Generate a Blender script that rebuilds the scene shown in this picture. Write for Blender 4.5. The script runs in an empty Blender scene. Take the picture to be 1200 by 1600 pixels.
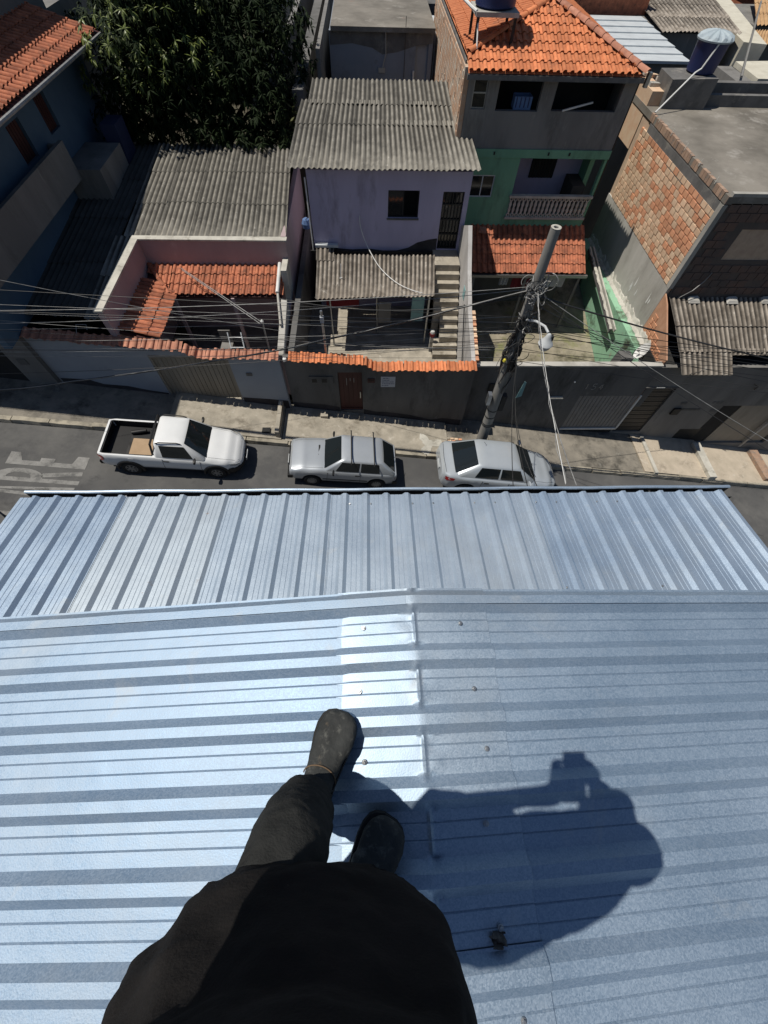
import bpy, bmesh, math, random
from mathutils import Vector, Matrix, noise as mnoise
random.seed(7)
R = math.radians
sc = bpy.context.scene
COL = sc.collection

# ------------------------------------------------------------------ camera
HC = 10.4                                   # eye height above the street datum
cam_d = bpy.data.cameras.new('camera')
cam = bpy.data.objects.new('camera', cam_d)
COL.objects.link(cam)
cam_d.sensor_fit = 'VERTICAL'
cam_d.sensor_height = 36.0
cam_d.lens = 624.0 / 1600.0 * 36.0          # ultra wide phone lens
cam_d.clip_start = 0.01
cam_d.clip_end = 600
_m = [[0.99950, -0.01002, 0.02998], [-0.02349, -0.87206, 0.48884], [0.02101, -0.48930, -0.87186]]
_r = Vector((_m[0][0], _m[1][0], _m[2][0])).normalized()
_u = -Vector((_m[0][1], _m[1][1], _m[2][1])).normalized()
_b = _r.cross(_u).normalized()
_u = _b.cross(_r).normalized()
_M = Matrix((_r, _u, _b)).transposed().to_4x4()
_M.translation = Vector((0, 0, HC))
cam.matrix_world = _M
sc.camera = cam

# ------------------------------------------------------------------ light
SUN = Vector((-0.425, 0.05, 1.0)).normalized()   # towards the sun
w = bpy.data.worlds.new('World')
sc.world = w
w.use_nodes = True
wn = w.node_tree
bg = wn.nodes['Background']
sky = wn.nodes.new('ShaderNodeTexSky')
sky.sky_type = 'NISHITA'
sky.sun_disc = False
sky.sun_elevation = math.asin(SUN.z)
sky.sun_rotation = math.atan2(SUN.x, SUN.y)
sky.altitude = 800
sky.air_density = 1.0
sky.dust_density = 0.6
sky.ozone_density = 1.5
wn.links.new(sky.outputs[0], bg.inputs[0])
bg.inputs[1].default_value = 0.07
sl = bpy.data.lights.new('sun', 'SUN')
sl.energy = 5.0
sl.angle = R(0.53)
sl.color = (1.0, 0.945, 0.85)
so = bpy.data.objects.new('sun', sl)
COL.objects.link(so)
so.rotation_euler = (-SUN).to_track_quat('-Z', 'Y').to_euler()
so.location = (0, 0, 40)
vs = sc.view_settings
vs.view_transform = 'Standard'
vs.look = 'None'
vs.exposure = -0.22
vs.gamma = 1
vs.use_curve_mapping = False
sc.cycles.max_bounces = 6
sc.cycles.diffuse_bounces = 3
sc.cycles.glossy_bounces = 4
sc.cycles.transmission_bounces = 4
sc.cycles.caustics_reflective = False
sc.cycles.caustics_refractive = False
sc.cycles.use_denoising = True

# ------------------------------------------------------------------ materials
def mat(name, c1, c2=None, rough=0.85, scale=1.5, bump=0.2, bscale=25, metal=0.0, rnd=0.0,
        stain=None, stain2=None, streak=1.0, spec=0.4, coat=0.0, obj=False, lo=0.35, hi=0.65, trough=0.0, tp=(0.47, 0.535)):
    m = bpy.data.materials.new(name)
    m.use_nodes = True
    nt = m.node_tree
    N, L = nt.nodes, nt.links
    p = N['Principled BSDF']
    p.inputs['Roughness'].default_value = rough
    p.inputs['Metallic'].default_value = metal
    p.inputs['Specular IOR Level'].default_value = spec
    p.inputs['Coat Weight'].default_value = coat
    if obj:
        src = N.new('ShaderNodeTexCoord').outputs['Object']
    else:
        src = N.new('ShaderNodeNewGeometry').outputs['Position']
    mp = N.new('ShaderNodeMapping')
    mp.inputs['Scale'].default_value = (1, 1, streak)
    L.new(src, mp.inputs[0])
    def noise(sc_, det=6, rg=0.6, vec=None):
        n = N.new('ShaderNodeTexNoise')
        n.inputs['Scale'].default_value = sc_
        n.inputs['Detail'].default_value = det
        n.inputs['Roughness'].default_value = rg
        L.new(vec or mp.outputs[0], n.inputs['Vector'])
        return n.outputs['Fac']
    def ramp(f, a, b):
        r = N.new('ShaderNodeMapRange')
        r.inputs[1].default_value = a
        r.inputs[2].default_value = b
        L.new(f, r.inputs[0])
        return r.outputs[0]
    def mix(f, a, b, bt='MIX'):
        x = N.new('ShaderNodeMix')
        x.data_type = 'RGBA'
        x.blend_type = bt
        for sock, val in ((x.inputs[0], f), (x.inputs[6], a), (x.inputs[7], b)):
            if hasattr(val, 'is_linked'):
                L.new(val, sock)
            elif isinstance(val, (tuple, list)):
                sock.default_value = (*val, 1) if len(val) == 3 else val
            else:
                sock.default_value = val
        return x.outputs[2]
    col = mix(ramp(noise(scale), lo, hi), c1, c2 if c2 else tuple(v * 0.8 for v in c1))
    for st in (stain, stain2):
        if st:
            c, s_, a, b = st
            col = mix(ramp(noise(s_, 8, 0.7), a, b), col, c)
    if rnd:
        oi = N.new('ShaderNodeObjectInfo')
        mr = N.new('ShaderNodeMapRange')
        mr.inputs[3].default_value = 1 - rnd
        mr.inputs[4].default_value = 1 + rnd
        L.new(oi.outputs['Random'], mr.inputs[0])
        cb = N.new('ShaderNodeCombineColor')
        for k in range(3):
            L.new(mr.outputs[0], cb.inputs[k])
        col = mix(1.0, col, cb.outputs[0], 'MULTIPLY')
    if trough:  # paints the sun's bright crests and dark troughs into the colour, with valley dirt
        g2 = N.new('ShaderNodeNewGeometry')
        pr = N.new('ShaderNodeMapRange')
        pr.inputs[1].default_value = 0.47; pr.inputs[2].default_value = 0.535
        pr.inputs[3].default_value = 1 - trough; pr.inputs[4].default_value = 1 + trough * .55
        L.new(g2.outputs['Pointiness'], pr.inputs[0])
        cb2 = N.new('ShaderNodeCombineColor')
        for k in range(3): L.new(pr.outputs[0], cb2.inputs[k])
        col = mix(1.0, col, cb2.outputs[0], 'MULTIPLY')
    L.new(col, p.inputs['Base Color'])
    if bump:
        b = N.new('ShaderNodeBump')
        b.inputs['Strength'].default_value = bump
        b.inputs['Distance'].default_value = 0.01
        L.new(noise(bscale, 5, 0.6), b.inputs['Height'])
        L.new(b.outputs[0], p.inputs['Normal'])
    return m

def galv(name, c1, c2, r1, r2, spangle=260, bump=0.12, rust=None, warp=0.25, metal=0.6):
    """zinc coated sheet: fine crystalline spangle in colour, gloss and relief"""
    m = bpy.data.materials.new(name)
    m.use_nodes = True
    nt = m.node_tree
    N, L = nt.nodes, nt.links
    p = N['Principled BSDF']
    p.inputs['Metallic'].default_value = metal
    geo = N.new('ShaderNodeNewGeometry').outputs['Position']
    v = N.new('ShaderNodeTexVoronoi')
    v.inputs['Scale'].default_value = spangle
    L.new(geo, v.inputs['Vector'])
    n = N.new('ShaderNodeTexNoise')
    n.inputs['Scale'].default_value = 2.3
    n.inputs['Detail'].default_value = 6
    L.new(geo, n.inputs['Vector'])
    n2 = N.new('ShaderNodeTexNoise')
    n2.inputs['Scale'].default_value = spangle * 0.8
    n2.inputs['Detail'].default_value = 3
    L.new(geo, n2.inputs['Vector'])
    mx = N.new('ShaderNodeMix'); mx.data_type = 'RGBA'
    sep = N.new('ShaderNodeSeparateColor')
    L.new(v.outputs['Color'], sep.inputs[0])
    a = N.new('ShaderNodeMath'); a.operation = 'MULTIPLY_ADD'
    a.inputs[1].default_value = 0.6
    L.new(sep.outputs[0], a.inputs[0])
    mr = N.new('ShaderNodeMapRange')
    mr.inputs[1].default_value = 0.35; mr.inputs[2].default_value = 0.7
    mr.inputs[3].default_value = 0.0; mr.inputs[4].default_value = 0.4
    L.new(n.outputs['Fac'], mr.inputs[0])
    L.new(mr.outputs[0], a.inputs[2])
    L.new(a.outputs[0], mx.inputs[0])
    mx.inputs[6].default_value = (*c1, 1); mx.inputs[7].default_value = (*c2, 1)
    col = mx.outputs[2]
    rr = N.new('ShaderNodeMapRange')
    rr.inputs[3].default_value = r1; rr.inputs[4].default_value = r2
    L.new(a.outputs[0], rr.inputs[0])
    rough = rr.outputs[0]
    if rust:
        rn = N.new('ShaderNodeTexNoise'); rn.inputs['Scale'].default_value = 6; rn.inputs['Detail'].default_value = 10
        rn.inputs['Roughness'].default_value = 0.75
        L.new(geo, rn.inputs['Vector'])
        rm = N.new('ShaderNodeMapRange'); rm.inputs[1].default_value = rust[0]; rm.inputs[2].default_value = rust[1]
        L.new(rn.outputs['Fac'], rm.inputs[0])
        m2 = N.new('ShaderNodeMix'); m2.data_type = 'RGBA'
        L.new(rm.outputs[0], m2.inputs[0]); L.new(col, m2.inputs[6])
        m2.inputs[7].default_value = (0.33, 0.2, 0.12, 1)
        col = m2.outputs[2]
    # dried water marks and dusty scuffs
    for s_, a_, b_, c_, rg_ in ((1.1, .50, .68, (0.36, 0.40, 0.44), .62), (3.7, .60, .72, (0.46, 0.48, 0.49), .7)):
        wn_ = N.new('ShaderNodeTexNoise'); wn_.inputs['Scale'].default_value = s_; wn_.inputs['Detail'].default_value = 9; wn_.inputs['Roughness'].default_value = .68
        wn_.inputs['Distortion'].default_value = .6
        L.new(geo, wn_.inputs['Vector'])
        wr = N.new('ShaderNodeMapRange'); wr.inputs[1].default_value = a_; wr.inputs[2].default_value = b_; wr.inputs[4].default_value = .5
        L.new(wn_.outputs['Fac'], wr.inputs[0])
        m3 = N.new('ShaderNodeMix'); m3.data_type = 'RGBA'; L.new(wr.outputs[0], m3.inputs[0]); L.new(col, m3.inputs[6]); m3.inputs[7].default_value = (*c_, 1); col = m3.outputs[2]
        m4 = N.new('ShaderNodeMix'); m4.data_type = 'FLOAT'; L.new(wr.outputs[0], m4.inputs[0]); L.new(rough, m4.inputs[2]); m4.inputs[3].default_value = rg_; rough = m4.outputs[0]
    L.new(col, p.inputs['Base Color'])
    L.new(rough, p.inputs['Roughness'])
    b = N.new('ShaderNodeBump'); b.inputs['Strength'].default_value = bump; b.inputs['Distance'].default_value = 0.002
    L.new(n2.outputs['Fac'], b.inputs['Height'])
    n3 = N.new('ShaderNodeTexNoise'); n3.inputs['Scale'].default_value = 5; n3.inputs['Detail'].default_value = 2
    L.new(geo, n3.inputs['Vector'])
    b2 = N.new('ShaderNodeBump'); b2.inputs['Strength'].default_value = warp; b2.inputs['Distance'].default_value = 0.012
    L.new(n3.outputs['Fac'], b2.inputs['Height'])
    L.new(b.outputs[0], b2.inputs['Normal'])
    L.new(b2.outputs[0], p.inputs['Normal'])
    return m

def glass(name, c=(0.012, 0.015, 0.018), rough=0.05):
    m = bpy.data.materials.new(name)
    m.use_nodes = True
    p = m.node_tree.nodes['Principled BSDF']
    p.inputs['Base Color'].default_value = (*c, 1)
    p.inputs['Roughness'].default_value = rough
    p.inputs['Specular IOR Level'].default_value = 0.6
    n = m.node_tree.nodes.new('ShaderNodeTexNoise'); n.inputs['Scale'].default_value = 3
    b = m.node_tree.nodes.new('ShaderNodeBump'); b.inputs['Strength'].default_value = 0.03
    m.node_tree.links.new(n.outputs['Fac'], b.inputs['Height'])
    m.node_tree.links.new(b.outputs[0], p.inputs['Normal'])
    return m

M = {}
M['litter'] = mat('leaf_litter', (0.035, 0.032, 0.02), (0.022, 0.022, 0.014), 0.95, 2, 0.5, 14)
M['asphalt'] = mat('asphalt', (0.098, 0.097, 0.095), (0.070, 0.070, 0.071), 0.9, 0.8, 0.35, 90,
                   stain=((0.135, 0.132, 0.126), 0.45, 0.52, 0.72), stain2=((0.045, 0.045, 0.046), 1.3, 0.6, 0.75))
M['concrete'] = mat('concrete', (0.40, 0.36, 0.295), (0.27, 0.245, 0.20), 0.9, 2.6, 0.45, 30,
                    stain=((0.15, 0.13, 0.10), 1.6, 0.53, 0.70), stain2=((0.50, 0.465, 0.40), 4.0, 0.58, 0.72))
M['concrete_pale'] = mat('concrete_pale', (0.50, 0.43, 0.34), (0.40, 0.345, 0.27), 0.9, 2.2, 0.4, 30,
                    stain=((0.27, 0.23, 0.18), 1.9, 0.54, 0.70), stain2=((0.56, 0.51, 0.43), 4.0, 0.58, 0.72))
M['concrete_dark'] = mat('concrete_dark', (0.26, 0.235, 0.195), (0.175, 0.16, 0.135), 0.92, 2.2, 0.4, 25,
                         stain=((0.07, 0.065, 0.055), 1.3, 0.5, 0.68), stain2=((0.30, 0.285, 0.25), 2.2, 0.6, 0.74))
M['yard'] = mat('yard_concrete', (0.33, 0.29, 0.22), (0.21, 0.19, 0.14), 0.92, 2.4, 0.45, 25, stain=((0.11, 0.10, 0.065), 1.3, 0.50, 0.64), stain2=((0.20, 0.205, 0.085), 1.0, 0.52, 0.66))
M['slab'] = mat('slab', (0.235, 0.215, 0.185), (0.13, 0.118, 0.10), 0.92, 0.7, 0.4, 18,
                stain=((0.33, 0.31, 0.28), 1.1, 0.56, 0.72), stain2=((0.25, 0.15, 0.11), 0.5, 0.62, 0.75))
M['mortar'] = mat('mortar', (0.47, 0.455, 0.42), (0.37, 0.355, 0.32), 0.9, 1.4, 0.3, 20, stain=((0.22, 0.21, 0.185), 0.9, 0.5, 0.75), streak=0.4)
M['mortar_dark'] = mat('mortar_dark', (0.16, 0.155, 0.15), (0.10, 0.098, 0.095), 0.9, 2.2, 0.3, 20, stain=((0.27, 0.25, 0.22), 1.7, 0.55, 0.7))
M['kerb'] = mat('kerb', (0.42, 0.38, 0.30), (0.27, 0.245, 0.195), 0.9, 2.5, 0.4, 25, stain=((0.10, 0.095, 0.08), 2.2, 0.5, 0.7))
M['road_paint'] = mat('road_paint', (0.26, 0.255, 0.245), (0.16, 0.158, 0.15), 0.85, 3.0, 0.25, 60, stain=((0.10, 0.10, 0.098), 3.0, 0.52, 0.66), stain2=((0.11, 0.11, 0.108), 20, 0.57, 0.66))
M['earth'] = mat('earth', (0.10, 0.085, 0.06), (0.06, 0.06, 0.035), 0.95, 0.6, 0.5, 12)
M['lavender'] = mat('lavender', (0.47, 0.43, 0.57), (0.40, 0.365, 0.49), 0.85, 1.2, 0.2, 14, stain=((0.24, 0.215, 0.27), 1.4, 0.54, 0.74), stain2=((0.46, 0.43, 0.53), 3.5, 0.6, 0.72), streak=0.3)
M['lavender_pale'] = mat('lavender_pale', (0.52, 0.505, 0.49), (0.38, 0.365, 0.35), 0.88, 1.4, 0.2, 14, stain=((0.15, 0.14, 0.13), 1.6, 0.56, 0.75), streak=0.3)
M['damp'] = mat('damp', (0.055, 0.05, 0.055), (0.03, 0.028, 0.03), 0.9, 2.5, 0.2, 14)
M['pink'] = mat('pink', (0.42, 0.33, 0.335), (0.36, 0.28, 0.285), 0.88, 1.2, 0.15, 14, stain=((0.5, 0.43, 0.43), 2.2, 0.6, 0.75), streak=0.5)
M['whitewash'] = mat('whitewash', (0.55, 0.53, 0.47), (0.4, 0.385, 0.34), 0.9, 2.2, 0.3, 18, stain=((0.2, 0.185, 0.15), 2.4, 0.54, 0.72))
M['bluegrey'] = mat('bluegrey', (0.30, 0.33, 0.37), (0.26, 0.285, 0.325), 0.85, 0.8, 0.12, 14, stain=((0.17, 0.18, 0.2), 0.7, 0.58, 0.8))
M['blue'] = mat('blue', (0.085, 0.14, 0.20), (0.065, 0.11, 0.165), 0.85, 0.8, 0.12, 14)
M['blue_deep'] = mat('blue_deep', (0.025, 0.033, 0.09), (0.02, 0.028, 0.07), 0.8, 0.8, 0.12, 14)
M['grey_wall'] = mat('grey_wall', (0.22, 0.213, 0.20), (0.155, 0.15, 0.143), 0.9, 1.0, 0.3, 16, stain=((0.095, 0.092, 0.085), 1.4, 0.52, 0.72), stain2=((0.27, 0.26, 0.24), 2.8, 0.6, 0.72), streak=0.3)
M['dark_wall'] = mat('dark_wall', (0.15, 0.146, 0.14), (0.10, 0.098, 0.094), 0.92, 1.0, 0.3, 16, stain=((0.05, 0.049, 0.046), 1.2, 0.52, 0.72), stain2=((0.20, 0.195, 0.185), 2.8, 0.62, 0.74), streak=0.35)
M['green'] = mat('green', (0.18, 0.38, 0.25), (0.145, 0.32, 0.205), 0.85, 1.2, 0.2, 14, stain=((0.085, 0.16, 0.11), 1.4, 0.54, 0.74), streak=0.3)
M['green_weathered'] = mat('green_weathered', (0.28, 0.50, 0.34), (0.24, 0.44, 0.295), 0.88, 1.3, 0.2, 14,
                           stain=((0.07, 0.085, 0.055), 1.1, 0.54, 0.66), stain2=((0.30, 0.27, 0.2), 2.6, 0.6, 0.72))
M['back_house'] = mat('back_house', (0.24, 0.265, 0.31), (0.20, 0.225, 0.265), 0.88, 0.7, 0.15, 14, stain=((0.11, 0.115, 0.125), 0.8, 0.55, 0.75))
M['terracotta'] = mat('terracotta', (0.64, 0.225, 0.095), (0.50, 0.165, 0.07), 0.8, 6, 0.2, 40, rnd=0.22, stain=((0.34, 0.105, 0.05), 9, 0.58, 0.75), stain2=((0.25, 0.12, 0.075), 1.3, 0.58, 0.74))
M['terracotta_old'] = mat('terracotta_old', (0.47, 0.165, 0.085), (0.30, 0.10, 0.055), 0.85, 6, 0.2, 40, rnd=0.28, stain=((0.12, 0.06, 0.04), 5, 0.52, 0.7))
M['terracotta_pale'] = mat('terracotta_pale', (0.50, 0.235, 0.155), (0.38, 0.165, 0.105), 0.85, 6, 0.2, 40, rnd=0.16, stain=((0.25, 0.11, 0.075), 7, 0.54, 0.72))
M['brick_red'] = mat('brick_red', (0.66, 0.34, 0.20), (0.58, 0.27, 0.15), 0.9, 4, 0.25, 30, rnd=0.16)
M['brick_pale'] = mat('brick_pale', (0.68, 0.51, 0.355), (0.65, 0.42, 0.275), 0.9, 4, 0.25, 30, rnd=0.16)
M['edge_brick'] = mat('edge_brick', (0.40, 0.27, 0.19), (0.30, 0.20, 0.145), 0.9, 4, 0.3, 30, rnd=0.16, stain=((0.2, 0.18, 0.16), 5, .52, .66))
M['joint_red'] = mat('joint_red', (0.54, 0.31, 0.20), (0.45, 0.245, 0.15), 0.95, 5, 0.3, 30)
M['joint'] = mat('joint', (0.56, 0.42, 0.30), (0.46, 0.33, 0.24), 0.95, 5, 0.3, 30)
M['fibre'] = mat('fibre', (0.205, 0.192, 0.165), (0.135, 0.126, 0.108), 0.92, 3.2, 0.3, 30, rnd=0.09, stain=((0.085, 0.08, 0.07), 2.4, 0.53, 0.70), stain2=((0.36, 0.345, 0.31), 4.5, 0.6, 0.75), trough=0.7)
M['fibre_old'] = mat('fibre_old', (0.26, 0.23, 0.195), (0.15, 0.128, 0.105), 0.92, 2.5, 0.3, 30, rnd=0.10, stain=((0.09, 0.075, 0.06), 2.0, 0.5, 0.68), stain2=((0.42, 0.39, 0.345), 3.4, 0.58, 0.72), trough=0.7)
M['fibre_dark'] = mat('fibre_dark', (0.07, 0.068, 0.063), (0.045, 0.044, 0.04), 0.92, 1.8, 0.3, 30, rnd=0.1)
M['galv'] = galv('galvanised_sheet', (0.20, 0.285, 0.39), (0.36, 0.445, 0.545), 0.50, 0.68, 250, 0.25, metal=0.52, warp=0.35)
M['galv_old'] = galv('galvanised_sheet_weathered', (0.40, 0.485, 0.58), (0.56, 0.64, 0.72), 0.42, 0.56, 300, 0.3, rust=(0.72, 0.80), metal=0.66)
M['galv_tan'] = galv('galvanised_sheet_stained', (0.42, 0.49, 0.56), (0.57, 0.635, 0.69), 0.46, 0.6, 300, 0.3, rust=(0.64, 0.72), metal=0.62)
M['galv_blue'] = galv('galvanised_sheet_new', (0.36, 0.465, 0.59), (0.53, 0.63, 0.74), 0.38, 0.52, 300, 0.3, metal=0.72)
M['gutter_dark'] = mat('gutter_inside', (0.05, 0.054, 0.058), (0.03, 0.032, 0.034), 0.7, 6, 0.1, 40)
M['galv_cap'] = galv('galvanised_ridge', (0.225, 0.31, 0.41), (0.41, 0.495, 0.59), 0.46, 0.62, 250, 0.25, metal=0.58, warp=0.35)
M['steel'] = mat('steel', (0.42, 0.43, 0.44), (0.33, 0.34, 0.35), 0.4, 20, 0.05, 60, metal=0.9)
M['iron'] = mat('iron', (0.03, 0.03, 0.03), (0.02, 0.02, 0.02), 0.6, 5, 0.1, 40, metal=0.3)
M['black'] = mat('black_plastic', (0.012, 0.012, 0.013), (0.009, 0.009, 0.01), 0.55, 5, 0.05, 60)
M['dark_void'] = mat('dark_interior', (0.03, 0.029, 0.028), (0.022, 0.021, 0.02), 0.95, 2, 0.1, 10)
M['glass'] = glass('window_glass')
M['glass_car'] = glass('car_glass', (0.012, 0.016, 0.018), 0.04)
M['white_pvc'] = mat('white_pvc', (0.72, 0.72, 0.70), (0.6, 0.6, 0.58), 0.5, 3, 0.05, 30)
M['white_metal'] = mat('white_metal', (0.55, 0.585, 0.60), (0.47, 0.50, 0.52), 0.55, 2, 0.1, 30, spec=0.5)
M['cream'] = mat('cream', (0.58, 0.55, 0.46), (0.48, 0.45, 0.37), 0.9, 2, 0.2, 20)
M['ochre'] = mat('ochre', (0.48, 0.31, 0.16), (0.38, 0.23, 0.115), 0.9, 2, 0.3, 14)
M['tank_blue'] = mat('tank_blue', (0.02, 0.03, 0.11), (0.016, 0.025, 0.09), 0.42, 2, 0.03, 20)
M['tank_lid'] = mat('tank_lid', (0.40, 0.47, 0.50), (0.33, 0.39, 0.43), 0.55, 3, 0.05, 20)
M['wood_red'] = mat('door_red', (0.07, 0.022, 0.02), (0.05, 0.016, 0.015), 0.6, 4, 0.15, 40, streak=0.1)
M['gate_beige'] = mat('gate_beige', (0.27, 0.245, 0.205), (0.22, 0.20, 0.165), 0.6, 2, 0.05, 30, stain=((0.17, 0.15, 0.12), 1.2, 0.55, 0.75), streak=0.3)
M['gate_grey'] = mat('gate_grey', (0.22, 0.215, 0.21), (0.18, 0.175, 0.17), 0.5, 2, 0.05, 30)
M['shutter_brown'] = mat('shutter_brown', (0.055, 0.048, 0.042), (0.04, 0.035, 0.03), 0.5, 2, 0.05, 30)
M['sign_white'] = mat('sign_white', (0.50, 0.52, 0.56), (0.46, 0.48, 0.52), 0.6, 8, 0, 30)
M['ink_blue'] = mat('ink_blue', (0.10, 0.12, 0.19), (0.08, 0.10, 0.16), 0.6, 8, 0, 30)
M['number_grey'] = mat('number_grey', (0.30, 0.29, 0.27), (0.26, 0.25, 0.235), 0.5, 8, 0, 30)
M['pole'] = mat('pole_concrete', (0.29, 0.28, 0.26), (0.21, 0.205, 0.19), 0.9, 3, 0.25, 40, stain=((0.085, 0.082, 0.075), 2.5, 0.55, 0.75), streak=0.3)
M['cable'] = mat('cable', (0.03, 0.03, 0.03), (0.02, 0.02, 0.02), 0.45, 9, 0, 30, spec=0.6)
M['cable_grey'] = mat('cable_grey', (0.33, 0.33, 0.32), (0.16, 0.16, 0.16), 0.45, 5, 0, 30, spec=0.6)
M['lamp_grey'] = mat('lamp_grey', (0.52, 0.54, 0.55), (0.46, 0.48, 0.49), 0.45, 5, 0.03, 30)
M['leaf'] = mat('leaf', (0.016, 0.027, 0.008), (0.009, 0.018, 0.006), 0.65, 1.2, 0, 30, stain=((0.030, 0.044, 0.012), 1.3, 0.60, 0.72), spec=0.12)
M['leaf_sunlit'] = mat('leaf_sunlit', (0.13, 0.16, 0.035), (0.08, 0.11, 0.025), 0.45, 1.2, 0, 30, spec=0.35)  # sunlit clumps of the crown, as a lighter leaf colour
M['leaf_dry_brown'] = mat('leaf_brown', (0.17, 0.15, 0.13), (0.09, 0.08, 0.07), 0.8, 40, 0.3, 90)
M['leaf_dry'] = mat('leaf_dry', (0.13, 0.14, 0.045), (0.09, 0.09, 0.03), 0.6, 1.2, 0, 30)
M['bark'] = mat('bark', (0.09, 0.07, 0.055), (0.055, 0.043, 0.033), 0.95, 4, 0.6, 14, streak=0.3)
M['moss'] = mat('moss', (0.15, 0.165, 0.055), (0.20, 0.185, 0.11), 0.95, 3, 0.4, 25)
M['cloth_red'] = mat('cloth_red', (0.22, 0.025, 0.03), (0.17, 0.02, 0.025), 0.9, 5, 0.1, 30)
M['cloth_white'] = mat('cloth_white', (0.5, 0.5, 0.48), (0.42, 0.42, 0.40), 0.9, 5, 0.1, 30)
M['cloth_blue'] = mat('cloth_blue', (0.11, 0.19, 0.36), (0.09, 0.15, 0.3), 0.9, 5, 0.1, 30)
M['cloth_teal'] = mat('cloth_teal', (0.25, 0.42, 0.42), (0.2, 0.36, 0.36), 0.9, 5, 0.1, 30)
M['yellow'] = mat('yellow', (0.65, 0.55, 0.05), (0.55, 0.45, 0.04), 0.7, 5, 0.1, 30)
M['paint_white'] = mat('paint_white', (0.74, 0.75, 0.75), (0.69, 0.70, 0.70), 0.28, 1.5, 0, 30, coat=0.6, obj=True)
M['paint_silver'] = mat('paint_silver', (0.45, 0.48, 0.51), (0.41, 0.44, 0.47), 0.36, 1.5, 0, 30, metal=0.4, coat=0.5, obj=True)
M['paint_silver_b'] = mat('paint_silver_light', (0.48, 0.52, 0.555), (0.44, 0.48, 0.515), 0.32, 1.5, 0, 30, metal=0.3, coat=0.6, obj=True)
M['tyre'] = mat('tyre', (0.018, 0.018, 0.018), (0.013, 0.013, 0.013), 0.85, 6, 0.1, 60, obj=True)
M['rim'] = mat('rim', (0.30, 0.31, 0.32), (0.22, 0.23, 0.24), 0.4, 6, 0, 30, metal=0.8, obj=True)
M['light_red'] = mat('light_red', (0.30, 0.02, 0.02), (0.2, 0.015, 0.015), 0.15, 6, 0, 30, obj=True)
M['light_clear'] = mat('light_clear', (0.5, 0.52, 0.54), (0.3, 0.32, 0.34), 0.12, 6, 0, 30, obj=True)
M['cardboard'] = mat('cardboard', (0.42, 0.30, 0.19), (0.36, 0.25, 0.155), 0.85, 3, 0.1, 30, obj=True)
M['fabric_black'] = mat('fabric_black', (0.023, 0.021, 0.0205), (0.014, 0.013, 0.0128), 0.95, 4, 0.3, 200, spec=0.08, stain=((0.024, 0.02, 0.02), 5, 0.58, 0.75), stain2=((0.06, 0.05, 0.045), 38, 0.70, 0.76))
M['trouser'] = mat('trouser_fabric', (0.038, 0.039, 0.038), (0.024, 0.0245, 0.024), 0.95, 5, 0.35, 200, spec=0.08, stain=((0.042, 0.040, 0.035), 7, 0.60, 0.74), stain2=((0.10, 0.095, 0.085), 34, 0.70, 0.76))
M['boot'] = mat('boot_leather', (0.044, 0.046, 0.045), (0.025, 0.0265, 0.026), 0.8, 14, 0.35, 60, spec=0.3, stain=((0.11, 0.085, 0.06), 16, 0.60, 0.72), stain2=((0.12, 0.12, 0.108), 34, 0.54, 0.70))
M['boot_sole'] = mat('boot_sole', (0.016, 0.016, 0.016), (0.011, 0.011, 0.011), 0.8, 14, 0.2, 60)
M['stitch'] = mat('stitch', (0.15, 0.10, 0.06), (0.11, 0.07, 0.04), 0.8, 30, 0.1, 60)
M['skin'] = mat('skin', (0.36, 0.20, 0.13), (0.30, 0.165, 0.105), 0.55, 6, 0.1, 90)
M['hair'] = mat('hair', (0.012, 0.01, 0.009), (0.008, 0.007, 0.006), 0.6, 30, 0.3, 120)
M['phone_black'] = mat('phone_black', (0.015, 0.015, 0.017), (0.012, 0.012, 0.013), 0.25, 6, 0, 30)
M['pipe_white'] = M['white_pvc']

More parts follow.
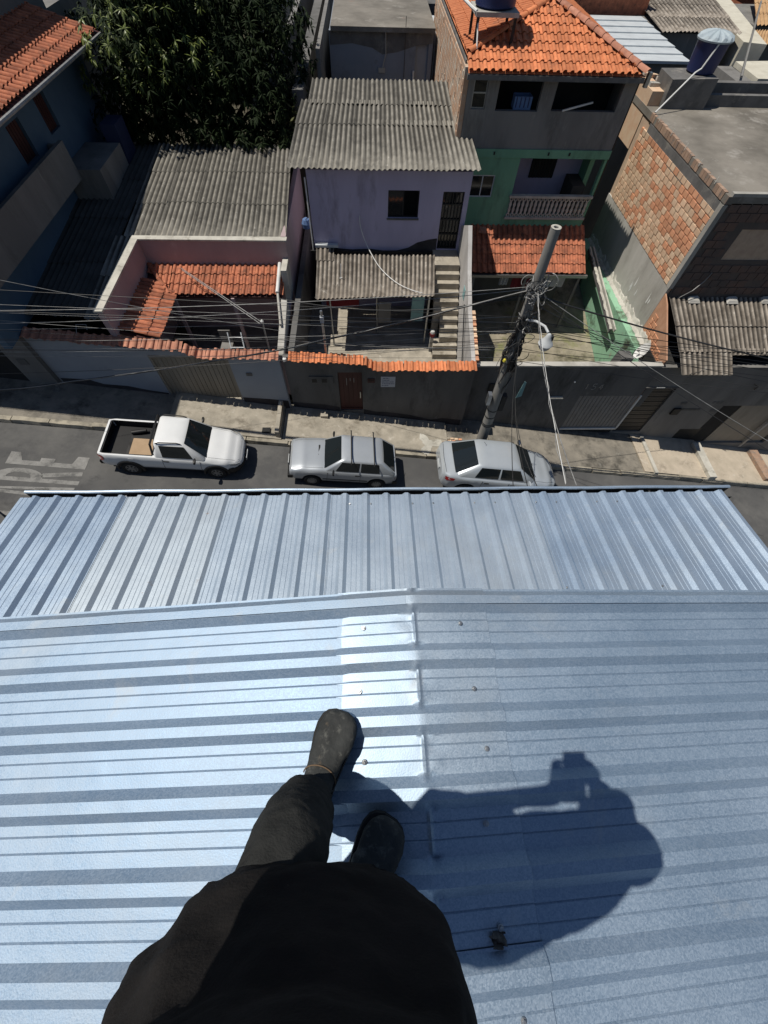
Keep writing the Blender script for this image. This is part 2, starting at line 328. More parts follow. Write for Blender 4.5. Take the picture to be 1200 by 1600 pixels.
# ------------------------------------------------------------------ builders
class MB:
    def __init__(s):
        s.v = []; s.f = []
    def add(s, vs, fs):
        o = len(s.v)
        s.v += [tuple(p) for p in vs]
        s.f += [tuple(i + o for i in f) for f in fs]
        return s
    def box(s, x0, x1, y0, y1, z0, z1):
        v = [(x0, y0, z0), (x1, y0, z0), (x1, y1, z0), (x0, y1, z0), (x0, y0, z1), (x1, y0, z1), (x1, y1, z1), (x0, y1, z1)]
        return s.add(v, [(0, 3, 2, 1), (4, 5, 6, 7), (0, 1, 5, 4), (1, 2, 6, 5), (2, 3, 7, 6), (3, 0, 4, 7)])
    def hexa(s, b, t):
        """b, t: four bottom and four top points"""
        return s.add(list(b) + list(t), [(0, 3, 2, 1), (4, 5, 6, 7), (0, 1, 5, 4), (1, 2, 6, 5), (2, 3, 7, 6), (3, 0, 4, 7)])
    def prism(s, poly, d):
        """poly: list of 3d points, extruded by vector d"""
        n = len(poly)
        q = [tuple(a + b for a, b in zip(p, d)) for p in poly]
        fs = [tuple(range(n - 1, -1, -1)), tuple(range(n, 2 * n))]
        fs += [(i, (i + 1) % n, n + (i + 1) % n, n + i) for i in range(n)]
        return s.add(list(poly) + q, fs)
    def beam(s, a, b, w_, h, up=(0, 0, 1)):
        a = Vector(a); b = Vector(b); d = (b - a).normalized(); u = Vector(up)
        x = d.cross(u).normalized(); y = x.cross(d).normalized()
        c = [(-w_ / 2, -h / 2), (w_ / 2, -h / 2), (w_ / 2, h / 2), (-w_ / 2, h / 2)]
        return s.hexa([a + x * i + y * j for i, j in c], [b + x * i + y * j for i, j in c])
    def tube(s, pts, r, n=6, cap=True):
        pts = [Vector(p) for p in pts]
        rs = r if isinstance(r, (list, tuple)) else [r] * len(pts)
        o = len(s.v); ref = None
        for i, p in enumerate(pts):
            d = (pts[min(i + 1, len(pts) - 1)] - pts[max(i - 1, 0)])
            d = d.normalized() if d.length > 1e-9 else Vector((0, 0, 1))
            if ref is None:
                ref = Vector((0, 0, 1)) if abs(d.z) < 0.9 else Vector((1, 0, 0))
            x = ref - d * ref.dot(d)
            x = x.normalized() if x.length > 1e-6 else d.orthogonal().normalized()
            y = d.cross(x); ref = x
            for k in range(n):
                a = 2 * math.pi * k / n
                s.v.append(tuple(p + (x * math.cos(a) + y * math.sin(a)) * rs[i]))
        for i in range(len(pts) - 1):
            for k in range(n):
                a = o + i * n + k; b = o + i * n + (k + 1) % n
                s.f.append((a, b, b + n, a + n))
        if cap:
            s.f.append(tuple(o + k for k in range(n - 1, -1, -1)))
            e = o + (len(pts) - 1) * n
            s.f.append(tuple(e + k for k in range(n)))
        return s
    def rings(s, rr, cap=True, closed=True):
        """loft through equally long rings of points"""
        o = len(s.v); n = len(rr[0])
        for ring in rr:
            s.v += [tuple(p) for p in ring]
        for i in range(len(rr) - 1):
            for k in range(n if closed else n - 1):
                a = o + i * n + k; b = o + i * n + (k + 1) % n
                s.f.append((a, b, b + n, a + n))
        if cap:
            s.f.append(tuple(o + k for k in range(n - 1, -1, -1)))
            e = o + (len(rr) - 1) * n
            s.f.append(tuple(e + k for k in range(n)))
        return s
    def lathe(s, prof, c=(0, 0, 0), n=24, cap=True):
        return s.rings([[(c[0] + r * math.cos(2 * math.pi * k / n), c[1] + r * math.sin(2 * math.pi * k / n), c[2] + z) for k in range(n)] for r, z in prof], cap)
    def mesh(s, name, m=None, smooth=False, org=(0, 0, 0)):
        me = bpy.data.meshes.new(name)
        me.from_pydata([(p[0] - org[0], p[1] - org[1], p[2] - org[2]) for p in s.v], [], s.f)
        bm = bmesh.new(); bm.from_mesh(me)
        bmesh.ops.recalc_face_normals(bm, faces=bm.faces)
        if smooth:
            for f in bm.faces: f.smooth = True
            if smooth != 'all':
                for e in bm.edges:
                    if len(e.link_faces) == 2 and e.calc_face_angle(0) > R(40): e.smooth = False
        bm.to_mesh(me); bm.free()
        if m is not None: me.materials.append(m)
        return me
    def build(s, name, m, parent=None, smooth=False, label=None, cat=None, group=None, kind=None, local=False):
        org = (0, 0, 0)
        if parent is not None and not local:
            org = WORLD.get(parent.name, Vector((0, 0, 0)))
        me = s.mesh(name, m, smooth, org)
        return place(name, me, parent, label, cat, group, kind)

WORLD = {}                                  # world position of each thing's base
def place(name, me, parent=None, label=None, cat=None, group=None, kind=None, loc=None, rot=None):
    o = bpy.data.objects.new(name, me)
    COL.objects.link(o)
    if parent is not None: o.parent = parent
    if loc is not None: o.location = loc
    if rot is not None: o.rotation_euler = rot
    WORLD[o.name] = WORLD.get(parent.name, Vector((0, 0, 0))) if parent is not None else Vector(loc or (0, 0, 0))
    tag(o, label, cat, group, kind)
    return o
def tag(o, label=None, cat=None, group=None, kind=None):
    if label: o['label'] = label
    if cat: o['category'] = cat
    if group: o['group'] = group
    if kind: o['kind'] = kind
    return o
def thing(name, label, cat, loc=(0, 0, 0), rz=0.0, group=None, rot=None):
    o = bpy.data.objects.new(name, None)
    COL.objects.link(o)
    o.empty_display_size = 0.2
    o.location = loc
    o.rotation_euler = rot if rot else (0, 0, rz)
    WORLD[o.name] = Vector(loc)
    return tag(o, label, cat, group)
def panel_cells(u0, u1, v0, v1, holes):
    us = sorted({u0, u1, *[h[0] for h in holes], *[h[1] for h in holes]})
    vv = sorted({v0, v1, *[h[2] for h in holes], *[h[3] for h in holes]})
    for i in range(len(us) - 1):
        for j in range(len(vv) - 1):
            a, b, c, d = us[i], us[i + 1], vv[j], vv[j + 1]
            if a < u0 - 1e-6 or b > u1 + 1e-6 or c < v0 - 1e-6 or d > v1 + 1e-6: continue
            mu, mv = (a + b) / 2, (c + d) / 2
            if any(h[0] < mu < h[1] and h[2] < mv < h[3] for h in holes): continue
            yield a, b, c, d
def wall_y(mb, x0, x1, z0, z1, y, t, holes=()):
    """wall facing -Y, front face at y"""
    for a, b, c, d in panel_cells(x0, x1, z0, z1, holes): mb.box(a, b, y, y + t, c, d)
    return mb
def wall_x(mb, y0, y1, z0, z1, x, t, holes=()):
    for a, b, c, d in panel_cells(y0, y1, z0, z1, holes): mb.box(min(x, x + t), max(x, x + t), a, b, c, d)
    return mb
def gz(x): return -0.165 * (x + 3.4)        # the street climbs to the left
def wallY(x): return 10.05 + 0.02 * max(0, x)
# ================================================================== ground and street
def lerp(a, b, t): return a + (b - a) * t
def strip(mb, xs, ya, yb, dz, zf=gz, ny=1):
    """sheet between the curves ya(x), yb(x) lying dz above zf(x)"""
    o = len(mb.v)
    for x in xs:
        for j in range(ny + 1):
            t = j / ny; y = ya(x) * (1 - t) + yb(x) * t
            mb.v.append((x, y, zf(x) + dz))
    n = ny + 1
    for i in range(len(xs) - 1):
        for j in range(ny):
            a = o + i * n + j
            mb.f.append((a, a + n, a + n + 1, a + 1))
    return mb
def gclip(x): return gz(max(-45, min(45, x)))
XS = [-400, -150, -60, -45] + list(range(-40, 45, 5)) + [45, 60, 150, 400]
strip(MB(), XS, lambda x: -300, lambda x: 500, -0.10, gclip, 4).build('ground', M['earth'], kind='structure')
KY = lambda x: 8.42 + 0.012 * x if x < 0 else 8.42 + 0.012 * min(x, 12)
XR = [-40 + i * 1.0 for i in range(81)]
strip(MB(), XR, lambda x: 2.6, KY, 0.0, gz, 6).build('road', M['asphalt'], kind='structure')

# kerb: separate cast stones
kerbs = MB()
random.seed(3)
kerb_root = thing('kerb', 'worn concrete kerb along the far side of the steep street', 'kerb', (0, 8.4, gz(0)))
tag(kerb_root, kind='structure')
x = -16.0
while x < 22:
    L_ = random.uniform(0.9, 1.4); a, b = x, x + L_ - 0.025
    h = 0.13 + random.uniform(-0.02, 0.02); dy = random.uniform(-0.025, 0.02)
    if -9.0 < x < -6.2: h = 0.17
    m = MB()
    n = 4
    for i in range(n):
        p = a + (b - a) * i / n; q = a + (b - a) * (i + 1) / n
        y0, y1 = KY(p) + dy, KY(q) + dy
        j0 = 0.012 * math.sin(p * 9.1) ; j1 = 0.012 * math.sin(q * 9.1)
        m.hexa([(p, y0 + j0, gz(p) - .1), (q, y1 + j1, gz(q) - .1), (q, y1 + .17, gz(q) - .1), (p, y0 + .17, gz(p) - .1)],
               [(p, y0 + .02 + j0, gz(p) + h), (q, y1 + .02 + j1, gz(q) + h), (q, y1 + .17, gz(q) + h), (p, y0 + .17, gz(p) + h)])
    m.build('kerb_stone', M['kerb'], kerb_root)
    x += L_

# pavement: one slab per frontage, stepped where the owners levelled it
def pave(name, x0, x1, z0, z1, m, y1=None, y0=None, nx=8):
    mb = MB()
    for i in range(nx):
        a = x0 + (x1 - x0) * i / nx; b = x0 + (x1 - x0) * (i + 1) / nx
        za = z0 + (z1 - z0) * i / nx; zb = z0 + (z1 - z0) * (i + 1) / nx
        ya = (y0 or KY(a) + .175); yb = (y0 or KY(b) + .175)
        Ya = y1 or wallY(a) + .5; Yb = y1 or wallY(b) + .5
        mb.hexa([(a, ya, gz(a) - .5), (b, yb, gz(b) - .5), (b, Yb, gz(b) - .5), (a, Ya, gz(a) - .5)],
                [(a, ya, za), (b, yb, zb), (b, Yb, zb), (a, Ya, za)])
    return mb.build('pavement', m, kind='structure')
pave('p', -16, -6.42, gz(-16) + .15, gz(-6.42) + .12, M['concrete_dark'])
pave('p', -6.40, -2.96, gz(-6.4) + .20, gz(-2.96) + .16, M['concrete'])
pave('p', -2.94, 2.75, gz(-2.94) + .10, gz(2.75) + .14, M['concrete'])
pave('p', 2.77, 4.35, gz(2.77) + .09, gz(4.35) + .11, M['concrete_dark'])
pave('p', 4.37, 10.6, gz(4.37) + .12, gz(10.6) + .13, M['concrete_dark'])
pave('p', 10.62, 13.75, gz(10.62) + .17, gz(13.75) + .15, M['concrete_pale'])
pave('p', 13.77, 22, gz(13.77) + .10, gz(22) + .14, M['concrete_pale'])
# low kerbing walls that divide the frontages
def divider(x, w_, h, y0, y1, m, lab):
    MB().hexa([(x, y0, gz(x) - .1), (x + w_, y0, gz(x) - .1), (x + w_, y1, gz(x) - .1), (x, y1, gz(x) - .1)],
              [(x, y0, gz(x) + h), (x + w_, y0, gz(x) + h * .96), (x + w_, y1, gz(x) + h), (x, y1, gz(x) + h * 1.03)]).build('step_edge', m, label=lab, cat='step')
divider(-3.12, .13, .42, 8.62, 10.03, M['concrete'], 'raised concrete edge closing the higher pavement beside the grey gate wall')
divider(13.45, .3, .30, 8.66, 10.4, M['whitewash'], 'pale raised edge across the pavement in front of the right garage house')
divider(11.02, .13, .24, 8.66, 10.5, M['whitewash'], 'thin pale raised edge near the brown shutter on the right pavement')
MB().box(16.3, 16.65, 8.9, 10.4, gz(16.5) + .12, gz(16.5) + .30).build('step_edge', M['edge_brick'], label='brownish step edge at the far right of the pavement', cat='step')
# drain grille and broken patch of paving blocks by the pole
g = thing('drain_cover', 'rusty square drain cover in the pavement below the grey gate wall', 'drain cover', (-3.45, 8.85, gz(-3.45) + .2))
MB().box(-3.58, -3.32, 8.74, 8.96, gz(-3.45) + .17, gz(-3.45) + .195).build('frame', M['iron'], g)
for k in range(4):
    MB().box(-3.56, -3.34, 8.76 + k * .05, 8.785 + k * .05, gz(-3.45) + .195, gz(-3.45) + .205).build('bar', M['iron'], g)
patch = thing('brick_patch', 'patch of loose bricks showing through the pavement beside the pole foot', 'bricks', (3.2, 9.1, gz(3.2) + .1))
random.seed(5)
for i in range(7):
    for j in range(4):
        if random.random() < .18: continue
        bx = 2.72 + j * .155 + (i % 2) * .05; by = 8.62 + i * .12
        z = gz(bx) + .105
        MB().hexa([(bx, by, z - .03), (bx + .125, by, z - .05), (bx + .125, by + .085, z - .05), (bx, by + .085, z - .03)],
                  [(bx, by, z + .025), (bx + .125, by + .01, z + .01), (bx + .125, by + .085, z + .012), (bx, by + .085, z + .022)]).build('brick', random.choice([M['brick_red'], M['brick_pale'], M['concrete']]), patch)
# raw pale mortar spill on the pavement
mb = MB()
random.seed(11)
pts = []
for k in range(26):
    a = k / 26 * 2 * math.pi; r = 0.34 + .16 * math.sin(a * 3 + 1) + random.uniform(-.07, .07)
    px_, py_ = 2.05 + r * 1.0 * math.cos(a), 9.02 + r * 1.0 * math.sin(a)
    pts.append((px_, py_, -1))
n0 = 26
top = [(p[0], p[1], gz(p[0]) + .10 + .04 * (p[0] + 2.94) / 5.7 + .012) for p in pts]
mb.add(top + [(2.05, 9.02, gz(2.05) + .155)], [(k, (k + 1) % 26, 26) for k in range(26)])
mb.build('mortar_spill', M['whitewash'], kind='structure')

# ramp at the near side
MB().prism([(-9.55, 5.2, gz(-9.5) + .02), (-8.4, 4.35, gz(-8.4) + .02), (-8.4, 2.6, gz(-8.4) + .02), (-16, 2.6, gz(-16) + .02), (-16, 9.0 - .5, gz(-16) + .02), (-13.2, 7.6, gz(-13.2) + .02)], (0, 0, .16)).build('pavement', M['asphalt'], kind='structure')
strip(MB(), XR, lambda x: 2.05, lambda x: 2.75, .12).build('pavement', M['concrete_dark'], kind='structure')

# ------------------------------------------------------------------ PARE painted on the road, read by cars climbing
road_mark = thing('road_marking', 'large worn white letters PARE painted on the road surface behind the white pickup', 'road marking', (-9.4, 6.3, gz(-9.4)))
def letter(name, polys, x_lo, x_hi, y_lo, y_hi):
    """polys in letter space: u across (0..1, reading direction +Y), v up (0..1, towards -X)"""
    mb = MB()
    for poly in polys:
        pts = []
        for u, v in poly:
            X = x_hi + (x_lo - x_hi) * v; Y = y_lo + (y_hi - y_lo) * u
            pts.append((X, Y, gz(X) + .005))
        mb.add(pts, [tuple(range(len(pts)))])
    return mb.build(name, M['road_paint'], road_mark)
def arc(cx, cy, rx, ry, a0, a1, n=10):
    return [(cx + rx * math.cos(R(a0 + (a1 - a0) * k / n)), cy + ry * math.sin(R(a0 + (a1 - a0) * k / n))) for k in range(n + 1)]
def band(o, i):
    return [[o[k], o[k + 1], i[k + 1], i[k]] for k in range(len(o) - 1)]
bowl = band(arc(.34, .72, .60, .28, -90, 90), arc(.34, .72, .30, .14, -90, 90))
letter('letter_p', [[(0, 0), (.28, 0), (.28, 1), (0, 1)], [(.28, .86), (.34, .86), (.34, 1), (.28, 1)], [(.28, .44), (.34, .44), (.34, .58), (.28, .58)]] + bowl, -11.4, -9.15, 5.28, 5.72)
letter('letter_a', [[(0, 0), (.26, 0), (.62, 1), (.38, 1)], [(.74, 0), (1, 0), (.62, 1), (.52, .86)], [(.22, .24), (.8, .24), (.74, .38), (.28, .38)]], -10.75, -8.3, 5.85, 6.25)
letter('letter_r', [[(0, 0), (.28, 0), (.28, 1), (0, 1)], [(.28, .86), (.34, .86), (.34, 1), (.28, 1)], [(.28, .44), (.34, .44), (.34, .58), (.28, .58)], [(.66, 0), (.98, 0), (.66, .46), (.36, .46)]] + bowl, -10.35, -8.25, 6.34, 6.80)
letter('letter_e', [[(0, 0), (.36, 0), (.36, 1), (0, 1)], [(.36, 0), (1, 0), (1, .15), (.36, .19)], [(.36, .82), (1, .88), (1, 1), (.36, 1)], [(.36, .42), (.66, .42), (.66, .6), (.36, .6)]], -10.22, -8.24, 6.88, 7.30)

# ================================================================== the building we stand on
bld = thing('roofed_building', 'building under the shiny metal roofs in the foreground', 'building', (0, -3, gz(0)))
mb = MB()
mb.box(-3.25, 3.55, -9, 2.0, gz(3.55) - .3, 6.86)
mb.build('wall', M['grey_wall'], bld)
MB().box(-3.2, 3.5, -9, .36, 7.4, 8.36).build('upper_wall', M['grey_wall'], bld)

PITCH = 0.203
def trap_profile(n, p=PITCH, h=0.028, detail=True):
    """one rib = pan with two swages, slope, narrow top, slope"""
    pr = []
    for i in range(n):
        o = i * p
        if detail:
            seg = [(0, 0), (.030, 0), (.033, -.003), (.036, 0), (.072, 0), (.075, -.003), (.078, 0), (.105, 0), (.134, h), (.166, h), (.195, 0)]
        else:
            seg = [(0, 0), (.105, 0), (.132, h), (.168, h)]
        pr += [(o + a * p / .203, b) for a, b in seg]
    pr.append((n * p, 0))
    return pr
def trap_sheet(n, length, segs=14, seed=0, amp=.0018, fade=None):
    """sheet in local coords: u across ribs = local y, v along = local x"""
    pr = trap_profile(n)
    mb = MB(); rr = []
    for i in range(segs + 1):
        v = length * i / segs
        rr.append([(v, u, z + amp * mnoise.noise(Vector((v * 2.6 + seed * 7.3, u * 5.0, seed)))) for u, z in pr])
    mb.rings(rr, cap=False, closed=False)
    return mb

# --- upper roof: ridge along Y at x = .165, slopes .11 both ways
RX, RZ, UP = 0.162, 8.885, 0.112
rot_up = 0.018
upper = thing('upper_roof', 'bright galvanised gable roof with the capped ridge under the boots', 'roof', (RX, 0, RZ), rot_up)
ysz = PITCH * 5
# narrow tops sit at y = .245 - k*PITCH ; in profile the top centre is at .150
y_front = 0.245 + PITCH - .150            # start of the pan nearest the street
for side in (-1, 1):
    for k in range(6):
        me = trap_sheet(5, 3.4, 16, seed=k * 2 + (side > 0)).mesh('roof_sheet', M['galv'], 'edges')
        o = place('roof_sheet', me, upper)
        # local x along slope (downhill), y across
        y_base = y_front + PITCH - ysz * (k + 1) + .0
        ang = math.atan(UP)
        if side > 0:
            o.rotation_euler = (0, ang, 0)
            o.location = (0.02, y_base, -.003 - (.0015 if k % 2 else 0))
        else:
            # mirror the slope: downhill is -x
            for vtx in me.vertices: vtx.co.x *= -1
            me.flip_normals()
            o.rotation_euler = (0, -ang, 0)
            o.location = (-0.02, y_base, -.003 - (.0015 if k % 2 else 0))
# front flashing strip: folds down from the last rib top
for side in (-1, 1):
    mb = MB(); segs = 18; rr = []
    for i in range(segs + 1):
        v = (.03 + 3.36 * i / segs); jig = .006 * mnoise.noise(Vector((v * 4, side * 3, 1)))
        z = -UP * v
        rr.append([(side * v, y_front + PITCH - .068, z + .036), (side * v, y_front + PITCH - .035 + jig, z + .034), (side * v, y_front + PITCH - .031 + jig, z + .002), (side * v, y_front + PITCH - .036 + jig, z - .07)])
    mb.rings(rr, cap=False, closed=False)
    mb.build('edge_flashing', M['galv'], upper, smooth=True, local=True)
# ridge caps: profiled pieces with pinched creases
def ridge_cap(k):
    n = 5
    p0_ = trap_profile(n); pr = []
    for (a, za), (b, zb_) in zip(p0_, p0_[1:]):
        m_ = max(1, round((b - a) / .007))
        pr += [(lerp(a, b, q / m_), lerp(za, zb_, q / m_)) for q in range(m_)]
    pr.append(p0_[-1])
    mb = MB(); rr = []
    xs = [-.293, -.29, -.24, -.19, -.14, -.10, -.07, -.05, -.036, -.026, -.019, -.014, -.010, -.0065, -.003, 0, .003, .0065, .010, .014, .019, .026, .036, .05, .07, .10, .14, .19, .24, .285, .288]
    for x_ in xs:
        zz = -UP * abs(x_) + .0035
        if abs(x_) < .014: zz = -UP * (.007 + x_ * x_ / .028) + .0035
        row = []
        for u, z in pr:
            pan = 1 - min(1, max(0, z / .032))
            uu = u % PITCH
            mid = (uu - .0525) / .058
            crease = .0085 * pan * math.exp(-(x_ / .0055) ** 2) * max(0, 1 - mid ** 6)
            side = math.exp(-((uu - .113) / .010) ** 2) + math.exp(-((uu - .195) / .010) ** 2)
            crease += side * (.007 * math.exp(-((x_ + .010) / .010) ** 2) - .008 * math.exp(-((x_ - .012) / .014) ** 2))
            crease += .0035 * pan * math.exp(-((x_ - .035 * math.sin(k * 5 + int(u / PITCH))) / .03) ** 2) * math.sin(uu * 60)
            dent = .0030 * mnoise.noise(Vector((x_ * 9 + k * 3.1, u * 8, k)))
            e = -.006 if abs(x_) > .2875 else 0; dent *= max(.15, 1 - abs(x_) / .22)
            row.append((x_, u, zz + z * 1.02 + crease + dent + e))
        rr.append(row)
    mb.rings(rr, cap=False, closed=False)
    return mb
for k in range(6):
    me = ridge_cap(k).mesh('ridge_cap', M['galv_cap'], 'edges')
    place('ridge_cap', me, upper, loc=(0.004 * (k % 2), y_front + PITCH - ysz * (k + 1) + .003 - .002 * k, .003 * (k % 2)))
# hex screws with washers
scr = MB()
scr.lathe([(.0, 0), (.0085, 0), (.0085, .002), (.0075, .003)], n=12)
scr.lathe([(.0052, .003), (.0052, .0075), (.0035, .009)], n=6)
SCREW = scr.mesh('screw', M['steel'], 'edges')
random.seed(21)
for k in range(9):
    yc = y_front + PITCH - PITCH * (k + 1) + .055
    for side, off in ((-1, .205), (1, .185)):
        x_ = side * (off + random.uniform(-.02, .03)); yy = yc + random.uniform(-.018, .018)
        place('screw', SCREW, upper, loc=(x_, yy, -UP * abs(x_) + .0085), rot=(random.uniform(-.1, .1), side * UP, random.uniform(0, 1)))
# --- lower roof: ribs run towards the street
LY, LZ, LS = 2.09, 7.03, 0.19
lower = thing('lower_roof', 'weathered galvanised roof sloping to the gutter above the street', 'roof', (-3.34, LY, LZ))
NP = 7
for k in range(NP):
    L_ = 2.3
    mb = trap_sheet(5, L_, 12, seed=40 + k, amp=.0015)
    me = mb.mesh('roof_sheet', M[('galv_blue', 'galv_tan', 'galv_old', 'galv_old', 'galv_old', 'galv_blue', 'galv_blue')[k]], 'edges')
    # local x = along (uphill, towards -Y); local y = across (world +X)
    o = place('roof_sheet', me, lower)
    ang = math.atan(LS)
    # columns: local x -> (0,-cos,sin), local y -> (1,0,0), local z -> (0, sin, cos)
    mt = Matrix(((0, 1, 0), (-math.cos(ang), 0, math.sin(ang)), (math.sin(ang), 0, math.cos(ang)))).to_4x4()
    mt.translation = Vector((ysz * k * .978 - .055, 0, -.004 * (k % 2)))
    if mt.to_3x3().determinant() < 0:
        me.flip_normals()
    o.matrix_local = mt
# screws of the lower roof
for k in range(30):
    xx = .03 + .203 * k * 1.0 + .05
    if k % 3 == 2: continue
    for dy in ((.12,) if k % 4 else (.12, 1.05)):
        o = place('screw', SCREW, lower, loc=(xx, -dy, LS * dy + .003)); o.rotation_euler = (R(-10), 0, k)
# gutter: dark trough with a pale rolled lip
x0, x1 = -3.34, 3.66
gut = thing('gutter', 'long grey metal rain gutter along the street edge of the lower roof', 'gutter', (0, LY + .06, LZ - .1))
mb = MB(); rr = []
for i in range(25):
    xx = x0 - .03 + (x1 - x0 + .03) * i / 24; j = .004 * math.sin(xx * 5.1)
    rr.append([(xx, LY - .05, LZ - .02), (xx, LY - .05, LZ - .13), (xx, LY + .045 + j, LZ - .13), (xx, LY + .045 + j, LZ + .0), (xx, LY + .05 + j, LZ + .001), (xx, LY + .055 + j, LZ - .005), (xx, LY + .055 + j, LZ - .14), (xx, LY - .06, LZ - .14)])
mb.rings(rr, cap=False)
mb.build('trough', M['gutter_dark'], gut, smooth=True)
mb = MB(); rr = []
for i in range(25):
    xx = x0 - .035 + (x1 - x0 + .04) * i / 24; j = .004 * math.sin(xx * 5.1)
    rr.append([(xx, LY + .042 + j, LZ + .003), (xx, LY + .050 + j, LZ + .013), (xx, LY + .066 + j, LZ + .014), (xx, LY + .078 + j, LZ + .002), (xx, LY + .079 + j, LZ - .15), (xx, LY + .074 + j, LZ - .15), (xx, LY + .070 + j, LZ + .002)])
mb.rings(rr); mb.build('lip', M['galv_blue'], gut, smooth=True)
for i in range(4):
    xx = x0 + .9 + i * 1.76
    MB().box(xx, xx + .018, LY - .04, LY + .06, LZ - .05, LZ - .046).build('bracket', M['steel'], gut)
MB().box(x0, x1 - .1, LY - .10, LY - .062, LZ - .3, LZ - .03).build('fascia', M['iron'], bld)

# litter left on the sheets
rnd = random.Random(5)
def on_roof(x, y, h=.0): return (x, y, RZ - UP * abs(x - RX) + h)
mb = MB()
c = Vector(on_roof(.335, -.495, .012)); rr = []
for k in range(7):
    t = k / 6; row = []
    for j in range(5):
        row.append(c + Vector((-.022 + .044 * t + rnd.uniform(-.006, .006), -.016 + .008 * j, .012 * math.sin(j * 2.1 + t * 5) + rnd.uniform(0, .008))))
    rr.append(row)
mb.rings(rr, cap=False, closed=False); mb.build('dead_leaf', M['leaf_dry_brown'], label='crumpled dead leaf on the right slope of the metal roof', cat='leaf')
mb = MB(); mb.lathe([(.001, 0), (.006, .001), (.004, .003), (.001, .004)], on_roof(.31, -.565, .002), 7); mb.lathe([(.001, 0), (.004, .001), (.001, .003)], on_roof(.318, -.552, .002), 6); mb.build('plaster_crumb', M['white_pvc'], label='tiny white plaster crumbs low on the right roof slope', cat='crumb')
# ================================================================== roof helpers
def lerp(a, b, t): return a + (b - a) * t
def bil(A, B, C, D, u, v):
    return lerp(lerp(Vector(A), Vector(B), u), lerp(Vector(D), Vector(C), u), v)
def corr_roof(parent, A, B, C, D, cols, rows, m, pitch=0.177, amp=0.024, seed=0, name='roof_sheet', skip=(), jit=0.03, lift=0.02, sub=6):
    """corrugated fibre cement: A,B = lower edge left/right, D,C = upper edge; every sheet is an object"""
    rnd = random.Random(seed)
    width = (Vector(B) - Vector(A)).length
    waves = max(2, round(width / cols / pitch))
    nrm = (Vector(B) - Vector(A)).cross(Vector(D) - Vector(A)).normalized()
    if nrm.z < 0: nrm = -nrm
    for r in range(rows):
        for c in range(cols):
            if (c, r) in skip: continue
            u0, u1 = c / cols, (c + 1) / cols
            v0 = r / rows + rnd.uniform(-jit, jit) / rows * (r > 0)
            v1 = min(1.0, (r + 1) / rows + .07 / rows)
            tw = rnd.uniform(-.008, .008)
            if r == 0: v0 += rnd.uniform(-.012, .012)
            mb = MB(); rr = []
            nu = waves * sub
            for j in range(4):
                v = lerp(v0, v1, j / 3); row = []
                for i in range(nu + 1):
                    t = i / nu
                    h = amp * math.cos(2 * math.pi * waves * t) + lift * (1 - j / 3) * (1 if r else .2) + tw * (t - .5) + .004 * (c % 2)
                    h += .006 * mnoise.noise(Vector((u0 * 9 + t * 2, v * 5, seed)))
                    row.append(bil(A, B, C, D, lerp(u0, u1 + .002, t), v) + nrm * h)
                rr.append(row)
            mb.rings(rr, cap=False, closed=False)
            # visible thickness along the lower lip
            low = rr[0]; thick = [p - nrm * .010 for p in low]
            mb.rings([thick, low], cap=False, closed=False)
            mb.build(name, m, parent, smooth=True)
def tile_mesh(pu, pv, m, name='roof_tile'):
    """roman clay tile: barrel and pan in one piece, lower lip with thickness"""
    L_ = pv * 1.14; rr = []
    def prof(s, dz):
        row = []
        for k in range(6):
            a = math.pi * (1 - k / 5)
            row.append((pu * (.30 + .30 * s * math.cos(a)), pu * .26 * math.sin(a) * s + dz))
        row += [(pu * .74, -.004 + dz), (pu * .98, .004 + dz)]
        return row
    lo = prof(1.0, .030); hi = prof(.88, .004)
    rr.append([(x, 0.004, z - .013) for x, z in lo])
    rr.append([(x, 0, z) for x, z in lo])
    rr.append([(x, L_, z) for x, z in hi])
    mb = MB(); mb.rings(rr, cap=False, closed=False)
    return mb.mesh(name, m, 'edges')
def tile_roof(parent, A, U, V, nu, nv, pu, pv, m, clip=None, seed=0, name='roof_tile', limit=290, stuff=False):
    """A: lower left corner, U/V: unit vectors along the eave and up the slope"""
    me = tile_mesh(pu, pv, m); U = Vector(U).normalized(); V = Vector(V).normalized(); Nn = U.cross(V).normalized(); A = Vector(A)
    if Nn.z < 0: A = A + U * (nu * pu); U = -U; Nn = -Nn
    rnd = random.Random(seed); base = WORLD.get(parent.name, Vector((0, 0, 0))); cnt = 0; rest = MB()
    for j in range(nv):
        for i in range(nu):
            p = Vector(A) + U * (i * pu) + V * (j * pv)
            cpt = p + U * pu * .5 + V * pv * .5
            if clip and not clip(cpt): continue
            a = rnd.uniform(-.025, .025)
            u2 = (U * math.cos(a) + V * math.sin(a)).normalized(); v2 = Nn.cross(u2)
            p = p + V * rnd.uniform(-.012, .012) + Nn * rnd.uniform(0, .008)
            if not stuff and cnt < limit:
                o = bpy.data.objects.new(name, me); COL.objects.link(o); o.parent = parent
                mt = Matrix((u2, v2, Nn)).transposed().to_4x4(); mt.translation = p - base
                o.matrix_local = mt; cnt += 1
            else:
                rest.add([tuple(p + u2 * q.co.x + v2 * q.co.y + Nn * q.co.z) for q in me.vertices], [tuple(f.vertices) for f in me.polygons])
    if rest.f: rest.build('tile_field', m, parent, kind='stuff')
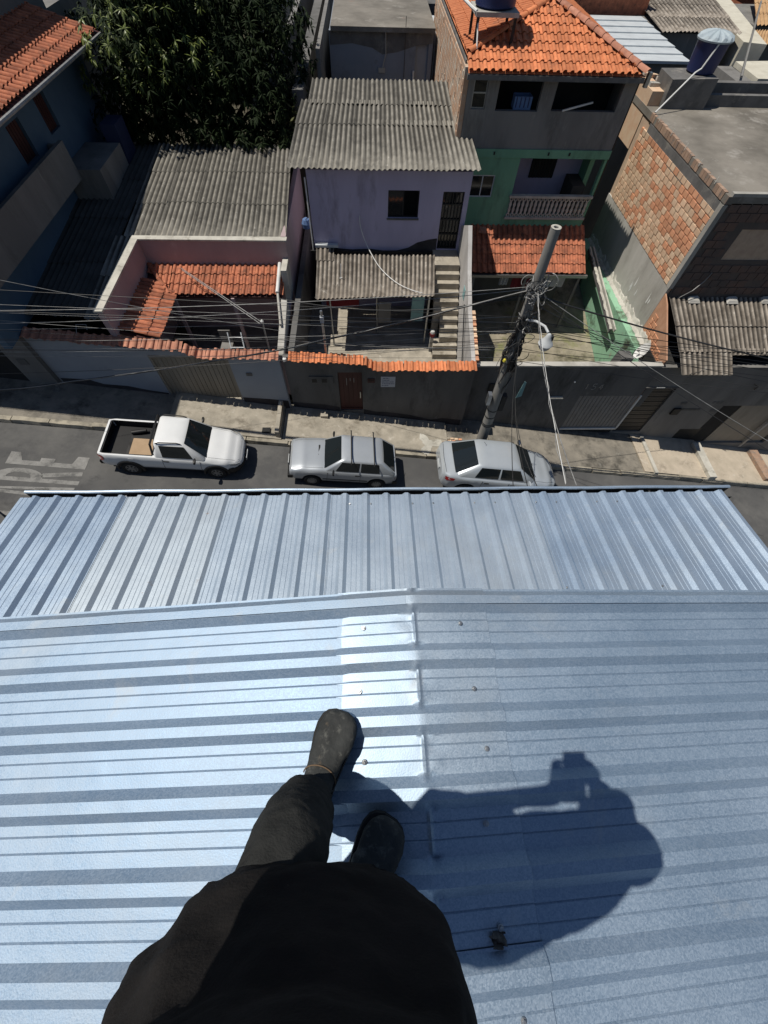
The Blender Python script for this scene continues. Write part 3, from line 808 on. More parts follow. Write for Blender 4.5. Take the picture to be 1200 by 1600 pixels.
def ridge_tiles(parent, a, b, n, r, m, seed=0):
    rnd = random.Random(seed); a = Vector(a); b = Vector(b); d = (b - a); L_ = d.length / n; d.normalize()
    x = d.cross(Vector((0, 0, 1))).normalized(); z = x.cross(d)
    rr = []
    for y, s, dz in ((0, 1, -.012), (0, 1.0, .0), (L_ * 1.12, .86, -.006)):
        rr.append([(r * s * math.cos(math.pi * k / 6), y, r * .75 * s * math.sin(math.pi * k / 6) + dz) for k in range(7)])
    mb = MB(); mb.rings(rr, cap=False, closed=False); me = mb.mesh('ridge_tile', m, 'edges')
    base = WORLD.get(parent.name, Vector((0, 0, 0)))
    for k in range(n):
        o = bpy.data.objects.new('ridge_tile', me); COL.objects.link(o); o.parent = parent
        mt = Matrix((x, d, z)).transposed().to_4x4(); mt.translation = a + d * L_ * k - base + z * rnd.uniform(0, .012)
        o.matrix_local = mt
def coping(parent, a, b, n, m, width=.34, seed=0, drop=.10):
    """single row of clay tiles falling towards the street along a wall top"""
    rnd = random.Random(seed); a = Vector(a); b = Vector(b); pu = (b - a).length / n
    U = (b - a).normalized(); V = Vector((0, 1, drop / width)); V = (V - U * V.dot(U)).normalized()
    me = tile_mesh(pu, width / 1.14, m, 'coping_tile'); Nn = U.cross(V); base = WORLD.get(parent.name, Vector((0, 0, 0)))
    for i in range(n):
        if rnd.random() < .0: continue
        t = rnd.uniform(-.05, .05)
        u2 = (U * math.cos(t) + V * math.sin(t)).normalized(); v2 = Nn.cross(u2)
        o = bpy.data.objects.new('coping_tile', me); COL.objects.link(o); o.parent = parent
        mt = Matrix((u2, v2, Nn)).transposed().to_4x4()
        mt.translation = a + U * pu * i + V * rnd.uniform(-.02, .02) + Nn * rnd.uniform(0, .012) - base
        o.matrix_local = mt
def window(parent, x0, x1, z0, z1, y, cols=2, m_frame='iron', glassm='glass', depth=.07, open_leaf=None):
    f = MB(); t = .035
    f.box(x0, x1, y + depth, y + depth + .04, z0, z0 + t).box(x0, x1, y + depth, y + depth + .04, z1 - t, z1)
    f.box(x0, x0 + t, y + depth, y + depth + .04, z0 + t, z1 - t).box(x1 - t, x1, y + depth, y + depth + .04, z0 + t, z1 - t)
    for c in range(1, cols):
        xc = lerp(x0, x1, c / cols); f.box(xc - t / 2, xc + t / 2, y + depth - .004, y + depth + .036, z0 + t, z1 - t)
    fr = f.build('window', M[m_frame], parent)
    for c in range(cols):
        if open_leaf == c: continue
        a, b = lerp(x0, x1, c / cols) + t * .6, lerp(x0, x1, (c + 1) / cols) - t * .6
        MB().box(a, b, y + depth + .014, y + depth + .022, z0 + t * 1.02, z1 - t * 1.02).build('pane', M[glassm], fr)
    return fr
def stain_band(parent, pts, m, y, name='damp_stain'):
    """thin irregular plaster stain 3 mm proud of a wall facing -Y; pts: (x, z) outline"""
    mb = MB(); mb.prism([(x, y - .003, z) for x, z in pts], (0, .002, 0)); return mb.build(name, m, parent)

# ================================================================== lavender house
lav = thing('lavender_house', 'lavender two level house with corrugated fibre cement roof and outdoor stairs', 'house', (.6, 17, .3))
Y = 15.3
mb = wall_y(MB(), -1.95, 3.28, -.2, 4.78, Y, .16, [(.63, 1.65, 3.48, 4.27), (2.42, 3.12, 2.5, 4.25)])
mb.box(-1.95, -1.79, Y + .16, 19.4, -.2, 4.8); mb.box(3.12, 3.28, Y + .16, 19.4, -.2, 4.8); mb.box(-1.79, 3.12, 19.24, 19.4, -.2, 5.4)
mb.build('wall', M['lavender'], lav)
for xa in (-1.95, 3.12): MB().prism([(xa, Y + .01, 4.8), (xa, 19.4, 4.8), (xa, 19.4, 5.4)], (.16, 0, 0)).build('gable', M['lavender'], lav)
MB().box(-1.7, 3.05, Y + .5, 19.2, 2.35, 4.7).build('room', M['dark_void'], lav)
window(lav, .63, 1.65, 3.48, 4.27, Y, 2, 'iron', open_leaf=1)
MB().box(.60, 1.68, Y - .03, Y + .05, 3.43, 3.478).build('sill', M['mortar_dark'], lav)
d = MB()
for zz in (2.5, 2.95, 3.4, 3.85, 4.2): d.box(2.42, 3.12, Y + .05, Y + .085, zz, zz + .045)
for k in range(7): d.box(2.42 + k * .11, 2.45 + k * .11, Y + .055, Y + .08, 2.5, 4.245)
door = d.build('door', M['iron'], lav)
MB().box(2.42, 3.12, Y + .10, Y + .12, 2.5, 4.25).build('pane', M['glass'], door)
# damp foot of the wall, darkest left and right
top = [(-1.94, 2.62), (-1.6, 2.60), (-1.1, 2.5), (-.6, 2.47), (0, 2.5), (.5, 2.44), (1.0, 2.45), (1.4, 2.55), (1.7, 2.72), (2.1, 2.82), (2.4, 2.86)]
stain_band(lav, [(-1.94, 2.0)] + [(2.4, 2.0)][:0] + top + [(2.4, 2.0)], M['damp'], Y)
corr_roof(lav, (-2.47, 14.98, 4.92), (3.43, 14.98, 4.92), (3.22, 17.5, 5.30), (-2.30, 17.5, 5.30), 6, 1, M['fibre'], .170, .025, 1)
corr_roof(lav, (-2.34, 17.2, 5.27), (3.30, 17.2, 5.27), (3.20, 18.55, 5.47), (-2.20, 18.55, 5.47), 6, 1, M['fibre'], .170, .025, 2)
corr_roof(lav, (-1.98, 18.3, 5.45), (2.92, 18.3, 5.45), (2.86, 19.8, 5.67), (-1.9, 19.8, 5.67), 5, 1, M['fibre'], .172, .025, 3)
MB().tube([(-2.0, Y - .06, 4.6), (-2.0, Y - .07, 2.45)], .022, 8).build('downpipe', M['white_pvc'], lav, smooth=True)

# awning in front
awn = thing('awning', 'small corrugated awning on thin posts below the lavender wall', 'awning', (0, 13.8, .3))
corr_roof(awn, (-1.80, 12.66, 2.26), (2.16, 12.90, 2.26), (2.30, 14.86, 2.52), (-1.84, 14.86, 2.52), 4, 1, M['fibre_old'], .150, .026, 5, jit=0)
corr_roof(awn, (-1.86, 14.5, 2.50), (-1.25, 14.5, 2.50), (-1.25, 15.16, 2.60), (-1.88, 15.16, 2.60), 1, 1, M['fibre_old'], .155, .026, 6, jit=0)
MB().box(-1.9, -1.1, 15.10, 15.24, 2.62, 2.70).build('flashing', M['white_metal'], awn)
MB().beam((-2.1, 15.2, 2.44), (2.3, 15.2, 2.44), .06, .07).build('rear_beam', M['iron'], awn)
MB().beam((-1.85, 12.85, 2.18), (2.14, 13.05, 2.18), .05, .07).build('front_beam', M['iron'], awn)
for x_, y_, hh in ((-1.36, 12.9, 2.2), (.26, 13.6, 2.2), (2.03, 13.0, 2.2)):
    MB().tube([(x_, y_, .25), (x_, y_, hh)], .035, 8).build('post', M['steel'], awn, smooth=True)
ant = thing('stub_pipe', 'thin white stub pipe sticking out of the awning sheets', 'pipe', (-.95, 13.6, 2.4))
MB().tube([(-.98, 13.62, 2.40), (-.95, 13.68, 2.85)], .012, 6).tube([(-1.02, 13.62, 2.41), (-.93, 13.62, 2.43)], .016, 6).build('pipe', M['white_pvc'], ant)
hc = [(-.32, 15.27, 3.55), (-.3, 15.2, 3.27), (-.16, 15.1, 2.88), (.06, 14.75, 2.62), (.32, 14.2, 2.50), (.64, 13.7, 2.44), (1.02, 13.31, 2.385), (1.45, 13.04, 2.355), (1.76, 12.93, 2.335)]
hose = []
for k in range(len(hc) - 1):
    p0, p1, p2, p3 = [Vector(hc[max(0, min(len(hc) - 1, k + d))]) for d in (-1, 0, 1, 2)]
    for q in range(5):
        t = q / 5
        hose.append(.5 * ((2 * p1) + (p2 - p0) * t + (2 * p0 - 5 * p1 + 4 * p2 - p3) * t * t + (3 * p1 - p0 - 3 * p2 + p3) * t ** 3))
hose.append(Vector(hc[-1]))
MB().tube(hose, .014, 6).build('hose', M['white_pvc'], smooth=True, label='thin white hose drooping from the lavender wall onto the awning', cat='hose')

# terrace, retaining front and stairs
MB().box(-2.35, 3.35, 10.2, 15.35, -2.2, .30).build('terrace', M['concrete'], kind='structure')
st = thing('stairs', 'narrow concrete stairs climbing to the barred door of the lavender house', 'stairs', (2.75, 13, .3))
for k in range(11):
    y0 = 12.15 + k * .215
    xa = 2.28 - (0.0 if k > 5 else 0) + (.24 if 2 <= k <= 4 else 0)
    MB().hexa([(xa, y0, .29), (3.16, y0, .29), (3.16, y0 + .5, .29), (xa, y0 + .5, .29)],
              [(xa, y0, .5 + k * .2), (3.16, y0 - .006, .5 + k * .2), (3.16, y0 + .5, .495 + k * .2), (xa, y0 + .5, .495 + k * .2)]).build('step', M['concrete'], st)
    MB().box(xa + .01, 3.15, y0 + .11, y0 + .48, .28, .5 + k * .2 - .03).build('riser', M['dark_wall'], st) if False else None
MB().box(2.28, 3.16, 14.5, 15.3, .29, 2.48).build('landing', M['concrete'], st)
sw = thing('stair_wall', 'tall peeling whitewashed wall beside the concrete stairs', 'wall', (3.3, 13, .3))
MB().prism([(3.2, 15.9, 0), (3.2, 15.9, 3.0), (3.2, 14.3, 3.75), (3.2, 13.2, 2.95), (3.2, 12.25, 2.42), (3.2, 12.05, 2.3), (3.2, 10.25, 1.75), (3.2, 10.25, 0)], (.13, 0, 0)).build('plaster', M['lavender_pale'], sw)
for k in range(9):
    yy = 10.3 + k * .2; zz = 1.80 + k * .062
    MB().box(3.335, 3.44, yy, yy + .185, zz - .10, zz - .01).build('brick', M['brick_pale'] if k % 3 else M['brick_red'], sw)
MB().beam((3.17, 10.6, .32), (3.1, 12.3, 2.35), .03, .03).build('handrail', M['iron'], sw)
p = thing('flower_pot', 'small red and white pot at the edge of the stairs', 'pot', (2.2, 12.3, .9))
MB().lathe([(.05, 0), (.08, .03), (.095, .15), (.085, .155), (.06, .13)], (2.24, 12.6, .9), 14).build('pot', M['cloth_red'], p, smooth=True)
MB().lathe([(.04, .0), (.09, .03), (.07, .09), (.02, .11)], (2.24, 12.6, 1.04), 9).build('plant', M['cloth_white'], p)
MB().box(2.18, 2.3, 12.54, 12.68, .3, .9).build('stand', M['mortar'], p)
MB().box(3.185, 3.197, 12.9, 13.2, 2.1, 2.45).build('hanging_cloth', M['cloth_teal'], label='small pale teal cloth hanging on the stair wall', cat='cloth')
# laundry and bits under the awning
MB().box(-1.6, -.4, 13.9, 13.93, 1.2, 1.75).build('hanging_cloth', M['cloth_red'], label='dark red cloth hung in the shade under the awning', cat='cloth')
MB().box(.3, .75, 13.4, 13.43, .9, 1.7).build('hanging_cloth', M['grey_wall'], label='grey cloth hung beside the middle awning post', cat='cloth')
MB().box(1.5, 1.95, 13.5, 13.53, .9, 1.85).build('hanging_cloth', M['cloth_teal'], label='dim teal cloth hung under the awning beside the stairs', cat='cloth')
# narrow shaded yard on the left of the house
MB().box(-2.52, -2.34, 10.3, 19, -.5, 2.1).build('side_wall', M['dark_wall'], label='dark low wall in the gap left of the lavender house', cat='wall')
MB().box(-2.3, -2.0, 15.1, 15.4, 2.9, 3.2).build('blue_bag', M['cloth_blue'], label='bright blue bag in the gap left of the lavender house', cat='bag') if False else None
mb = MB(); mb.lathe([(.02, 0), (.14, .02), (.17, .16), (.12, .28), (.03, .33)], (-2.18, 15.6, 3.0), 9)
mb.build('blue_bag', M['cloth_blue'], label='crumpled blue plastic bag hung in the gap left of the lavender house', cat='bag')
MB().tube([(-2.18, 15.5, 3.3), (-2.0, 15.36, 3.5)], .01, 5).build('string', M['cable'], bpy.data.objects['blue_bag'])

# ================================================================== green house behind, two storeys with clay roof
grn = thing('green_house', 'two storey house with grey upper floor, green lower floor and orange clay roof', 'house', (5.5, 18, .5))
Y = 16.6
holes = [(3.88, 5.18, 5.82, 6.62), (5.60, 7.60, 5.84, 6.62), (3.12, 3.55, 5.85, 6.55), (3.5, 4.33, 3.58, 4.22), (5.05, 7.9, 3.05, 4.72)]
up = wall_y(MB(), 2.95, 7.98, 4.92, 6.75, Y, .16, [h for h in holes if h[2] > 5])
up.box(2.95, 3.11, Y + .16, 25, 4.92, 6.7); up.box(7.82, 7.98, Y + .16, 25, 4.92, 6.7); up.box(3.11, 7.82, 24.8, 25, 4.9, 6.7)
up.build('upper_wall', M['grey_wall'], grn)
lo = wall_y(MB(), 2.95, 7.98, .3, 4.70, Y, .16, [h for h in holes if h[2] < 5])
lo.box(2.95, 3.11, Y + .16, 25, .3, 4.70); lo.box(7.82, 7.98, Y + .9, 25, .3, 4.70)
lo.build('lower_wall', M['green'], grn)
MB().box(2.93, 8.0, Y - .03, Y + .3, 4.70, 4.92).build('floor_band', M['green'], grn)
for x_ in (3.4, 4.1, 5.9, 6.6): MB().box(x_, x_ + .05, Y - .05, Y - .03, 4.78, 4.86).build('bracket', M['iron'], grn)
MB().box(3.15, 7.8, Y + 1.2, 24.6, 4.95, 6.68).build('room', M['dark_void'], grn)
MB().box(3.15, 7.8, Y + .17, Y + 1.19, 4.90, 4.94).build('upper_floor', M['concrete_dark'], grn)
# verandah behind the balustrade: floor, back wall with barred window
MB().box(5.0, 7.95, Y + .16, Y + 1.5, 2.80, 3.0).build('verandah_floor', M['concrete_dark'], grn)
MB().box(3.15, 7.8, Y + 1.5, Y + 1.6, 2.9, 4.7).build('verandah_wall', M['lavender'], grn)
MB().box(4.95, 5.04, Y + .165, Y + 1.5, 3.0, 4.7).build('verandah_cheek', M['lavender_pale'], grn)
vw = MB(); vw.box(5.95, 6.85, Y + 1.46, Y + 1.495, 3.62, 4.42); v_ = vw.build('window', M['dark_void'], grn)
for k in range(8): MB().box(5.98 + k * .115, 6.0 + k * .115, Y + 1.43, Y + 1.455, 3.62, 4.42).build('bar', M['iron'], v_)
MB().box(7.35, 7.8, Y + .5, Y + 1.48, 3.0, 3.75).build('cabinet', M['fibre_dark'], grn)
# window openings on the green floor and the little grey one
window(grn, 3.5, 4.33, 3.58, 4.22, Y, 2, 'white_metal', depth=.02)
window(grn, 3.12, 3.55, 5.85, 6.55, Y, 1, 'steel', depth=.06)
MB().box(3.12, 3.55, Y + .05, Y + .09, 6.18, 6.215).build('transom', M['steel'], grn)
# balustrade: top rail, base and turned balusters
bal = thing('balustrade', 'pale turned concrete balustrade along the green verandah', 'balustrade', (6.5, Y, 2.95))
MB().box(4.98, 7.96, Y - .10, Y + .06, 3.60, 3.67).build('rail', M['whitewash'], bal)
MB().box(4.98, 7.96, Y - .08, Y + .06, 2.93, 3.0).build('base', M['mortar'], bal)
bp = MB()
def plate(mb, pts, y0, y1):
    mb.prism([(x, y0, z) for x, z in pts], (0, y1 - y0, 0))
def ringp(mb, cx, cz, ro, ri, y0, y1, n=10):
    for k in range(n):
        a0, a1 = 2 * math.pi * k / n, 2 * math.pi * (k + 1) / n
        o = [(cx + ro * math.cos(a0), cz + ro * math.sin(a0)), (cx + ro * math.cos(a1), cz + ro * math.sin(a1)), (cx + ri * math.cos(a1), cz + ri * math.sin(a1)), (cx + ri * math.cos(a0), cz + ri * math.sin(a0))]
        plate(mb, o, y0, y1)
plate(bp, [(-.02, .11), (.02, .11), (.05, .22), (.026, .30), (.05, .38), (.02, .49), (-.02, .49), (-.05, .38), (-.026, .30), (-.05, .22)], -.03, .03)
ringp(bp, 0, .055, .068, .036, -.03, .03); ringp(bp, 0, .545, .068, .036, -.03, .03)
BAL = bp.mesh('baluster', M['whitewash'])
for k in range(19):
    place('baluster', BAL, bal, loc=(5.08 + k * .153 - 6.5, -.02, .05))
# upper floor belongings
bx = thing('laundry_basket', 'blue plastic crate on the sill of the left upper opening', 'crate', (4.7, Y + .05, 5.83))
m1 = MB(); m1.box(4.45, 4.98, Y + .1, Y + .45, 5.83, 5.86); m1.box(4.45, 4.98, Y + .1, Y + .115, 5.86, 6.12); m1.box(4.45, 4.98, Y + .435, Y + .45, 5.86, 6.12); m1.box(4.45, 4.47, Y + .115, Y + .435, 5.86, 6.12); m1.box(4.96, 4.98, Y + .115, Y + .435, 5.86, 6.12)
m1.build('tub', M['cloth_blue'], bx)
for k in range(4): MB().box(4.5 + k * .125, 4.53 + k * .125, Y + .09, Y + .099, 5.88, 6.11).build('rib', M['tank_blue'], bx)
MB().beam((5.95, Y - .02, 5.86), (6.9, Y + .2, 6.0), .04, .04).build('loose_pipe', M['white_pvc'], label='short white pipe lying on the sill of the right upper opening', cat='pipe')
# right corner column of the upper floor and side gap pipe
MB().tube([(8.02, Y + .1, 6.6), (8.02, Y + .1, .6)], .05, 8).build('downpipe', M['iron'], grn, smooth=True)
# --- clay hip roof
EZ, EY = 6.70, 16.32
ap = (5.62, 19.3, 7.58); ml = (2.88, 16.95, 6.88)
slope = (7.58 - EZ) / (19.3 - EY)
def inside_front(p):
    if p.y < EY - .02: return False
    if p.y < ml[1]: left = 2.86
    else: left = lerp(ml[0], ap[0], (p.y - ml[1]) / (ap[1] - ml[1]))
    right = lerp(7.98, ap[0], (p.y - EY) / (ap[1] - EY))
    return left < p.x < right
V = Vector((0, 1, slope)).normalized()
tile_roof(grn, (2.86, EY, EZ), (1, 0, 0), V, 26, 9, .2065, .385, M['terracotta'], inside_front, 3)
# left slope: eave edge along x = 2.88 going back, rises to the ridge
mb = MB()
mb.add([(2.86, EY, EZ - .03), (7.98, EY, EZ - .03), (ap[0], ap[1], ap[2] - .03), (ml[0], ml[1], ml[2] - .03)], [(0, 1, 2, 3)])
mb.add([ (ml[0], ml[1], ml[2] - .03), (ap[0], ap[1], ap[2] - .03), (5.62, 26, 7.55), (2.88, 26, 6.85)], [(0, 1, 2, 3)])
mb.add([(7.98, EY, EZ - .03), (7.99, 26, 6.69), (5.62, 26, 7.55), (ap[0], ap[1], ap[2] - .03)], [(0, 1, 2, 3)])
mb.build('roof_deck', M['terracotta'], grn)
def inl(p):
    return p.y > lerp(ml[1], ap[1], (p.x - ml[0]) / (ap[0] - ml[0])) and p.x < ap[0]
s2 = (7.58 - 6.88) / (5.62 - 2.88)
tile_roof(grn, (2.88, 26.0, 6.88), (0, -1, 0), (1, 0, s2), 46, 8, .20, .375, M['terracotta'], inl, 4, stuff=True)
s3 = (7.58 - EZ) / (7.98 - 5.62)
def inr(p): return p.y > lerp(ap[1], EY, (p.x - 5.62) / 2.36) and p.x > 5.62
tile_roof(grn, (7.98, 16.3, EZ), (0, 1, 0), (-1, 0, s3), 47, 7, .20, .375, M['terracotta'], inr, 5, stuff=True)
ridge_tiles(grn, (7.98, EY - .03, EZ + .06), (ap[0], ap[1], ap[2] + .05), 11, .12, M['terracotta_pale'], 1)
ridge_tiles(grn, (ml[0], ml[1], ml[2] + .05), (ap[0], ap[1], ap[2] + .05), 9, .10, M['terracotta'], 2)
ridge_tiles(grn, (ap[0], ap[1] + .02, ap[2] + .04), (5.62, 25.8, 7.62), 16, .12, M['terracotta'], 3)
MB().box(2.84, 7.98, EY - .02, EY + .05, EZ - .16, EZ - .05).build('fascia', M['mortar_dark'], grn)
MB().box(8.04, 8.14, EY - .02, EY + .1, EZ - .25, EZ + .06).build('gutter_end', M['steel'], grn)
# left gable wall, bare bricks and mortar (small, far courses)
gm = mat('small_bricks', (0.50, 0.33, 0.22), (0.42, 0.25, 0.16), 0.9, 5, .3, 20, stain=((0.52, 0.46, 0.38), 2.5, .48, .6))
MB().box(2.80, 2.945, 16.62, 25.9, 3.2, 6.72).build('gable_wall', gm, grn)
# recessed courses over it
mb = MB()
for r in range(16):
    for c in range(44):
        y0 = 16.7 + c * .21 + (r % 2) * .1; z0 = 4.3 + r * .145
        if random.random() < .08: continue
        mb.box(2.785, 2.80, y0, y0 + .195, z0, z0 + .128)
mb.build('brick_courses', gm, grn, kind='stuff')
MB().box(2.83, 2.87, 16.9, 25.9, 6.72, 6.80).build('verge', M['mortar_dark'], grn)

# water tank on the clay roof
tk = thing('water_tank', 'dark blue water tank on a small stand over the orange clay roof', 'water tank', (3.55, 18.1, 7.0))
MB().lathe([(.50, .38), (.56, .42), (.60, 1.0), (.63, 1.38), (.60, 1.42), (.30, 1.56), (.02, 1.6)], (3.60, 17.85, 7.25), 28).build('body', M['tank_blue'], tk, smooth=True)
MB().box(3.40, 3.57, 17.235, 17.26, 7.97, 8.11).build('sticker', M['sign_white'], tk)
MB().box(3.0, 4.2, 17.22, 18.45, 7.53, 7.62).build('platform', M['mortar'], tk)
for a, b in ((3.05, 17.3), (4.1, 17.3), (3.05, 18.35), (4.1, 18.35)):
    MB().box(a, a + .07, b, b + .07, 6.8, 7.53).build('leg', M['iron'], tk)
MB().tube([(3.02, 17.3, 7.62), (2.9, 17.5, 7.66), (2.62, 18.6, 7.75)], .04, 8).build('pipe', M['white_pvc'], tk, smooth=True)
MB().tube([(3.15, 17.5, 7.5), (3.1, 17.3, 7.4), (3.12, 17.05, 6.98)], .022, 8).build('outlet', M['white_pvc'], tk, smooth=True)

# lean-to canopy with old clay tiles and its gutter
gc = thing('tiled_canopy', 'weathered orange tiled canopy at the foot of the green house behind the pole', 'canopy', (5.8, 15.3, .55))
Vc = Vector((0, 1.62, .86)).normalized()
def inc(p): return True
tile_roof(gc, (3.80, 15.0, 1.83), (1, 0, 0), Vc, 22, 5, .1965, .36, M['terracotta_old'], inc, 8)
MB().hexa([(3.8, 15.02, 1.75), (8.1, 15.02, 1.75), (8.1, 16.59, 2.6), (3.8, 16.59, 2.6)], [(3.8, 15.02, 1.80), (8.1, 15.02, 1.80), (8.1, 16.59, 2.64), (3.8, 16.59, 2.64)]).build('deck', M['wood_red'], gc)
MB().box(3.7, 8.2, 14.90, 14.99, 1.72, 1.81).build('gutter', M['steel'], gc)
for x_ in (3.9, 5.9, 7.95): MB().box(x_, x_ + .09, 15.05, 15.14, -.7, 1.76).build('post', M['grey_wall'], gc)
MB().hexa([(4.02, 16.1, 2.68), (4.3, 16.0, 2.68), (4.34, 16.25, 2.72), (4.05, 16.3, 2.72)], [(4.05, 16.1, 2.76), (4.28, 16.02, 2.74), (4.3, 16.22, 2.80), (4.07, 16.28, 2.80)]).build('broken_tile', M['terracotta_pale'], gc)
for i, (x_, w_, z_, m_, lab, y_) in enumerate(((5.0, .32, 1.25, 'cloth_white', 'small white cloth hung under the tiled canopy left of the pole', 15.2), (5.5, .7, 1.1, 'cloth_red', 'red cloth hung under the tiled canopy behind the pole', 15.25), (6.75, .75, 1.22, 'cloth_white', 'white towel hung under the tiled canopy right of the pole', 15.15))):
    mb = MB(); rr = []
    for j in range(5):
        rr.append([(x_ + w_ * k / 10, y_ + .03 * math.sin(k * 1.7 + j * .5), z_ + .42 - j * .1) for k in range(11)])
    mb.rings(rr, cap=False, closed=False)
    mb.build('hanging_cloth', M[m_], smooth=True, label=lab, cat='cloth')
MB().box(3.6, 7.95, 16.45, 16.59, -.5, 2.3).build('shed_wall', M['dark_wall'], gc)

# yard slab in front of it, moss at the right
def yz(y): return -1.5 + .22 * (y - 10.5)
MB().hexa([(3.45, 10.57, -2.5), (9.35, 10.57, -2.5), (9.35, 19, -2.5), (3.45, 19, -2.5)], [(3.45, 10.57, yz(10.57)), (9.35, 10.57, yz(10.57)), (9.35, 19, yz(19)), (3.45, 19, yz(19))]).build('yard_slab', M['yard'], kind='structure')
MB().box(3.45, 5.5, 11.9, 12.2, -1.3, -.95).build('low_step', M['mortar'], label='low pale concrete step across the yard left of the pole', cat='step')
# folded bicycle / scrap at the left of the pole, in the yard
bk = thing('bicycle', 'dark old bicycle leaning in the shaded yard beside the stair wall', 'bicycle', (4.2, 11.3, -1.3))
BZ = -1.1
for cx in (3.75, 4.65):
    pts = [(cx + .27 * math.cos(a * math.pi / 9), 11.25 + .02 * math.sin(a), BZ + .29 * math.sin(a * math.pi / 9)) for a in range(19)]
    wh = MB().tube(pts, .018, 6, cap=False).build('wheel', M['tyre'], bk, smooth=True)
    for a in range(6): MB().tube([(cx, 11.25, BZ), (cx + .26 * math.cos(a * 1.05), 11.25, BZ + .26 * math.sin(a * 1.05))], .004, 4).build('spoke', M['steel'], wh)
fr = MB()
for a, b in (((3.75, 11.25, BZ), (4.05, 11.25, BZ + .4)), ((4.05, 11.25, BZ + .4), (4.5, 11.25, BZ + .37)), ((4.5, 11.25, BZ + .37), (4.2, 11.25, BZ - .03)), ((4.05, 11.25, BZ + .4), (4.2, 11.25, BZ - .03)), ((4.2, 11.25, BZ - .03), (3.75, 11.25, BZ)), ((4.48, 11.25, BZ + .5), (4.65, 11.25, BZ))):
    fr.tube([a, b], .016, 6)
fr.build('frame', M['iron'], bk)
MB().box(3.95, 4.15, 11.2, 11.3, BZ + .45, BZ + .5).build('saddle', M['black'], bk)
MB().tube([(4.4, 11.05, BZ + .57), (4.48, 11.25, BZ + .55), (4.4, 11.45, BZ + .57)], .014, 6).build('handlebar', M['steel'], bk)
# ================================================================== left house: fibre roof, pink court, L shaped clay canopy
lh = thing('court_house', 'low house with wide grey corrugated roof around a pink walled court', 'house', (-5, 15, .4))
Pz = 3.5
# roof sheets (lit field right of the eave line; shade of the rest put into darker sheets)
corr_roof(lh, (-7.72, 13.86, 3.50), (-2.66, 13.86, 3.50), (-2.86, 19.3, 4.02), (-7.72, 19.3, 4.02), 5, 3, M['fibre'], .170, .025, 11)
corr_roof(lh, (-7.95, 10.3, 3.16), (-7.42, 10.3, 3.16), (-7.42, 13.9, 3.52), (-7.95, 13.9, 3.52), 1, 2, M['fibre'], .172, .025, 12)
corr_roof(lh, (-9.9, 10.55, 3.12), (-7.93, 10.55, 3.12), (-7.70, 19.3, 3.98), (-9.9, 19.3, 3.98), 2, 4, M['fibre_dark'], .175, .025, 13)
mb = MB()
mb.box(-7.42, -2.66, 13.72, 13.88, .2, Pz)          # wall at the back of the court
mb.box(-2.82, -2.66, 13.88, 19.2, 0, 3.55)
mb.build('court_wall', M['pink'], lh)
MB().hexa([(-7.42, 10.2, .3), (-7.26, 10.2, .3), (-7.26, 13.72, .3), (-7.42, 13.72, .3)], [(-7.42, 10.2, 3.44), (-7.26, 10.2, 3.44), (-7.26, 13.72, 3.5), (-7.42, 13.72, 3.5)]).build('side_wall', M['pink'], lh)
MB().box(-7.46, -2.62, 13.68, 13.90, Pz + .002, Pz + .05).build('coping', M['whitewash'], lh)
MB().hexa([(-7.47, 10.16, 3.445), (-7.23, 10.16, 3.445), (-7.23, 13.675, 3.503), (-7.47, 13.675, 3.503)], [(-7.47, 10.16, 3.50), (-7.23, 10.16, 3.50), (-7.23, 13.675, 3.55), (-7.47, 13.675, 3.55)]).build('coping', M['whitewash'], lh)
MB().box(-7.26, -2.66, 10.2, 13.72, .1, .45).build('court_floor', M['concrete_dark'], lh)
MB().box(-2.84, -2.66, 10.2, 13.4, .2, 2.0).build('right_wall', M['pink'], lh)
MB().hexa([(-2.87, 10.2, 2.0), (-2.63, 10.2, 2.0), (-2.63, 12.3, 2.0), (-2.87, 12.3, 2.0)], [(-2.85, 10.2, 2.06), (-2.66, 10.2, 2.05), (-2.66, 12.3, 2.5), (-2.85, 12.3, 2.5)]).build('wall_top', M['mortar'], lh)
MB().box(-2.84, -2.66, 13.0, 13.71, 2.0, 3.0).build('pier', M['whitewash'], lh)
# canopies
Vb = Vector((0, 1.18, .29)).normalized()
# back strip
tile_roof(lh, (-6.45, 12.52, 2.48), (1, 0, 0), Vb, 19, 3, .192, .40, M['terracotta_old'], lambda p: p.x > -6.45 - (p.y - 12.5) * .72, 21)
tile_roof(lh, (-7.25, 12.52, 2.48), (1, 0, 0), Vb, 4, 3, .195, .40, M['terracotta_old'], lambda p: p.x > -6.45 - (p.y - 12.5) * .72 and p.x < -6.46, 22)
Vl = Vector((-.82, 0, .25)).normalized()
tile_roof(lh, (-6.2, 12.95, 2.46), (0, -1, 0), Vl, 13, 3, .195, .37, M['terracotta_old'], lambda p: p.x < -6.18 - (p.y - 12.5) * .72, 23)
MB().hexa([(-7.25, 12.5, 2.38), (-2.85, 12.5, 2.38), (-2.85, 13.7, 2.68), (-7.25, 13.7, 2.68)], [(-7.25, 12.5, 2.44), (-2.85, 12.5, 2.44), (-2.85, 13.7, 2.74), (-7.25, 13.7, 2.74)]).build('deck', M['wood_red'], lh)
MB().hexa([(-7.25, 10.35, 2.66), (-6.42, 10.35, 2.38), (-6.42, 12.49, 2.38), (-7.25, 12.49, 2.66)], [(-7.25, 10.35, 2.72), (-6.42, 10.35, 2.44), (-6.42, 12.49, 2.44), (-7.25, 12.49, 2.72)]).build('deck', M['wood_red'], lh)
ridge_tiles(lh, (-6.42, 12.5, 2.53), (-7.2, 13.6, 2.82), 4, .07, M['terracotta_old'], 24)
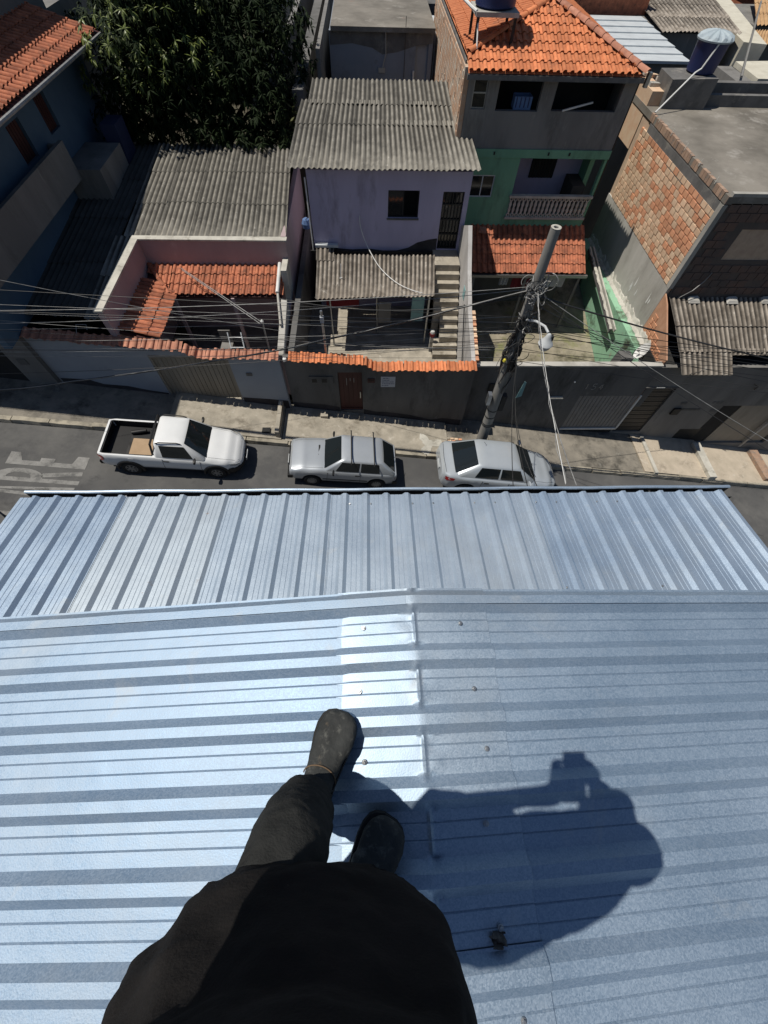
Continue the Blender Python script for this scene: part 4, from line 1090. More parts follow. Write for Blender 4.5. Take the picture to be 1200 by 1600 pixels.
MB().tube([(-2.92, 13.5, 2.95), (-2.96, 12.45, 2.62)], .06, 10).build('drain_pipe', M['white_pvc'], lh, smooth=True)
MB().tube([(-2.95, 12.43, 2.58), (-2.78, 11.2, 2.35)], .04, 8).build('drain_branch', M['mortar'], lh, smooth=True)
for q in ((-6.38, 12.45), (-4.5, 12.45)): MB().box(q[0], q[0] + .1, q[1], q[1] + .1, .4, 2.4).build('post', M['pink'], lh)
# twin rods across the court, dish mast, ladder, plant
rods = thing('clothes_line', 'two pale rods spanning the court of the grey roofed house', 'clothes line', (-5, 13, 3))
MB().tube([(-5.98, 13.1, 3.0), (-3.28, 11.0, 2.6)], .012, 5).build('rod', M['cable_grey'], rods)
MB().tube([(-5.93, 13.0, 3.0), (-3.32, 10.95, 2.58)], .012, 5).build('rod', M['cable_grey'], rods)
mast = thing('mast', 'thin grey mast with a small ball top standing in the court', 'mast', (-3.3, 10.9, .4))
MB().tube([(-3.2, 10.75, .4), (-3.25, 10.95, 2.62)], .025, 7).build('tube', M['steel'], mast, smooth=True)
MB().lathe([(.01, -.05), (.045, -.02), (.05, .03), (.02, .07)], (-3.25, 10.95, 2.64), 10).build('cap', M['white_pvc'], mast, smooth=True)
lad = thing('ladder', 'pale metal ladder leaning in the dark court behind the gate', 'ladder', (-4, 11, .45))
for dx in (0, .42): MB().tube([(-4.35 + dx, 10.45, 1.2), (-4.5 + dx, 11.2, 2.1)], .02, 6).build('rail', M['white_metal'], lad)
for k in range(4):
    t = (k + .5) / 4; MB().tube([(lerp(-4.35, -4.5, t), lerp(10.45, 11.2, t), lerp(1.2, 2.1, t)), (lerp(-3.93, -4.08, t), lerp(10.45, 11.2, t), lerp(1.2, 2.1, t))], .014, 5).build('rung', M['steel'], lad)
ch = thing('chair', 'grey plastic chair standing in the dark court', 'chair', (-5, 12.1, .45))
MB().box(-5.25, -4.85, 11.9, 12.3, .85, .89).build('seat', M['grey_wall'], ch)
MB().box(-5.25, -4.85, 12.3, 12.34, .89, 1.35).build('backrest', M['grey_wall'], ch)
for a in (-5.24, -4.89):
    for b in (11.91, 12.26): MB().box(a, a + .04, b, b + .04, .45, .85).build('leg', M['grey_wall'], ch)
pl = thing('potted_plant', 'pale spiky potted plant in the court corner behind the coping', 'plant', (-3.0, 10.6, .45))
MB().lathe([(.1, 0), (.14, .25), (.15, .26)], (-3.0, 10.65, .95), 12).build('pot', M['terracotta_old'], pl)
MB().box(-3.2, -2.86, 10.5, 10.85, .45, .95).build('stand', M['mortar_dark'], pl)
mb = MB(); rnd = random.Random(9)
for k in range(26):
    a = rnd.uniform(0, 6.28); l = rnd.uniform(.18, .36); e = rnd.uniform(.2, 1.2)
    d = Vector((math.cos(a) * math.cos(e), math.sin(a) * math.cos(e), math.sin(e))) * l; s = Vector((-math.sin(a), math.cos(a), 0)) * .018
    b = Vector((-3.0, 10.65, 1.2)); mb.add([b - s, b + d * .5 - s * 1.4 + Vector((0, 0, .03)), b + d, b + d * .5 + s * 1.4 + Vector((0, 0, .03)), b + s], [(0, 1, 2, 3, 4)])
mb.build('foliage', M['cream'], pl)

# ------------------------------------------------------------------ street wall, blue-grey with beige gate
bw = thing('gate_wall', 'blue-grey street wall with beige sheet gate and clay tile coping', 'wall', (-6, 10, .7))
Y = 10.0
mb = MB()
def wpoly(mb, pts, y, t): mb.prism([(x, y, z) for x, z in pts], (0, t, 0))
wpoly(mb, [(-9.75, .2), (-6.62, .2), (-6.62, 2.40), (-9.75, 2.86)], Y, .16)
wpoly(mb, [(-6.62, 2.22), (-4.30, 2.18), (-4.30, 2.18), (-4.3, 2.16), (-5.15, 2.17), (-5.45, 2.36), (-6.62, 2.40)], Y, .16)
wpoly(mb, [(-4.30, -.3), (-2.78, -.3), (-2.78, 2.12), (-4.30, 2.16)], Y, .16)
mb.build('wall', M['bluegrey'], bw)
gt = MB()
for k in range(16):
    a = -6.6 + k * .1425
    gt.box(a, a + .128, Y + .075, Y + .095, .45, 2.2); gt.box(a + .128, a + .1425, Y + .055, Y + .095, .45, 2.2)
gate = gt.build('gate', M['gate_beige'], bw)
MB().box(-6.62, -4.3, Y + .02, Y + .07, 2.10, 2.16).box(-6.62, -6.56, Y + .02, Y + .07, .4, 2.10).box(-4.36, -4.3, Y + .02, Y + .07, .4, 2.10).build('frame', M['gate_beige'], gate)
stain_band(bw, [(-9.7, .6), (-7.4, .6), (-6.64, .5), (-6.64, .72), (-7.2, .84), (-7.8, 1.02), (-8.5, 1.1), (-8.9, 1.3), (-9.7, 1.35)], M['damp'], Y)
stain_band(bw, [(-4.28, -.2), (-2.8, -.2), (-2.8, .36), (-3.4, .44), (-4.28, .52)], M['damp'], Y)
MB().box(-3.9, -3.72, Y - .03, Y, 1.45, 1.55).build('vent', M['dark_wall'], bw)
coping(bw, (-9.72, 9.86, 2.86), (-5.5, 9.86, 2.40), 19, M['terracotta_pale'], .36, 1)
coping(bw, (-5.5, 9.86, 2.40), (-5.12, 9.86, 2.17), 2, M['terracotta_pale'], .34, 2)
coping(bw, (-5.12, 9.86, 2.17), (-2.76, 9.86, 2.12), 11, M['terracotta_pale'], .36, 3)
wbk = thing('wire_bracket', 'small wire hook standing on the dark tiles of the blue-grey wall', 'bracket', (-8.2, 10.1, 2.8))
MB().tube([(-8.32, 10.0, 2.72), (-8.28, 10.3, 3.0), (-8.0, 10.3, 3.0), (-8.0, 10.2, 2.9)], .012, 5).build('rod', M['cable_grey'], wbk)

# ------------------------------------------------------------------ dark street wall with red door
dw = thing('door_wall', 'dark grey street wall with narrow red door and bright clay coping', 'wall', (0, 10.1, -.4))
Y = 10.1
mb = MB()
wpoly(mb, [(-2.68, -1.2), (-1.06, -1.2), (-1.06, 1.95), (-2.68, 2.06)], Y, .16)
wpoly(mb, [(-1.06, 1.48), (-.28, 1.48), (-.28, 1.9), (-1.06, 1.95)], Y, .16)
wpoly(mb, [(-.28, -1.6), (3.36, -1.9), (3.36, 1.70), (.06, 1.70), (-.2, 1.9), (-.28, 1.9)], Y, .16)
wpoly(mb, [(-1.06, -1.3), (-.28, -1.3), (-.28, -.2), (-1.06, -.2)], Y + .003, .15)
mb.build('wall', M['dark_wall'], dw)
dr = MB()
for k in range(5): dr.box(-1.05 + k * .154, -.905 + k * .154, Y + .06, Y + .085, -.2, 1.47)
dr.box(-1.06, -.28, Y + .087, Y + .10, -.25, 1.48); dr.box(-1.055, -.285, Y + .04, Y + .062, 1.40, 1.475); dr.box(-1.055, -.285, Y + .04, Y + .062, -.2, -.12)
door = dr.build('door', M['wood_red'], dw)
MB().box(-.37, -.34, Y + .02, Y + .06, .35, .62).build('handle', M['steel'], door)
for a, h in ((-.80, .30), (-.68, .12), (-.56, .18)): MB().box(a, a + .018, Y + .052, Y + .0598, 1.20 - h, 1.20).build('glazing_slot', M['number_grey'], door)
mx = MB().box(-1.98, -1.22, Y - .035, Y, 1.03, 1.33).build('meter_box', M['dark_wall'], dw)
for a in (-1.9, -1.58): MB().box(a, a + .16, Y - .042, Y - .036, 1.1, 1.24).build('meter_window', M['iron'], mx)
sg = thing('wall_sign', 'small white notice plate with blue lines of print on the dark wall', 'sign', (.57, Y, 1.1))
MB().box(.33, .80, Y - .02, Y - .003, .89, 1.32).build('plate', M['sign_white'], sg)
for k, (a, b) in enumerate(((.40, .60), (.38, .62), (.37, .75), (.37, .77), (.36, .58))):
    z = 1.255 - k * .075
    x_ = a; rnd = random.Random(k)
    while x_ < b:
        w_ = rnd.uniform(.03, .09); MB().box(x_, min(x_ + w_, b), Y - .0225, Y - .0205, z - .012, z + .014).build('print', M['ink_blue'], sg); x_ += w_ + .015
mbx = thing('letter_box', 'dark letter slot on the wall right of the red door', 'letter box', (0, Y, 1.16))
MB().box(-.10, .13, Y - .03, Y - .002, 1.08, 1.23).build('plate', M['wood_red'], mbx)
MB().box(-.07, .10, Y - .036, Y - .031, 1.16, 1.185).build('slot', M['black'], mbx)
stain_band(dw, [(-2.66, -1), (-1.08, -1), (-1.08, -.05), (-1.6, .08), (-2.66, .2)], M['damp'], Y)
stain_band(dw, [(-.26, -1.4), (3.3, -1.8), (3.3, -.72), (2.6, -.62), (2.2, -.7), (1.4, -.45), (.6, -.3), (.2, -.28), (-.26, -.15)], M['damp'], Y)
coping(dw, (-2.5, 9.92, 2.02), (-.22, 9.92, 1.90), 13, M['terracotta'], .36, 5)
coping(dw, (-.22, 9.92, 1.90), (.07, 9.92, 1.68), 2, M['terracotta'], .34, 6)
coping(dw, (.07, 9.90, 1.68), (3.34, 9.90, 1.68), 17, M['terracotta'], .36, 7)
mb = MB(); mb.lathe([(.01, 0), (.06, .02), (.06, .10), (.01, .12)], (-2.6, 10.0, 2.0), 8); mb.build('bulb_lamp', M['white_pvc'], label='small white bulb lamp at the left end of the bright clay coping', cat='lamp')
mb = MB(); mb.tube([(-1.36, 10.3, 2.0), (-1.36, 10.3, 3.45)], .035, 8); mb.build('wall_post', M['steel'], label='thin steel post rising behind the broken coping tiles', cat='post', smooth=True)
MB().box(-1.41, -1.31, 10.25, 10.35, 3.1, 3.28).build('insulator', M['sign_white'], bpy.data.objects['wall_post'])
MB().box(-1.62, -1.38, 8.85, 9.1, gz(-1.5) + .10, gz(-1.5) + .2).build('concrete_lump', M['concrete'], label='small concrete lump on the pavement left of the red door', cat='block') if False else None
MB().box(-1.75, -1.5, 9.7, 9.9, gz(-1.6) + .1, gz(-1.6) + .22).build('door_step', M['concrete'], label='small pale step at the foot of the dark wall left of the red door', cat='step')

# ------------------------------------------------------------------ wall with the number 154
nw = thing('garage_wall', 'dark grey street wall numbered 154 with a tilting garage door', 'wall', (6.6, 10.4, -1.5))
Y = 10.4
wall_y(MB(), 3.38, 9.62, -2.9, 1.45, Y, .16, [(7.45, 9.62, -1.95, .16)]).build('wall', M['dark_wall'], nw)
MB().box(3.36, 9.64, Y - .02, Y + .19, 1.45, 1.50).build('coping', M['mortar'], nw)
MB().box(7.45, 9.62, Y + .12, Y + .15, -1.95, .16).build('recess', M['dark_void'], nw)
gd = MB()
for k in range(15):
    a = 7.47 + k * .1433
    gd.box(a, a + .122, Y + .03, Y + .06, -1.52, .14); gd.box(a + .122, a + .1433, Y + .045, Y + .06, -1.52, .14)
gdo = gd.build('garage_door', M['gate_grey'], nw)
MB().box(7.4, 9.66, Y - .03, Y + .02, -1.60, -1.53).box(9.63, 9.69, Y - .03, Y + .02, -1.53, .18).build('frame', M['white_pvc'], gdo)
def digit(mb, ch, x, z, s, y):
    segs = {'1': [((.5, 0), (.5, 1)), ((.3, .8), (.5, 1))], '5': [((.9, 1), (.15, 1)), ((.15, 1), (.15, .55)), ((.15, .55), (.75, .55)), ((.75, .55), (.9, .4)), ((.9, .4), (.9, .15)), ((.9, .15), (.7, 0)), ((.7, 0), (.1, 0))], '4': [((.7, 0), (.7, 1)), ((.7, 1), (.1, .35)), ((.1, .35), (1, .35))]}[ch]
    for (a, b), (c, d) in segs:
        mb.beam((x + a * s * .62, y, z + b * s), (x + c * s * .62, y, z + d * s), .03, .012, (0, 1, 0))
for k, ch_ in enumerate('154'):
    mb = MB(); digit(mb, ch_, 7.42 + k * .25, .50 - .01 * k, .24, Y - .01); mb.build('house_number', M['number_grey'], nw)
MB().box(6.36, 6.82, Y - .10, Y, .10, .15).build('lamp_hood', M['whitewash'], nw)
mb = MB(); mb.lathe([(.005, 0), (.03, .02), (.03, .05), (.005, .06)], (6.95, Y - .03, .8), 8); mb.build('bell', M['white_pvc'], nw)
MB().box(4.05, 4.4, Y - .06, Y, .35, .75).build('meter_box', M['iron'], nw)
# concrete gate pier in the yard behind
pr = MB().hexa([(8.2, 10.6, .5), (8.7, 10.6, .5), (8.7, 11.1, .5), (8.2, 11.1, .5)], [(8.25, 10.62, 1.6), (8.65, 10.62, 1.6), (8.65, 11.0, 1.6), (8.25, 11.0, 1.6)])
pr.build('gate_pier', M['dark_wall'], label='dark short pier behind the wall numbered 154 beside the green wall', cat='pier')

# ================================================================== brick building on the right
bb = thing('brick_building', 'unplastered brick building with a bare concrete roof slab on the right', 'building', (12, 15, 0))
BX = 9.8; BY0, BY1 = 12.58, 19.1; TZ = 5.34; KB = 2.76
mb = MB()
mb.box(BX + .03, 18.5, BY0 + .03, BY1, -3.5, TZ - .22)
mb.build('core', M['joint'], bb)
MB().box(BX - .0, 18.55, BY0 - .02, 20.3, TZ - .20, TZ - .02).build('roof_slab', M['slab'], bb)
# slab face bricks on edge
x_ = BY0
edge = MB()
rnd = random.Random(2)
while x_ < 18.4:
    wdt = rnd.uniform(.16, .22)
    if rnd.random() < .93: MB().box(BX - .012 - rnd.uniform(0, .012), BX + .08, x_, x_ + wdt - .015, TZ - .19, TZ + rnd.uniform(-.012, .004)).build('edge_brick', M['edge_brick'], bb)
    x_ += wdt

MB().box(BX + .08, 18.5, BY0 - .03, BY0 + .1, TZ - .02, TZ + .06).build('slab_lip', M['mortar'], bb)
# dark mortar band, smooth render below, corner column
mb = MB()
rnd = random.Random(4)
pts_t = []; pts_b = []
for k in range(23):
    y_ = lerp(BY0 + .02, 18.3, k / 22)
    pts_t.append((y_, TZ - .22)); pts_b.append((y_, TZ - .52 + rnd.uniform(-.10, .06) - (.12 if 8 < k < 14 else 0)))
poly = [(BX + .005, y, z) for y, z in pts_t] + [(BX + .005, y, z) for y, z in reversed(pts_b)]
mb.prism(poly, (-.02, 0, 0)); mb.build('mortar_band', M['mortar_dark'], bb)
MB().box(BX - .015, BX + .03, BY0 + .0, 19.1, -.8, KB).build('render', M['mortar'], bb)
MB().box(BX - .02, BX + .12, BY0 - .02, BY0 + .16, KB + .002, TZ - .22).build('corner_column', M['mortar'], bb)
def bricks(parent, x, y0, y1, z0, z1, bw, bh, dep=.05, seed=0, red=.5, ztop=None, ybot=None):
    rnd = random.Random(seed); meshes = {}
    for m_ in ('brick_red', 'brick_pale'):
        b = MB(); c = .008
        b.hexa([(0, c, c), (0, bw - .018 - c, c), (0, bw - .018 - c, bh - .018 - c), (0, c, bh - .018 - c)], [(dep, 0, 0), (dep, bw - .018, 0), (dep, bw - .018, bh - .018), (dep, 0, bh - .018)])
        meshes[m_] = b.mesh('brick', M[m_])
    base = WORLD.get(parent.name, Vector((0, 0, 0)))
    r = 0; z = z0
    while z < z1 - .05:
        y = y0; c = 0; first = r % 2
        while y < y1 - .06:
            wid = bw * .5 if first else min(bw, y1 - y)
            first = 0
            ok = (ztop is None or z + bh * .55 < ztop(y)) and (ybot is None or y > ybot(z))
            if ok:
                n = mnoise.noise(Vector((y * .8, z * 1.1, seed)))
                m_ = 'brick_red' if rnd.random() < red + n * .9 else 'brick_pale'
                o = bpy.data.objects.new('brick', meshes[m_]); COL.objects.link(o); o.parent = parent
                o.location = Vector((x - .022 - rnd.uniform(0, .008), y, z)) - base
                o.scale.y = wid / bw
            y += wid; c += 1
        z += bh; r += 1
bricks(bb, BX, BY0 + .16, 18.75, KB + .02, TZ - .42, .30, .178, seed=6, red=.45)
# front: dark shaded brick face with a window
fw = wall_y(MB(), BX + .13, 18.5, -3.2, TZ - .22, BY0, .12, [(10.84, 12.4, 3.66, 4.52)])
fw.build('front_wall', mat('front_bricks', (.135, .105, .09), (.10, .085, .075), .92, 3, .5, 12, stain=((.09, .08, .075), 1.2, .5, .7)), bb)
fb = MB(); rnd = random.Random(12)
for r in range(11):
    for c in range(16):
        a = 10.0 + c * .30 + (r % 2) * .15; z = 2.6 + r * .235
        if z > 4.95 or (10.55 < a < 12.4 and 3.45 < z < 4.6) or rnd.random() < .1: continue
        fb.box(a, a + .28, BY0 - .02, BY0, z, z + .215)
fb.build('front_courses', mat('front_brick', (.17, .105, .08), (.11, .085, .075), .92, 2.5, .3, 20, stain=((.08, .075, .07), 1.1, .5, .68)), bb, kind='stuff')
window(bb, 10.84, 12.4, 3.66, 4.52, BY0, 3, 'steel', 'dark_void')
# low brick flank down to the street wall, and rendered lower zone
fl = MB(); fl.prism([(BX + .04, 12.6, -.6), (BX + .04, 12.6, 2.6), (BX + .04, 12.2, 2.45), (BX + .04, 10.63, 1.52), (BX + .04, 10.63, -.6)], (-.045, 0, 0)); fl.build('flank_wall', M['joint_red'], bb)
bricks(bb, BX, 10.64, 12.45, -.3, 2.42, .30, .178, seed=8, red=.85, ztop=lambda y: 1.10 + (y - 10.4) * .5)
# stair / tank block on the slab
blk = thing('tank_block', 'rough dark masonry block on the concrete slab carrying the lidded tank', 'block', (11, 18.8, TZ))
MB().hexa([(10.25, 18.9, TZ - .02), (11.75, 18.9, TZ - .02), (11.75, 20.0, TZ - .02), (10.25, 20.0, TZ - .02)], [(10.2, 18.9, TZ + .70), (11.75, 18.9, TZ + .74), (11.75, 20.0, TZ + .74), (10.2, 20.0, TZ + .72)]).build('masonry', M['mortar_dark'], blk)
MB().box(9.82, 10.3, 19.15, 21.4, TZ - 1.2, TZ + .35).build('brick_wing', M['brick_pale'], blk)
rnd = random.Random(31)
for k in range(7):
    a = 9.84 + rnd.uniform(0, .9); b = 19.4 + rnd.uniform(0, 1.6)
    MB().hexa([(a, b, TZ + .35), (a + .3, b + .05, TZ + .35), (a + .28, b + .22, TZ + .35), (a, b + .2, TZ + .35)], [(a, b, TZ + .45), (a + .3, b + .05, TZ + .43), (a + .28, b + .22, TZ + .42), (a, b + .2, TZ + .46)]).build('rubble', M['brick_pale' if k % 2 else 'mortar'], blk)
tk2 = thing('water_tank', 'blue water tank with a ribbed pale lid on the concrete roof slab', 'water tank', (11.45, 19.5, TZ + .74))
TC = (11.38, 19.62, TZ + .74)
MB().lathe([(.42, 0), (.45, .03), (.50, .66), (.52, .70), (.50, .74)], TC, 28).build('body', M['tank_blue'], tk2, smooth=True)
rr = []
for rad, z in ((.56, .72), (.57, .76), (.52, .80), (.40, .86), (.22, .91), (.06, .93)):
    rr.append([(TC[0] + rad * math.cos(2 * math.pi * k / 48), TC[1] + rad * math.sin(2 * math.pi * k / 48), TC[2] + z + (.045 * (rad / .57) if k % 4 < 2 and rad < .55 else 0)) for k in range(48)])
mb = MB(); mb.rings(rr, cap=True); mb.build('lid', M['tank_lid'], tk2, smooth=False)
MB().tube([(9.78, 18.3, TZ + .05), (10.9, 19.0, TZ + .85), (11.1, 19.1, TZ + .92), (11.3, 19.1, TZ + 1.5)], .025, 6).build('pipe', M['white_pvc'], tk2, smooth=True)
# back ledges of the slab
MB().box(11.8, 18.5, 19.2, 19.4, TZ - .02, TZ + .28).build('rear_ledge', M['mortar_dark'], bb)
MB().box(11.8, 18.5, 19.9, 20.15, TZ - .02, TZ + .42).build('rear_parapet', M['mortar_dark'], bb)
for k in range(5):
    MB().tube([(BX - .03, 13.4 + k * 1.1, TZ - .05), (BX + .01, 13.42 + k * 1.1, TZ + .12)], .012, 5).build('rebar', M['whitewash'], bb)
MB().tube([(10.3, 12.5, 2.5), (10.5, 12.4, 2.8), (10.75, 12.5, 3.05), (10.85, 12.55, 3.3)], .014, 5).build('hanging_cable', M['cable_grey'], bb)

# ------------------------------------------------------------------ green boundary wall with rough mortar crest
gw = thing('green_wall', 'weathered green boundary wall with rough white mortar crest below the bricks', 'wall', (9.5, 14, .5))
mb = MB(); mb.box(9.36, 9.66, 11.7, 19.0, -2.0, 1.10); mb.hexa([(9.36, 10.58, -2), (9.66, 10.58, -2), (9.66, 11.69, -2), (9.36, 11.69, -2)], [(9.36, 10.58, .35), (9.66, 10.58, .3), (9.66, 11.69, .75), (9.36, 11.69, .8)]); mb.build('wall', M['green_weathered'], gw)
rr = []; rnd = random.Random(14)
for k in range(60):
    y = lerp(11.7, 18.9, k / 59); a = rnd.uniform(-.035, .035); b = rnd.uniform(-.03, .05)
    rr.append([(9.60 + a, y, 1.04), (9.60 + a, y, 1.11 + b * .5), (9.66, y, 1.15 + b * .6), (9.72 + a * .5, y, 1.17 + b), (9.755, y, 1.28 + b * 2 + a), (9.79, y, 1.31 + b * 2), (9.79, y, 1.02), (9.66, y, 1.0)])
mb = MB(); mb.rings(rr); mb.build('mortar_crest', M['whitewash'], gw)
rnd = random.Random(15)
for k in range(6):
    y = rnd.uniform(12.8, 14.5); z = rnd.uniform(1.5, 1.9)
    mb = MB(); mb.prism([(BX - .018, y, z), (BX - .018, y + .04, z + .03), (BX - .018, y + .02, z + rnd.uniform(.2, .45)), (BX - .018, y - .03, z + .12)], (-.003, 0, 0)); mb.build('whitewash_smear', M['white_pvc'], gw)
rail = thing('old_rafter', 'crusty old concrete rafter jutting out above the green wall', 'rafter', (9.05, 15, 1))
a, b = Vector((8.95, 17.1, 1.62)), Vector((9.03, 13.1, .80))
MB().beam(a, b, .07, .16).build('beam', M['mortar_dark'], rail)
MB().beam(a + Vector((.13, 0, .06)), b + Vector((.14, -.05, .05)), .05, .12).build('beam', M['whitewash'], rail)
rr = []; rnd = random.Random(16)
for k in range(48):
    p = a.lerp(b, k / 47) + Vector((0, 0, .08)); j = rnd.uniform(-.02, .025); h = rnd.uniform(.01, .05)
    rr.append([p + Vector((-.05 + j, 0, 0)), p + Vector((-.03 + j, 0, h)), p + Vector((.03, 0, h)), p + Vector((.05, 0, 0))])
mb = MB(); mb.rings(rr); mb.build('mortar_crust', M['whitewash'], rail)
dish = thing('satellite_dish', 'small white satellite dish fixed to the end of the green wall', 'satellite dish', (9.45, 11.3, 1.2))
dn = Vector((-.75, .25, .45)).normalized(); du = dn.orthogonal().normalized(); dv = dn.cross(du)
rr = []
for rad, dep in ((.02, 0), (.12, .012), (.22, .04), (.30, .085)):
    rr.append([Vector((9.30, 11.2, 1.38)) + du * rad * math.cos(2 * math.pi * k / 24) + dv * rad * math.sin(2 * math.pi * k / 24) + dn * dep for k in range(24)])
mb = MB(); mb.rings(rr, cap=True)
mb.f.pop()
mb.build('reflector', M['white_pvc'], dish, smooth=True)
MB().tube([(9.46, 11.24, 1.08), (9.42, 11.22, 1.3), (9.31, 11.2, 1.37)], .02, 6).build('mount', M['iron'], dish)
MB().tube([(9.25, 11.1, 1.2), (9.1, 11.2, 1.45)], .01, 5).build('arm', M['steel'], dish)
MB().box(9.06, 9.13, 11.17, 11.24, 1.42, 1.49).build('receiver', M['mortar'], dish)

# ================================================================== garage house on the right
rg = thing('garage_house', 'grey street house with brown roller shutter under rough fibre cement roof', 'house', (12.5, 10.6, -2.3))
Y = 10.6
wall_y(MB(), 9.72, 20, -3.9, 1.25, Y, .16, [(9.78, 10.95, -2.0, .34), (12.55, 13.55, -2.75, -1.85), (13.35, 16.8, -2.75, -.55)]).build('wall', M['grey_wall'], rg)
MB().box(9.74, 19.9, Y + .16, 12.5, -3.9, 1.2).build('core', M['dark_void'], rg)
sh = MB()
for k in range(20): sh.box(9.79, 10.94, Y + .06 - .012 * (k % 2), Y + .10, -2.0 + k * .117, -1.9 + k * .117)
sh.build('roller_shutter', M['shutter_brown'], rg)
MB().box(9.76, 10.97, Y - .03, Y, .345, .39).build('lintel', M['mortar_dark'], rg)
MB().box(10.15, 10.45, Y - .05, Y - .031, .37, .41).build('lamp', M['white_pvc'], rg)
MB().box(12.57, 13.53, Y + .08, Y + .11, -2.75, -1.87).build('door', M['iron'], rg)
MB().box(14.2, 16.7, Y + .09, Y + .13, -2.75, -.6).build('garage_door', M['gate_beige'], rg)
MB().box(13.4, 14.15, Y + .10, Y + .13, -2.75, -.6).build('garage_side', M['dark_void'], rg)
MB().box(15.9, 16.0, Y - .02, Y + .09, -3, -.6).build('gate_post', M['mortar'], rg)
mtr = MB().box(11.5, 11.78, Y - .08, Y, -.95, -.65).build('meter_box', M['iron'], rg)
for a, z, w_ in ((11.85, -.78, .7), (13.0, -.85, .3), (11.6, -.45, .22), (12.8, -.42, .08), (12.95, -.42, .08), (13.1, -.42, .08)):
    MB().box(a, a + w_, Y - .012, Y, z, z + .10).build('conduit', M['dark_wall'], rg)
MB().tube([(13.6, Y - .04, .55), (13.75, Y - .1, .5), (13.8, Y - .04, .3)], .02, 6).build('hook', M['iron'], rg)
MB().box(9.7, 20, Y - .05, Y, -2.75, -2.45).build('plinth', M['dark_wall'], rg) if False else None
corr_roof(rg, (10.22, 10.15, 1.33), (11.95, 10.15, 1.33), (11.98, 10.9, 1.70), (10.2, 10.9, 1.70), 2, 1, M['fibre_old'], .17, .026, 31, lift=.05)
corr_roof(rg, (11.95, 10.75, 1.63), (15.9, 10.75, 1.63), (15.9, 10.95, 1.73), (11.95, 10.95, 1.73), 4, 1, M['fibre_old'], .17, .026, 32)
MB().prism([(9.845, 10.62, -.6), (9.845, 12.55, -.6), (9.845, 12.55, .5), (9.845, 10.62, .3)], (.30, 0, 0)).build('gable', M['dark_wall'], rg)  # dark filler added low in the gap, for the shade beside the bricks
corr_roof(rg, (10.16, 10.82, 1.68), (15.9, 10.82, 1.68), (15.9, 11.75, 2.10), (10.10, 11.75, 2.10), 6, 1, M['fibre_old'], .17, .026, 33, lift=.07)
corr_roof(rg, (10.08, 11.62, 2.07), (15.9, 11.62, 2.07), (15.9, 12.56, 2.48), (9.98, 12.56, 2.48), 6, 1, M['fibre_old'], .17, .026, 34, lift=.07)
MB().prism([(9.74, 10.2, -.5), (9.74, 12.55, -.5), (9.74, 12.55, 2.42), (9.74, 10.2, 1.28)], (.05, 0, 0)).build('gable', M['dark_wall'], rg) if False else None
for k, (a, b) in enumerate(((10.6, 12.52), (11.9, 12.5), (13.1, 12.52))):
    MB().hexa([(a, b - .2, 2.42), (a + .4, b - .2, 2.42), (a + .4, b, 2.5), (a, b, 2.5)], [(a + .05, b - .15, 2.5), (a + .35, b - .15, 2.48), (a + .3, b, 2.56), (a + .05, b, 2.55)]).build('mortar_dab', M['mortar'], rg)
# upper-storey shading mass of that house further right (outside the frame, casts the stepped shade)

# ================================================================== houses behind
bh = thing('back_house', 'grey-blue house with a flat concrete roof behind the lavender roof', 'house', (.5, 26, 0))
wall_y(MB(), -1.5, 2.62, -.5, 5.98, 24.0, .2, [(1.95, 2.45, 3.5, 5.75)]).build('wall', M['back_house'], bh)
MB().box(1.95, 2.45, 24.1, 24.14, 3.5, 5.75).build('door', M['bluegrey'], bh)
MB().box(-1.49, 2.61, 24.2, 30, -.5, 5.98).build('core', M['back_house'], bh)
MB().box(-1.42, 2.66, 23.85, 30.6, 5.99, 6.12).build('roof_slab', M['slab'], bh)
mb = MB(); mb.prism([(x, 23.998, z) for x, z in ((-1.48, 5.97), (2.6, 5.97), (2.6, 5.7), (1.9, 5.62), (1.2, 5.45), (.6, 5.38), (.2, 5.55), (-.6, 5.66), (-1.48, 5.6))], (0, -.004, 0)); mb.build('damp_stain', M['mortar_dark'], bh)
MB().tube([(.72, 23.9, 6.05), (.74, 23.93, 5.4), (.6, 23.93, 5.0)], .02, 5).build('dripping_pipe', M['mortar'], bh)
MB().box(.45, .72, 23.95, 23.99, 4.88, 5.02).build('plaster_blob', M['mortar'], bh)
MB().tube([(1.5, 23.9, 6.4), (1.5, 23.93, 4.5)], .012, 5).build('cable', M['cable'], bh)
MB().box(1.86, 1.93, 23.93, 23.99, 3.4, 4.95).build('white_post', M['white_pvc'], bh)
nb = thing('white_wall', 'bright white corrugated wall in the gap beside the orange roof', 'wall', (2.8, 27, 0))
mb = MB()
for k in range(14): mb.box(2.72 + .0, 2.95, 24.6 + k * .2, 24.75 + k * .2, 2, 5.85); mb.box(2.75, 2.93, 24.75 + k * .2, 24.8 + k * .2, 2, 5.85)
mb.build('cladding', M['white_metal'], nb)
MB().box(2.3, 3.2, 28.5, 40, 0, 6.0).build('dark_shed', M['dark_wall'], label='dark shed wall behind the concrete roofed back house', cat='shed')
pw = thing('passage_wall', 'grey wall of the narrow passage between the tree and the back house', 'wall', (-2.7, 25, 0))
MB().box(-2.75, -2.35, 20.5, 40, -.5, 5.2).build('wall', M['dark_wall'], pw)
MB().box(-3.6, -3.35, 21, 40, -.5, 5.4).build('inner_wall', M['grey_wall'], pw)
MB().box(-1.9, -1.75, 22, 40, -.5, 5.9).build('thin_wall', M['grey_wall'], pw)
MB().box(-9.4, -3.6, 19.45, 26, -1, 1.6).build('yard_block', M['litter'], pw)
MB().box(-3.35, -1.5, 20.2, 40, -1, 3.0).build('passage', M['earth'], pw)
